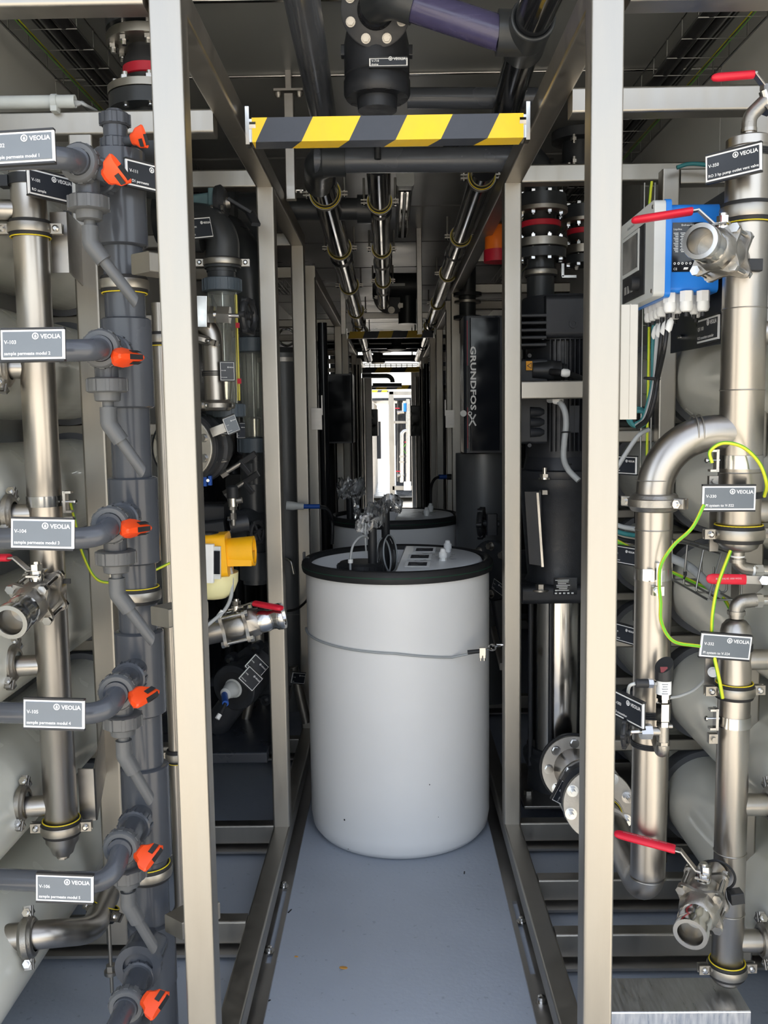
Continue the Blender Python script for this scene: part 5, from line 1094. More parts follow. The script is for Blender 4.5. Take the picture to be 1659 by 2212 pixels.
part(T, 'spout', MB().cyl(c - ax * .06 - V((0, 0, .03)), P(465, 1570, 3.28), .049, n=28), CASTB)
for k, (px, py, pb) in enumerate(((540, 1480, 1570), (566, 1460, 1522))):
    q0, q1 = P(px + 6, py, 3.42 + .25 * k), P(px - 12 + 10 * k, pb, 3.42 + .25 * k); part(T, 'foot', MB().cyl(q0, q1, .018 - .003 * k, n=16).box(q1, (.085, .07, .006)).cyl(q1 + V((-.025, -.01, 0)), q1 + V((-.025, -.01, .02)), .007, n=10), SATIN)
sign('P-702', 'dosing pump', P(555, 1440, 3.13), 3.0, 'upper dark tag plate stuck on the black pump head', yaw=30, roll=48, w=.072, h=.060, dark=True)
sign('V-702', 'dosing valve', P(542, 1466, 3.11), 2.9, 'lower dark tag plate stuck on the black pump head', yaw=30, roll=48, w=.072, h=.060, dark=True)
# plinth the pump stands on
za = P(500, 1585, 3.3).z; T = thing('pump_plinth', 'dark plinth under the black pump between the left posts', 'plinth', (-.75, 3.4, 0))
part(T, 'top', MB().rbar((-1.1, 3.45, za), (-.45, 3.45, za), .80, .04, .006, up=(0, 0, 1)), PANEL); part(T, 'legs_frame', MB().box((-1.0, 3.78, za / 2), (.06, .06, za - .04)).box((-.50, 3.78, za / 2), (.06, .06, za - .04)), SHEET)
# teal butterfly valve at the top
d = 3.0; T = thing('butterfly_valve', 'black butterfly valve with teal gearbox neck behind the front left post', 'valve', P(470, 440, d))
part(T, 'neck', MB().rbar(P(405, 445, d), P(462, 436, d), .055, .055, .01, up=(0, 0, 1)).rbar(P(460, 412, d), P(460, 470, d), .02, .075, .006, up=(0, 1, 0)), TEAL)
part(T, 'disc', MB().lathe(P(470, 440, d), (1, -.1, 0), [(0, .055), (.014, .058), (.03, .04)], 32), CASTB); part(T, 'stem', MB().cyl(P(475, 440, d), P(498, 437, d), .018, n=16), CAST)
part(T, 'hand_lever', MB().rbar(P(495, 432, d), P(545, 462, d), .05, .012, .003).rbar(P(540, 458, d), P(553, 485, d - .05), .03, .012, .003), CASTB)
for px, py in ((456, 448), (477, 449)): part(T, 'bolt', MB().hexn(P(px, py, d - .06), P(px + 5, py, d - .06), .008), BRIGHT)
T = thing('black_pipework', 'black ribbed pipe body in the shade above the dark elbows', 'pipe', P(520, 470, 3.4))
part(T, 'body', MB().lathe(P(580, 470, 3.5), (-1, 0, 0), [(0, .09), (.1, .09), (.11, .11), (.14, .11), (.15, .09), (.42, .09)], 32), PVCD)
T = thing('black_pipe', 'black pipe crossing behind the tops of the left posts', 'pipe', P(600, 450, 3.9)); part(T, 'pipe', MB().cyl(P(560, 452, 3.9), P(790, 452, 3.9), .045, n=28), PVCD); part(T, 'socket', MB().cyl(P(772, 452, 3.9), P(802, 452, 3.9), .058, n=28), PVCD)
# deep filter column with lifting eye
d = 4.45; c = P(612, 760, d); T = thing('filter_column', 'tall grey filter column behind the second left post', 'column', (c.x, d, .10), 'tall grey filter columns')
zt = P(612, 752, d).z; part(T, 'shell', MB().cyl((c.x, d, .10), (c.x, d, zt - .05), .095, n=44), FILTER); part(T, 'lid', MB().lathe((c.x, d, zt - .05), (0, 0, 1), [(0, .105), (.022, .105), (.03, .09), (.05, .07), (.055, .02)], 44), FILTER)
part(T, 'lifting_eye', MB().torus((c.x + .02, d - .02, zt + .05), (.2, -1, 0), .040, .006, 28, 8), BRIGHT)
part(T, 'clamp_ring', MB().pipe_ring((c.x, d, zt - .06), (0, 0, 1), .09, .108, .02, 44), CAST); part(T, 'seam', MB().torus((c.x, d, P(612, 1320, d).z), (0, 0, 1), .0955, .002, 44, 6), SHEET)
part(T, 'hook', MB().tube(rounded([P(610, 1206, d - .11), P(628, 1208, d - .14), P(635, 1240, d - .14)], .03, 6), .008, 12), BRIGHT)
# connector across the column
d = 4.06; T = thing('cable_connector', 'grey and blue cable connector sticking out of the grey filter column', 'connector', P(620, 1092, d))
part(T, 'grey_half', MB().lathe(P(619, 1092, d), P(655, 1094, d) - P(619, 1092, d), [(0, .021), (.03, .020), (.055, .015), (.078, .015)], 20), PALE); part(T, 'blue_half', MB().cyl(P(654, 1094, d), P(691, 1094, d), .0105, n=16), BLUEC)
wire('black_cable', [P(622, 1320, 4.2), P(640, 1316, 4.1), P(655, 1305, 4.0), P(667, 1292, 3.9)], .006, 'thin black cable between the filter column and the nearest tank', CABK, cat='cable')
T = thing('slanted_pipe', 'slanted steel pipe with dark tag behind the nearest tank on the left', 'pipe', P(650, 1560, 3.9)); part(T, 'pipe', MB().cyl(P(634, 1440, 3.95), P(662, 1560, 3.95), .022, n=16), SATIN)
sign('V-703', 'drain', P(645, 1465, 3.9), 3.9, 'dark tag plate in the shade left of the nearest tank', yaw=40, roll=15, w=.07, h=.05, dark=True)
# ================================================================ pump and rubber joints behind the right front post
DP = 3.42; PX = P(1212, 1000, DP).x; pz = lambda py: P(1212, py, DP).z
T = thing('multistage_pump', 'tall black vertical pump with stainless sleeve between the right posts', 'pump', (PX, DP, .11))
part(T, 'foot_casting', MB().lathe((PX, DP, pz(1715)), (0, 0, 1), [(0, .15), (.02, .15), (.035, .125), (.10, .12), (.16, .14), (.175, .14), (.185, .125), (.205, .125)], 40).rbar((PX - .16, DP, pz(1705)), (PX + .16, DP, pz(1705)), .26, .03, .008, up=(0, 0, 1)), CASTB)
for sx, dy in ((-.135, -.10), (.135, -.10), (-.15, .08)):
    part(T, 'foot_bolt', MB().hexn((PX + sx, DP + dy, pz(1695)), (PX + sx, DP + dy, pz(1695) + .022), .017).cyl((PX + sx, DP + dy, pz(1697)), (PX + sx, DP + dy, pz(1697) + .006), .026, n=20), CAST)
part(T, 'sleeve', MB().lathe((PX, DP, pz(1610)), (0, 0, 1), [(0, .118), (pz(1290) - pz(1610), .118)], 56), BRIGHT)
for a in (205, 245, 300): 
    q = V((PX + .135 * math.cos(math.radians(a)), DP + .135 * math.sin(math.radians(a)), 0)); part(T, 'tie_rod', MB().cyl((q.x, q.y, pz(1640)), (q.x, q.y, pz(1285)), .008, n=12), CASTB)
part(T, 'guard_edge', MB().rbar((PX - .165, DP - .03, pz(1600)), (PX - .165, DP - .03, pz(1290)), .006, .05, .002, up=(0, 1, 0)), BLACK)
hd = MB().rbar((PX - .165, DP, (pz(1288) + pz(1250)) / 2), (PX + .16, DP, (pz(1288) + pz(1250)) / 2), .31, pz(1250) - pz(1288), .02, up=(0, 0, 1)); part(T, 'pump_head', hd, CASTB)
part(T, 'head_bolt', MB().hexn((PX - .10, DP - .145, pz(1258)), (PX - .10, DP - .145, pz(1258) + .022), .018).cyl((PX - .10, DP - .145, pz(1260)), (PX - .10, DP - .145, pz(1260) + .006), .030, n=20), CAST)
# lantern
part(T, 'lantern', MB().lathe((PX, DP, pz(1250)), (0, 0, 1), [(0, .135), (.02, .125), (pz(1060) - pz(1250), .152), (pz(1050) - pz(1250), .165), (pz(1030) - pz(1250), .165), (pz(1028) - pz(1250), .15)], 44), CASTB)
part(T, 'lantern_flange', MB().lathe((PX, DP, pz(1030)), (0, 0, 1), [(0, .168), (.003, .170), (.028, .170), (.03, .165), (.032, .14), (.10, .128), (.11, .12)], 44), MOTOR)
gp = MB(); ga, gb = P(1133, 1062, DP - .155), P(1168, 1062, DP - .155); gc, gd = P(1170, 1222, DP - .145), P(1143, 1218, DP - .145)
gp.plate([ga, gb, gc, gd], (0, -1, 0), .004); part(T, 'guard_plate', gp, PANEL, ang=20)
gs = MB(); gs.plate([P(1158, 1064, DP - .163), P(1163, 1064, DP - .163), P(1174, 1224, DP - .153), P(1169, 1224, DP - .153)], (0, -1, 0), .008); part(T, 'guard_strip', gs, BRIGHT, ang=20)
part(T, 'flange_bolt', MB().hexn((PX - .085, DP - .142, pz(1028)), (PX - .085, DP - .142, pz(1018)), .018).cyl((PX - .085, DP - .142, pz(1020)), (PX - .085, DP - .142, pz(1005)), .010, n=12).cyl((PX - .085, DP - .142, pz(1029)), (PX - .085, DP - .142, pz(1025)), .025, n=18), BRIGHT)
part(T, 'flange_nut', MB().hexn((PX - .088, DP - .150, pz(1060)), (PX - .088, DP - .150, pz(1051)), .018), CAST); part(T, 'plug_screw', MB().hexn((PX - .01, DP - .150, pz(1023)), (PX - .01, DP - .165, pz(1023)), .011).box((PX - .01, DP - .146, pz(1023)), (.038, .012, .034)), BRIGHT)
# motor: ribbed shell, terminal box, fan cover
mz0, mz1 = pz(985), pz(650)
part(T, 'motor_shell', MB().cyl((PX, DP, mz0), (PX, DP, mz1), .132, n=44), MOTOR)
fins = []
for k in range(-4, 13):
    a = math.radians(-90 + k * 6.2); q = V((PX + .146 * math.cos(a), DP + .146 * math.sin(a), 0))
    part(T, 'cooling_fin', MB().box((q.x, q.y, (pz(972) + pz(740)) / 2), (.030, .0035, pz(740) - pz(972)), M.Rotation(a, 3, 'Z')), MOTOR)
part(T, 'fan_cover', MB().lathe((PX, DP, pz(742)), (0, 0, 1), [(0, .150), (.004, .158), (pz(660) - pz(742), .156), (pz(645) - pz(742), .145), (pz(642) - pz(742), .10), (pz(641) - pz(742), .02)], 44), MOTOR)
bx0, bx1 = P(1125, 0, DP - .14).x, P(1186, 0, DP - .14).x
tb = MB().rbar((P(1118, 800, 3.30).x, 3.32, (pz(780) + pz(955)) / 2), (P(1176, 800, 3.30).x, 3.32, (pz(780) + pz(955)) / 2), .16, pz(780) - pz(955), .012, up=(0, 0, 1)); part(T, 'terminal_box', tb, MOTOR)
for k in range(5): part(T, 'vent_rib', MB().rbar((P(1118, 700, 3.3).x, 3.31, pz(692 + 15 * k)), (P(1174, 700, 3.3).x, 3.31, pz(692 + 15 * k)), .15, .012, .004, up=(0, 0, 1)), MOTOR)
part(T, 'cover_block', MB().rbar((P(1178, 700, 3.26).x, 3.30, (pz(650) + pz(738)) / 2), (PX + .15, 3.30, (pz(650) + pz(738)) / 2), .12, pz(650) - pz(738), .02, up=(0, 0, 1)), MOTOR)
c = P(1239, 699, 3.238); part(T, 'round_boss', MB().pipe_ring(c, (0, 1, 0), .008, .016, .006, 24), MOTOR); c = P(1172, 731, 3.25); part(T, 'box_screw', MB().cyl(c, c - V((0, .012, 0)), .006, n=14), CASTB)
c = P(1143, 790, 3.232); wl_ = part(T, 'warning_label', MB().rbar(c - V((0, 0, .016)), c + V((0, 0, .016)), .022, .002, .0009, up=(0, 1, 0)), mat('orange_label', (.85, .38, .02), .5))
m = MB(); tri = [c + V((x, -.0022, z)) for x, z in ((-.008, 0), (.008, .011), (.008, -.011))]; tri2 = [c + V((x, -.0024, z)) for x, z in ((-.0045, 0), (.0062, .0075), (.0062, -.0075))]
m.plate(tri, (0, -1, 0), .0004); part(wl_, 'triangle', m, BLACK); m = MB(); m.plate(tri2, (0, -1, 0), .0006); part(wl_, 'triangle_field', m, MATS['orange_label'])
part(T, 'cable_gland', MB().lathe(P(1150, 800, 3.24), (1, -.05, -.02), [(0, .026), (.05, .030), (.06, .036), (.075, .036), (.08, .033), (.10, .033), (.105, .024), (.12, .022)], 20), BLACK)
for k in range(3): part(T, 'gland_boss', MB().lathe(P(1145, 890 + 22 * k, 3.24), (1, 0, 0), [(0, .018), (.035, .016), (.05, .008)], 16), MOTOR)
for py in (962, 768): part(T, 'case_screw', MB().cyl(P(1144, py, 3.24), P(1144, py, 3.22), .007, n=14), CASTB)
c = P(1221, 1266, DP - .158); rp = part(T, 'rating_plate', MB().box(c, (.085, .003, .062)), SCREEN); L = MB()
for k in range(7): L.box(c + V((-.012 + .004 * (k % 2), -.002, .022 - .0062 * k)), (.050 - .010 * (k % 3), .0008, .0022))
for k in range(5): L.box(c + V((-.034 + .015 * k, -.002, -.026)), (.008, .0008, .005))
L.merge(text('CE', .007), M.Translation(c + V((-.038, -.002, -.018)))); part(rp, 'print', L, INK)
wire('motor_cable', [P(1190, 803, 3.2), P(1215, 806, 3.16), P(1240, 812, 3.18), P(1262, 822, 3.2)], .012, 'black motor cable leaving the gland towards the front post', CABK, cat='cable'); solo('cable_marker', MB().lathe(P(1212, 805, 3.155), (1, -.1, -.1), [(0, .010), (.006, .0145), (.022, .0145), (.030, .010)], 14), WHITE, 'white marker tag tied on the motor cable', 'marker', loc=P(1212, 805, 3.155))
wire('motor_cable', [P(1186, 864, 3.2), P(1205, 866, 3.15), P(1219, 885, 3.12), P(1223, 915, 3.12), P(1219, 955, 3.12), P(1218, 990, 3.12), P(1228, 1015, 3.1), P(1250, 1038, 3.08)], .0105, 'grey motor cable hanging in a bow in front of the cooling fins', CABG, cat='cable'); solo('cable_marker', MB().cyl(P(1199, 864, 3.16), P(1212, 867, 3.14), .014, n=12), WHITE, 'white marker on the grey motor cable under the beam', 'marker', loc=P(1205, 865, 3.15))
for k, (px, py) in enumerate(((1222, 934), (1226, 1003))): solo('cable_tie', MB().torus(P(px, py, 3.12), (0, .1, 1), .013, .003, 18, 6), BLACK, '%s black tie on the grey motor cable' % ('upper', 'lower')[k], 'strap', 'black ribbed straps', loc=P(px, py, 3.12))
part(T, 'side_plate', MB().rbar(P(1228, 905, 3.27), P(1250, 905, 3.27), .02, .10, .004, up=(0, 0, 1)), PANEL)
# stainless suction flange, butterfly valve, pipe to the riser
a0 = P(1240, 1660, 3.16); a1 = V((QX - .01, 2.40, low.z + .03)); ax = (a1 - a0).normalized()
T = thing('suction_pipe', 'flanged stainless pipe from the pump foot forward to the riser', 'pipe', a0)
flange(T, a0, ax, .118, .022, 8, .092, STEEL, 'pump_flange', .013, .016); part(T, 'gasket', MB().lathe(a0 - ax * .006, ax, [(-.012, .124), (.006, .124)], 40), RUBBER)
part(T, 'cone', MB().lathe(a0 + ax * .02, ax, [(0, .075), (.05, .058), (.12, .050), (.18, .050)], 36), STEEL)
fa, fb_ = a0.lerp(a1, .52), a0.lerp(a1, .76)
flange(T, fa, ax, .105, .018, 8, .088, CAST, 'flange', .013, .020, stud=.02); part(T, 'spool', MB().cyl(fa, fb_, .058, n=32), CASTB)
part(T, 'wafer_valve', MB().lathe(fa + ax * .03, ax, [(0, .10), (.06, .10)], 40), CASTB)
flange(T, fb_, ax, .105, .018, 8, .086, CAST, 'flange', .013, .020, stud=.022, ph=.3)
part(T, 'pipe', MB().cyl(fb_ + ax * .01, a1 + ax * .05, QR, n=36), STEEL)
clamp(fb_.lerp(a1, .7), ax, QR, 'yellow edged clamp on the suction pipe beside the right front post', yellow=1, rub=.03)
solo('tag_holder', MB().rbar(P(1222, 1736, 2.72), P(1230, 1765, 2.72), .03, .003, .001, up=(0, 1, 0)), BRIGHT, 'bright strip under the tag on the suction flange', 'bracket', loc=P(1222, 1736, 2.72))
sign('V-1303', 'RO3 hp pump suction valve', P(1215, 1713, 2.70), 2.70, 'tilted dark tag plate in front of the suction flange', yaw=20, roll=-58, w=.066, h=.050, dark=True)
# rubber expansion joints with red band
def joint(px, d, k, lab, ys=(424, 452, 462, 482, 505, 520, 538, 560)):
    c = P(px, 500, d); z = lambda py: P(px, py, d).z; x = c.x; T = thing('expansion_joint', lab, 'joint', (x, d, z(575)), 'rubber expansion joints'); R = .098 * k; rr = .057 * k
    part(T, 'upper_pvc_flange', MB().cyl((x, d, z(ys[1])), (x, d, z(ys[0])), R * .98, n=40), PVCD); part(T, 'upper_steel_flange', MB().lathe((x, d, z(ys[2])), (0, 0, 1), [(0, R), (.002, R + .003), (z(ys[1]) - z(ys[2]), R + .003), (z(ys[1]) - z(ys[2]) + .001, R)], 40), SATIN)
    part(T, 'rubber_bellows', MB().lathe((x, d, z(ys[5])), (0, 0, 1), [(0, rr), (.02, rr * 1.05), (.045, rr * 1.28), (.07, rr * 1.28), (z(ys[2]) - z(ys[5]) - .03, rr * 1.0), (z(ys[2]) - z(ys[5]), rr * 1.05)], 40), RUBBER)
    zc = (z(ys[5]) + .0575); part(T, 'red_band', MB().lathe((x, d, zc - .011), (0, 0, 1), [(0, rr * 1.29), (.002, rr * 1.33), (.020, rr * 1.33), (.022, rr * 1.29)], 40), REDB)
    part(T, 'lower_steel_flange', MB().lathe((x, d, z(ys[6])), (0, 0, 1), [(0, R), (.002, R + .003), (z(ys[5]) - z(ys[6]), R + .003), (z(ys[5]) - z(ys[6]) + .001, R)], 40), SATIN); part(T, 'lower_pvc_flange', MB().cyl((x, d, z(ys[7])), (x, d, z(ys[6]) - .004), R * .98, n=40), PVCD)
    for j in range(8):
        a = 2 * PI * j / 8 + .25; q = V((x + R * .80 * math.cos(a), d + R * .80 * math.sin(a), 0)); m = MB()
        for lo, hi, hx in ((ys[2] + 10, ys[0] - 3, ((ys[0] - 6, ys[0]), (ys[2], ys[2] + 7))), (ys[7] + 3, ys[5] - 10, ((ys[5] - 7, ys[5]), (ys[7], ys[7] + 6)))):
            m = MB().cyl((q.x, q.y, z(lo)), (q.x, q.y, z(hi)), .0065, n=10)
            for a_, b_ in hx: m.hexn((q.x, q.y, z(b_)), (q.x, q.y, z(a_)), .0125)
            part(T, 'bolt', m, BRIGHT, ang=30)
    return T
DJ = 3.55; jx = P(1168, 500, DJ).x
joint(1168, DJ, 1.0, 'rubber expansion joint with red band between bolted steel flanges, right of the aisle')
T = thing('pvc_riser', 'dark PVC pipe above and below the right rubber joint, bending to the ceiling', 'pipe', (jx, DJ, P(1168, 640, DJ).z))
zq = lambda py: P(1168, py, DJ).z
part(T, 'bend', MB().tube(rounded([(jx, DJ, zq(424)), (jx, DJ, zq(345)), (jx - .35, DJ - .2, zq(335))], .10, 10), .056, 32), PVCD); part(T, 'socket', MB().cyl((jx, DJ, zq(425)), (jx, DJ, zq(395)), .062, n=32), PVCD); part(T, 'pipe', MB().cyl((jx, DJ, zq(645)), (jx, DJ, zq(556)), .052, n=32), PVCD)
clamp((jx, DJ, zq(590)), (0, 0, 1), .053, 'steel band clamp on the dark pipe under the right rubber joint', rub=.03, band=.018, yellow=0)
joint(1262, 3.75, .9, 'second rubber expansion joint with red band, mostly behind the right front post', (448, 476, 484, 500, 520, 534, 552, 572))
solo('angle_bar', MB().rbar(P(1215, 570, 3.4), P(1215, 598, 3.4), .012, .02, .002, up=(0, 1, 0)).rbar(P(1213, 598, 3.4), P(1244, 598, 3.4), .02, .012, .002, up=(0, 0, 1)), BRIGHT, 'small bright angle bar under the right rubber joints', 'bracket', loc=P(1215, 598, 3.4))
T = thing('black_valve', 'black flanged valve in the shade at the top beside the right front post', 'valve', P(1240, 340, 3.5))
part(T, 'body', MB().lathe(P(1248, 380, 3.6), (0, 0, 1), [(0, .10), (.03, .10), (.035, .06), (.12, .06), (.125, .10), (.16, .10)], 32), CASTB)
for px, py in ((1240, 300), (1240, 348), (1229, 362)): part(T, 'bolt', MB().cyl(P(px, py + 10, 3.48), P(px, py - 10, 3.48), .007, n=10).hexn(P(px, py + 4, 3.48), P(px, py - 3, 3.48), .013), BRIGHT)
# handwheel and bolted flange behind the tank on the right
d = 4.1; c = P(1040, 1130, d); T = thing('handwheel_valve', 'black lobed handwheel valve right of the farther tank', 'valve', c); part(T, 'handwheel', handwheel(MB(), c, (.97, -.25, 0), .060, .014, 3), BLACK); part(T, 'spindle', MB().cyl(c, P(1078, 1132, d), .016, n=14).rbar(P(1062, 1110, d), P(1062, 1155, d), .05, .05, .008), CASTB)
c = P(1072, 1230, 3.9); T = thing('bolted_flange', 'black pipe flange with steel bolts right of the nearest tank rim', 'flange', c); flange(T, c, (-.8, -.6, 0), .130, .03, 8, .105, CASTB, 'flange', .014, .02, bm=CAST); part(T, 'pipe', MB().cyl(c, c + V((.3, .22, 0)), .07, n=32), CASTB); part(T, 'lower_body', MB().rbar(c + V((.02, 0, -.12)), c + V((.06, .02, -.36)), .10, .10, .02), CASTB)
sign('V-701', 'dosing', P(1076, 1268, 3.75), 3.75, 'dark tag plate in the shade right of the nearest tank', yaw=-55, roll=20, w=.07, h=.05, dark=True)
T = thing('base_plate', 'dark steel base plate with pipe saddle on the floor right of the nearest tank', 'plate', (.75, 3.4, .1)); part(T, 'plate', MB().rbar((.47, 3.42, .108), (1.1, 3.42, .108), .42, .012, .003, up=(0, 0, 1)), SHEET)
# drive cabinet with vertical lettering, filter column under it
d = 4.35; x0, x1 = P(1002, 800, d).x, P(1120, 800, d).x; zt, zb = P(1040, 682, d).z, P(1040, 978, d).z; T = thing('drive_cabinet', 'tall black drive cabinet with white vertical lettering beside the second right post', 'cabinet', ((x0 + x1) / 2, d, zb))
part(T, 'case', MB().rbar(((x0 + x1) / 2, d + .12, zb), ((x0 + x1) / 2, d + .12, zt), x1 - x0, .24, .02, up=(0, 1, 0)), PANEL); part(T, 'front', MB().rbar(((x0 * .62 + x1 * .38), d - .004, zb + .01), ((x0 * .62 + x1 * .38), d - .004, zt - .01), (x1 - x0) * .54, .02, .006, up=(0, 1, 0)), SCREEN)
part(T, 'red_line', MB().box((P(1009, 800, d).x, d - .0155, (zt + zb) / 2), (.0022, .002, (zt - zb) * .93)), REDB); part(T, 'keypad', MB().rbar((P(1004, 0, d).x + .004, d - .012, P(0 + 1004, 880, d).z), (P(1004, 0, d).x + .004, d - .012, P(1004, 790, d).z), .014, .01, .002, up=(0, 1, 0)), BLACK)
L = text('GRUNDFOS', .036, bold=.03); wmax = max(p.x for p in L.v); Ht = P(1020, 748, d).z - P(1020, 886, d).z; L.xf(M.Translation((P(1016, 800, d).x, d - .0155, P(1020, 748, d).z)) @ M.Rotation(PI / 2, 4, 'Y') @ M.Scale(Ht / wmax, 4, (1, 0, 0)))
part(T, 'lettering', L, INK)
m = MB(); cx_, cz_ = P(1020, 907, d).x, P(1020, 907, d).z
for a in (60, 120): 
    v = V((math.cos(math.radians(a)), 0, math.sin(math.radians(a)))); m.rbar(V((cx_, d - .0165, cz_)) - v * .032, V((cx_, d - .0165, cz_)) + v * .030, .007, .002, .0008, up=(0, 1, 0))
m.torus((cx_ - .012, d - .0165, cz_ + .03), (0, 1, 0), .008, .0025, 16, 6); part(T, 'emblem', m, INK)
part(T, 'button', MB().cyl(P(1001, 893, d - .02), P(1001, 893, d - .035), .015, n=20), PALE)
c = P(1050, 1000, 4.5); T = thing('filter_column', 'wide grey filter column under the black drive cabinet', 'column', (c.x, 4.55, .1), 'tall grey filter columns'); part(T, 'shell', MB().cyl((c.x, 4.58, .1), (c.x, 4.58, zb - .01), .145, n=48), FILTER); part(T, 'seam', MB().torus((c.x, 4.58, .7), (0, 0, 1), .146, .002, 48, 6), SHEET)
c = P(1075, 515, 4.0); T = thing('warning_lamp', 'orange warning lamp in the shade beside the second right post', 'lamp', c); part(T, 'lens', MB().lathe(c, (0, 0, 1), [(-.05, .055), (0, .055), (.05, .045), (.06, .03)], 24), LAMPB); part(T, 'socket', MB().cyl(c - V((0, 0, .05)), c - V((0, 0, .10)), .06, n=24), REDB)
T = thing('pipe_flange', 'black flange pair on the beam behind the second right post', 'flange', P(1012, 650, 5.6))
for py in (640, 690): part(T, 'flange', MB().lathe(P(1010, py, 5.6), (0, 0, 1), [(0, .085), (.02, .085)], 32), CASTB)
part(T, 'pipe', MB().cyl(P(1010, 720, 5.6), P(1010, 575, 5.6), .05, n=24), PVCD); part(T, 'steel_ring', MB().cyl(P(1010, 655, 5.6), P(1010, 650, 5.6), .08, n=32), SATIN)
# ================================================================ pipework under the ceiling
dv = 2.62; x = P(814, 150, dv).x; z = lambda py: P(814, py, dv).z
T = thing('diaphragm_valve', 'big black flanged valve body hanging above the first striped bar', 'valve', (x, dv, z(250)))
part(T, 'body', MB().lathe((x, dv, z(240)), (0, 0, 1), [(0, .054), (z(215) - z(240), .056), (z(214) - z(240), .086), (z(205) - z(240), .092), (z(178) - z(240), .092), (z(168) - z(240), .087), (z(165) - z(240), .090), (z(100) - z(240), .090), (z(60) - z(240), .080)], 44), MOTOR)
for k in range(10):
    a = 2 * PI * k / 10 + .1; q = V((x + .076 * math.cos(a), dv + .076 * math.sin(a), 0)); part(T, 'hanging_bolt', MB().cyl((q.x, q.y, z(215)), (q.x, q.y, z(199)), .010, n=12).hexn((q.x, q.y, z(212)), (q.x, q.y, z(204)), .013), BLACK)
ax = V((.0, -.95, -.30)).normalized(); c = P(812, 20, dv - .12)
part(T, 'face_flange', MB().lathe(c - ax * .02, ax, [(-.09, .085), (-.02, .088), (0, .0925), (.012, .0925), (.014, .089)], 48), MOTOR)
part(T, 'dome', MB().lathe(c, ax, [(-.01, .050), (.010, .048), (.020, .040), (.027, .026), (.030, .005)], 36), PVCB)
bolts_ring(T, c - ax * .006, ax, .073, 8, 0, .014, .0095, .39, CAST)
for px in (742, 886): part(T, 'lug', MB().rbar(P(px - 5, 112, dv), P(px + 5, 112, dv), .03, .03, .004), MOTOR)
sign('V-718', 'dosing', P(839, 134, dv - .098), dv, 'flat dark tag plate on the big black hanging valve', w=.102, h=.024, dark=True, pitch=0)
# elbow, indigo pipe, tee, dark down pipe
d0, d1_ = 2.40, 2.36; a, b = P(880, 6, d0), P(1085, 74, d1_)
T = thing('indigo_pipe', 'dark indigo pipe slanting from the black elbow to the tee under the ceiling', 'pipe', a); part(T, 'pipe', MB().cyl(a, b, .041, n=36), INDIGO)
T = thing('pvc_elbow', 'dark PVC elbow at the top edge above the hanging valve', 'elbow', P(850, 5, d0)); part(T, 'elbow', MB().tube(rounded([a + (b - a).normalized() * .02, P(850, -4, d0), P(812, 8, d0 + .08)], .05, 8), .047, 36), PVCD)
tc = P(1138, 72, d1_); up_ = P(1190, -50, 2.10); dn_ = P(1090, 250, 3.15)
T = thing('pvc_tee', 'dark PVC tee under the ceiling right of the hanging valve', 'tee', tc); d1v, d2v = (up_ - tc).normalized(), (dn_ - tc).normalized()
part(T, 'branch', MB().cyl(P(1074, 71, d1_), tc, .053, n=36), PVCD); part(T, 'run', MB().cyl(tc + d2v * .10, tc, .054, n=36).cyl(tc, tc + d1v * .075, .054, n=36), PVCD); part(T, 'lip', MB().torus(tc + d1v * .075, d1v, .050, .005, 36, 8), PVCD)
T = thing('pvc_pipe', 'dark PVC pipe running from the top edge through the tee into the container', 'pipe', tc); part(T, 'pipe', MB().tube([up_, tc, dn_], .045, 36), PVCB)
# cross pipes
a, b = P(880, 212, 3.1), P(1160, 212, 3.1); T = thing('pvc_pipe', 'dark cross pipe right of the hanging valve above the striped bar', 'pipe', a); part(T, 'pipe', MB().cyl(a, b, .033, n=32), PVC)
a, b = P(680, 347, 3.15), P(1112, 344, 3.15); T = thing('pvc_pipe', 'dark cross pipe right behind the first striped bar', 'pipe', a); part(T, 'pipe', MB().cyl(a, b, .041, n=32), PVC)
part(T, 'elbow', MB().tube(rounded([P(745, 347, 3.15), P(690, 347, 3.15), P(688, 395, 3.42)], .06, 8), .052, 32), PVCD); part(T, 'socket', MB().cyl(P(698, 347, 3.15), P(746, 347, 3.15), .052, n=32), PVCD); part(T, 'pin', MB().cyl(P(816, 344, 3.10), P(816, 312, 3.10), .011, n=14), BLACK)
# long grey pipe above left
a, b = P(640, -70, 2.02), P(703, 330, 3.75); a.z += .0; T = thing('pvc_pipe', 'long grey pipe under the ceiling left of the hanging valve', 'pipe', a); part(T, 'pipe', MB().cyl(a, P(698, 250, 3.02), .042, n=36), PVC)
# ceiling hanger
d = 3.42; c = P(624, 210, d); zt = CEILZ; zb = P(624, 432, d).z
T = thing('ceiling_hanger', 'square steel hanger post bolted to the ceiling left of the long grey pipe', 'hanger', (c.x, d, zb)); part(T, 'post', MB().rbar((c.x, d, zb), (c.x, d, P(624, 205, d).z), .036, .036, .004, up=(0, 1, 0)), SHEET)
part(T, 'plate', MB().box((c.x, d, P(624, 198, d).z), (.105, .05, .008)), SHEET); part(T, 'spacer', MB().box((c.x, d, (zt + P(624, 198, d).z) / 2), (.02, .03, zt - P(624, 198, d).z)), SHEET)
for s in (-1, 1): part(T, 'bolt', MB().lathe((c.x + s * .038, d, P(624, 199, d).z), (0, 0, -1), [(0, .014), (.012, .013), (.020, .008)], 14), CAST)
q = P(640, 410, d); part(T, 'clamp_bolt', MB().cyl(P(633, 411, d), P(655, 411, d), .006, n=10).hexn(P(636, 411, d), P(641, 411, d), .011).hexn(P(648, 411, d), P(653, 411, d), .011), BRIGHT)
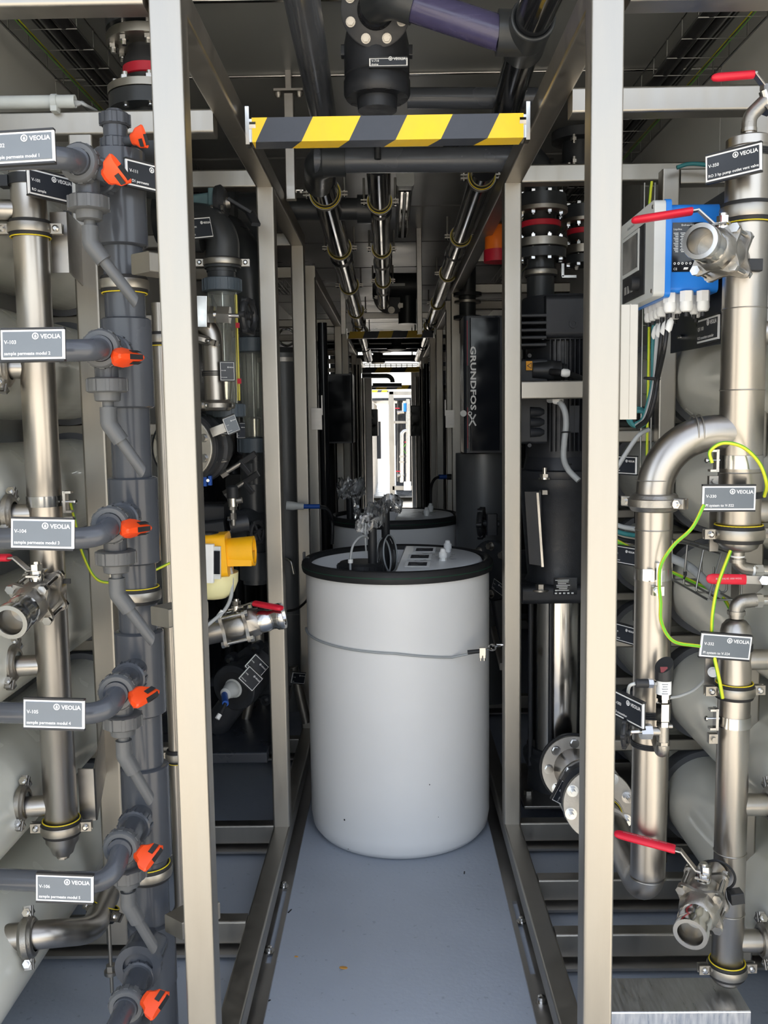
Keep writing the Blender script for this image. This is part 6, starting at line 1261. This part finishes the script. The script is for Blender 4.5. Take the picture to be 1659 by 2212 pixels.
# three long glossy pipes along the aisle with clamps
def long_pipe(p0, d0, p1, d1, r, lab, cl, clab):
    a, b = P(*p0, d0), P(*p1, d1); T = thing('long_pipe', lab, 'pipe', a, 'long black pipes along the ceiling'); part(T, 'pipe', MB().cyl(a, b, r, n=32), PVCB)
    ax = (b - a).normalized(); L = (b - a).length
    for s in (.18, .52, .80): part(T, 'socket', MB().cyl(a + ax * L * s, a + ax * (L * s + .12), r * 1.14, n=32), PVCB)
    for k, t in enumerate(cl):
        q = a + (b - a) * ((t - d0) / (d1 - d0)); C = clamp(q, ax, r, clab % ('first', 'second', 'third', 'fourth', 'fifth', 'sixth')[k], ears=(1, 0, 0), yellow=-1, rub=.03, band=.02)
        for s in (-1, 1): part(C, 'rod', MB().cyl(q + V((s * (r + .020), 0, 0)), (q.x + s * (r + .020), q.y, q.z + r + .05), .005, n=8), CAST)
    return T
long_pipe((694, 385, ), 3.40, (796, 775), 11.5, .053, 'long glossy black pipe on the left under the ceiling', (3.62, 4.65, 5.8, 7.0, 8.4), '%s lined clamp along the left long black pipe')
long_pipe((817, 352), 3.2, (829, 655), 6.9, .043, 'long glossy black pipe in the middle under the ceiling', (3.75, 4.75, 5.8), '%s lined clamp along the middle long black pipe')
long_pipe((1046, 365), 3.30, (903, 775), 11.5, .043, 'long glossy black pipe on the right under the ceiling', (3.4, 4.4, 5.4, 6.6, 8.0), '%s lined clamp along the right long black pipe')
# strip light
d0, d1 = 4.75, 6.1; c = P(876, 455, d0); zl = CEILZ - .045; T = thing('strip_light', 'switched off strip light with grey end caps on the ceiling', 'lamp', (c.x, d0, zl))
part(T, 'housing', MB().rbar((c.x, d0 + .06, zl + .015), (c.x, d1, zl + .015), .085, .05, .012, up=(0, 0, 1)), PALE); part(T, 'lens', MB().rbar((c.x, d0 + .10, zl - .018), (c.x, d1 - .05, zl - .018), .070, .045, .016, up=(0, 0, 1)), SCREEN)
part(T, 'tube', MB().cyl((c.x, d0 + .12, zl - .036), (c.x, d1 - .06, zl - .036), .011, n=14), WHITE)
part(T, 'end_cap', MB().rbar((c.x, d0, zl + .0), (c.x, d0 + .08, zl + .0), .090, .075, .014, up=(0, 0, 1)), PALE)
# valve cluster further down, and brackets
d = 7.2; c = P(845, 640, d); T = thing('pipe_valve', 'black flanged valve deep in the aisle under the ceiling', 'valve', c)
flange(T, c, (0, -1, 0), .14, .04, 8, .11, CASTB, 'flange', .02, .02, bm=CAST); part(T, 'body', MB().cyl(P(805, 618, d), P(905, 618, d), .10, n=32), CASTB); part(T, 'outlet', MB().cyl(P(880, 640, d), P(880, 700, d), .07, n=28), PVCD); part(T, 'tag', MB().box(P(858, 615, d - .1), (.12, .01, .02)), PALE); part(T, 'hanger_rod', MB().cyl(c, (c.x, d, CEILZ + .02), .012, n=10), SHEET)
T = thing('cross_beam', 'dark cross beam above the second striped bar', 'beam', P(790, 680, 7.4)); part(T, 'beam', MB().rbar(P(770, 682, 7.4), P(925, 682, 7.4), .05, .05, .006, up=(0, 0, 1)), SHEET)
for s, lab in ((-1, 'left'), (1, 'right')):
    px = (741, 906)[s > 0]; q = P(px, 640, 6.2); m = MB().rbar((q.x, 6.2, q.z - .25), (q.x, 6.2, CEILZ), .036, .036, .004, up=(0, 1, 0)); solo('ceiling_hanger', m, SHEET, 'square steel hanger under the ceiling on the %s, deep in the aisle' % lab, 'hanger', loc=(q.x, 6.2, q.z))
# wire cable trays along the wall corners
def wall_tray(sx, lab):
    T = thing('wire_tray', lab, 'tray', (sx * 1.05, 2.0, CEILZ - .1), 'wire cable trays below the ceiling'); y0, y1 = 1.95, 8.5
    for dx, dz in ((0, 0), (.05, 0), (.10, 0), (.15, 0), (.20, 0), (0, .055), (.20, .055)):
        xx = sx * (.90 + dx); part(T, 'long_wire', MB().cyl((xx, y0, CEILZ - .11 + dz), (xx, y1, CEILZ - .11 + dz), .0024, n=6), ZINC)
    for k in range(44):
        y = y0 + .06 + k * .15; part(T, 'cross_wire', MB().tube([(sx * .90, y, CEILZ - .05), (sx * .90, y, CEILZ - .112), (sx * 1.10, y, CEILZ - .112), (sx * 1.10, y, CEILZ - .05)], .0024, 6), ZINC)
    for k, (dx, m_, l2) in enumerate(((.035, CABK, 'thick black'), (.075, CABK, 'second black'), (.11, CABK, 'slim black'), (.16, YELW, 'yellow green'))):
        wire('tray_cable', [(sx * (.90 + dx), y0, CEILZ - .095), (sx * (.905 + dx), 4, CEILZ - .095), (sx * (.90 + dx), y1, CEILZ - .095)], (.019, .014, .008, .006)[k], l2 + ' cable in the ceiling wire tray on the ' + ('left' if sx < 0 else 'right'), m_, GREENW if m_ is YELW else None, cat='cable', grp='cables in the ceiling trays')
wall_tray(-1, 'wire cable tray with black cables below the ceiling on the left'); wall_tray(1, 'wire cable tray with black cables below the ceiling on the right')
# second rubber joint assembly at the top left
cj = P(325, 150, 2.62)
def top_joint():
    d = 2.62; px = 318; z = lambda py: P(px, py, d).z; x = P(px, 120, d).x; T = thing('expansion_joint', 'rubber expansion joint with red band at the top left behind the front post', 'joint', (x, d, z(245)), 'rubber expansion joints')
    R, rr = .108, .050
    part(T, 'upper_pvc_flange', MB().cyl((x, d, z(72)), (x, d, z(40)), R, n=40), PVCD); part(T, 'upper_steel_flange', MB().lathe((x, d, z(106)), (0, 0, 1), [(0, .06), (.006, R), (z(84) - z(106), R), (z(80) - z(106), R - .003)], 40), SATIN)
    part(T, 'rubber_bellows', MB().lathe((x, d, z(196)), (0, 0, 1), [(0, rr), (.015, rr * 1.05), (.04, rr * 1.3), (.075, rr * 1.3), (.10, rr * 1.0), (z(106) - z(196), rr * 1.02)], 40), RUBBER); zc = z(160); part(T, 'red_band', MB().lathe((x, d, zc - .014), (0, 0, 1), [(0, rr * 1.28), (.002, rr * 1.34), (.026, rr * 1.34), (.028, rr * 1.28)], 40), REDB)
    part(T, 'lower_steel_flange', MB().cyl((x, d, z(212)), (x, d, z(196)), R + .002, n=40), SATIN); part(T, 'lower_pvc_flange', MB().cyl((x, d, z(245)), (x, d, z(214)), R, n=40), PVCD); part(T, 'pipe', MB().cyl((x, d, z(420)), (x, d, z(240)), .055, n=32), PVCD)
    for j in range(8):
        a = 2 * PI * j / 8 + .30; q = V((x + R * .82 * math.cos(a), d + R * .82 * math.sin(a), 0)); m = MB().cyl((q.x, q.y, z(122)), (q.x, q.y, z(45)), .008, n=10).hexn((q.x, q.y, z(112)), (q.x, q.y, z(103)), .014); part(T, 'bolt', m, BRIGHT, ang=30); m = MB().cyl((q.x, q.y, z(250)), (q.x, q.y, z(178)), .008, n=10).hexn((q.x, q.y, z(196)), (q.x, q.y, z(186)), .014)
        part(T, 'bolt', m, BRIGHT, ang=30)
top_joint()

# dark pipes crossing near the far ceiling
for k, (y, py, r, lab) in enumerate(((9.6, 742, .055, 'nearer'), (11.2, 748, .07, 'middle'), (12.9, 774, .05, 'farther'))):
    a, b = P(760, py, y), P(935, py, y); a.x, b.x = -.80, .80; T = thing('cross_pipe', 'black pipe crossing the aisle under the far ceiling, the %s one' % lab, 'pipe', a, 'black cross pipes far down the aisle'); part(T, 'pipe', MB().cyl(a, b, r, n=24), PVCB)
    part(T, 'valve_body', MB().lathe(V((.06 - .12 * k, y, a.z + .02)), (0, 0, -1), [(-.10, .07), (-.08, .10), (-.05, .10), (-.04, .07), (.05, .075), (.06, .10), (.09, .10), (.10, .06)], 24), CASTB)
    part(T, 'hanger_rod', MB().cyl((.3, y, a.z), (.3, y, CEILZ), .01, n=8), SHEET)
# ================================================================ deep end of the aisle and the yard beyond
# black cabinets on the left and right posts
def cabinet(px0, px1, py0, py1, d, dep, lab):
    a, b = P(px0, (py0 + py1) / 2, d), P(px1, (py0 + py1) / 2, d); zt, zb = P(px0, py0, d).z, P(px0, py1, d).z; T = thing('wall_cabinet', lab, 'cabinet', ((a.x + b.x) / 2, d, zb), 'black cabinets along the aisle')
    part(T, 'case', MB().rbar(((a.x + b.x) / 2, d + dep / 2, zb), ((a.x + b.x) / 2, d + dep / 2, zt), b.x - a.x, dep, .012, up=(0, 1, 0)), PANEL); part(T, 'door', MB().rbar(((a.x + b.x) / 2, d - .006, zb + .012), ((a.x + b.x) / 2, d - .006, zt - .012), (b.x - a.x) * .94, .016, .006, up=(0, 1, 0)), SCREEN)
    part(T, 'hinge', MB().cyl((a.x + .012, d - .016, zb + .08), (a.x + .012, d - .016, zb + .13), .007, n=10).cyl((a.x + .012, d - .016, zt - .13), (a.x + .012, d - .016, zt - .08), .007, n=10), CAST); return T
cabinet(697, 762, 808, 958, 6.4, .35, 'big black cabinet standing out on the left of the aisle')
cabinet(803, 816, 884, 942, 12.5, .5, 'narrow black cabinet at the far left end of the aisle')
cabinet(887, 908, 876, 942, 11.0, .5, 'black cabinet at the far right of the aisle')
# equipment filling the shade behind the posts
k = 0
for (sx, y, h, r, nm) in ((-1, 5.4, 1.75, .12, 'left, before the black cabinet'), (-1, 7.5, 1.5, .13, 'left, past the black cabinet'), (-1, 9.2, 1.8, .12, 'left, halfway down the aisle'), (-1, 10.9, 1.6, .13, 'left, near the far opening'),
                          (1, 6.9, 1.7, .13, 'right, past the drive cabinet'), (1, 8.4, 1.8, .12, 'right, halfway down the aisle'), (1, 10.2, 1.6, .13, 'right, far down the aisle'), (1, 12.4, 1.7, .12, 'right, near the far opening')):
    x = sx * .60; T = thing('filter_column', 'dark filter column standing in the shade on the ' + nm, 'column', (x, y, .1), 'tall grey filter columns'); part(T, 'shell', MB().cyl((x, y, 0.0), (x, y, h), r, n=32), FILTER); part(T, 'lid', MB().lathe((x, y, h), (0, 0, 1), [(0, r * 1.1), (.03, r * 1.1), (.06, r * .7), (.07, .02)], 32), FILTER); part(T, 'clamp_ring', MB().pipe_ring((x, y, h - .01), (0, 0, 1), r, r * 1.14, .025, 32), CAST)
for (sx, y0, y1, lab) in ((-1, 4.85, 13.7, 'left'), (1, 5.9, 13.7, 'right')):
    n = 0; y = y0
    while y < y1 - .8:
        T = thing('equipment_panel', 'dark panel with pipes in the deep shade on the %s, bay %s' % (lab, ('one', 'two', 'three', 'four', 'five', 'six', 'seven')[n]), 'panel', (sx * 1.06, y, .1), 'dark panels behind the rear frames'); yy = y + 1.15
        part(T, 'panel', MB().rbar((sx * 1.06, (y + yy) / 2, .11), (sx * 1.06, (y + yy) / 2, 2.2), .06, 1.1, .01, up=(0, 1, 0)), PANEL)
        for j in range(3): part(T, 'pipe', MB().tube(rounded([(sx * .93, y + .15 + .3 * j, .15), (sx * .93, y + .15 + .3 * j, 1.0 + .3 * j), (sx * .93, y + .9, 1.0 + .3 * j)], .08, 6), .032, 16), PVCD)
        part(T, 'actuator', MB().rbar((sx * .90, y + .35, 1.15), (sx * .90, y + .55, 1.15), .12, .16, .03, up=(0, 0, 1)), BLACK); part(T, 'steel_valve', MB().cyl((sx * .88, y + .7, .8), (sx * .88, y + .7, 1.02), .035, n=20).cyl((sx * .94, y + .7, .9), (sx * .80, y + .7, .9), .024, n=16), CAST)
        y += 1.27; n += 1
# vertical pipes close to the posts deep inside
for k, (px, d, m_, lab) in enumerate(((700, 5.4, PVCB, 'left of the farther tank'), (772, 9.6, SATIN, 'left before the far opening'), (783, 12.8, SATIN, 'left at the far opening'), (912, 10.6, SATIN, 'right before the far opening'), (902, 12.6, SATIN, 'right at the far opening'), (922, 9.6, PVCB, 'right in the deep shade'))):
    c = P(px, 900, d); solo('upright_pipe', MB().cyl((c.x, d, .0), (c.x, d, 2.1), .028, n=18), m_, 'upright pipe %s' % lab, 'pipe', 'upright pipes deep in the aisle', loc=(c.x, d, 0))
c = P(953, 1030, 6.3); T = thing('cable_connector', 'blue cable connector deep in the aisle on the right', 'connector', c); part(T, 'blue_half', MB().cyl(P(947, 1030, 6.3), P(965, 1030, 6.3), .016, n=14), BLUEC); part(T, 'black_half', MB().cyl(P(965, 1030, 6.3), P(984, 1030, 6.3), .020, n=14), BLACK)
wire('black_cable', [P(948, 1030, 6.3), P(938, 1036, 6.2), P(931, 1055, 6.2), P(930, 1100, 6.2)], .010, 'black cable drooping from the blue connector on the right', CABK, cat='cable')
# wire tray across the far opening
d = 13.82; T = thing('wire_tray', 'pale wire cable tray across the far opening', 'tray', P(843, 795, d))
for py in (786, 790, 794, 798): part(T, 'long_wire', MB().cyl(P(785, py, d), P(905, py, d), .008, n=6), PALE)
for k in range(11): part(T, 'cross_wire', MB().cyl(P(787 + 11.5 * k, 786, d), P(787 + 11.5 * k, 799, d), .007, n=6), PALE)
for k in range(2):
    a, b = P((790, 884)[k], (832, 800)[k], 12.8), P((850, 850)[k], (832, 832)[k], 12.8)
T = thing('pvc_pipe', 'grey bent pipe under the wire tray at the far opening', 'pipe', P(820, 812, 12.6)); part(T, 'pipe', MB().tube(rounded([P(782, 812, 12.6), P(848, 812, 12.6), P(848, 826, 12.6)], .08, 6), .032, 20), PVCL); part(T, 'lower_pipe', MB().cyl(P(805, 832, 12.8), P(868, 832, 12.8), .03, n=20), PVCL)
# the next container with the same skid
yd, zf = 21.4, -.28
f = thing('far_skid', 'pale steel skid frame of the next container seen through the far opening', 'frame', (.1, yd, zf)); q = lambda px, py: P(px, py, yd)
part(f, 'post', MB().rbar((q(846, 950).x, yd, zf), (q(846, 950).x, yd, q(846, 846).z), .125, .12, .01, up=(0, 1, 0)), SATIN); part(f, 'top_beam', MB().rbar(q(841, 849), q(940, 849), .12, .085, .01, up=(0, 0, 1)), SATIN); part(f, 'bottom_beam', MB().rbar(q(848, 1054), q(940, 1054), .12, .11, .01, up=(0, 0, 1)), SATIN); part(f, 'middle_beam', MB().rbar(q(850, 912), q(885, 912), .06, .06, .006, up=(0, 0, 1)), SATIN); part(f, 'left_beam', MB().rbar(q(600, 849), q(800, 849), .12, .085, .01, up=(0, 0, 1)), SATIN)
hazard(q(800, 843).x, q(838, 843).x, yd - .1, q(800, 848).z, q(800, 843).z, [q(p_, 843).x for p_ in (798, 817, 826, 838, 850)], .03, 'brightly lit yellow and black striped bar of the next container')
f2 = thing('far_manifold', 'bright stainless pipework of the next container seen through the far opening', 'pipe', (q(880, 1000).x, yd - .1, zf)); yq = yd - .15; q2 = lambda px, py: P(px, py, yq)
part(f2, 'thick_pipe', MB().cyl(q2(881, 1040), q2(881, 862), .048, n=20), BRIGHT); part(f2, 'riser', MB().tube(rounded([q2(881, 930), q2(868, 930), q2(868, 1042)], .10, 8), .045, 20), BRIGHT)
for py in (891, 1027): part(f2, 'ball_valve', MB().cyl(q2(861, py), q2(873, py - 1), .042, n=20).cyl(q2(858, py + 1), q2(862, py), .05, n=20), CAST)
for (x0, x1, py) in ((853, 863, 882), (855, 864, 1018), (874, 882, 955), (877, 882, 867)): part(f2, 'red_lever', MB().rbar(q2(x0, py), q2(x1, py), .03, .022, .006), RED)
part(f2, 'earth_wire', MB().tube([q2(880, 955), q2(870, 968), q2(876, 980), q2(880, 957)], .008, 8), GREENW); part(f2, 'clamp', MB().cyl(q2(868, 988), q2(868, 984), .06, n=20).cyl(q2(868, 1000), q2(868, 996), .06, n=20), CAST)
c = q2(874, 880); T = thing('far_controller', 'tiny blue and grey controller in the next container', 'controller', c); part(T, 'blue_case', MB().rbar(q2(874, 889), q2(874, 871), .06, .1, .01, up=(0, 1, 0)), BLUE); part(T, 'grey_cover', MB().rbar(q2(870, 889), q2(870, 870), .03, .11, .008, up=(0, 1, 0)), PALE)
solo('step_block', MB().rbar(q2(880, 1059), q2(880, 1040), .17, .15, .006, up=(0, 1, 0)), ALU, 'tiny aluminium block at the foot of the next container', 'block', loc=q2(880, 1059))
T = thing('far_equipment', 'dark equipment in the shade of the next container', 'panel', (q(870, 950).x, yd + .6, zf)); part(T, 'panel', MB().box((q(905, 950).x, yd + 1.2, .8), (1.1, .06, 2.2)), PANEL); part(T, 'roof_panel', MB().box((0, yd + 3, 1.98), (2.4, 6, .06)), PANEL)
for px, lab in ((864, 'first'), (890, 'second')): part(T, 'filter', MB().cyl(P(px, 1040, yd + .5), P(px, 860, yd + .5), .07, n=16), PVCB)
T = thing('far_post', 'thin dark posts receding on the left of the next container', 'frame', (q(800, 950).x, yd, zf))
for k in range(4): part(T, 'post', MB().rbar((-.44, yd + .2 + 1.3 * k, zf), (-.44, yd + .2 + 1.3 * k, 1.9), .07, .07, .006, up=(0, 1, 0)), SHEET)
part(T, 'cabinet', MB().box((-.42, yd + 3.4, .95), (.24, .6, 1.0)), PANEL)
struct('trim_1', MB().box((0, yd + 3, zf - .02), (2.4, 6.4, .04)), GLOSSF)
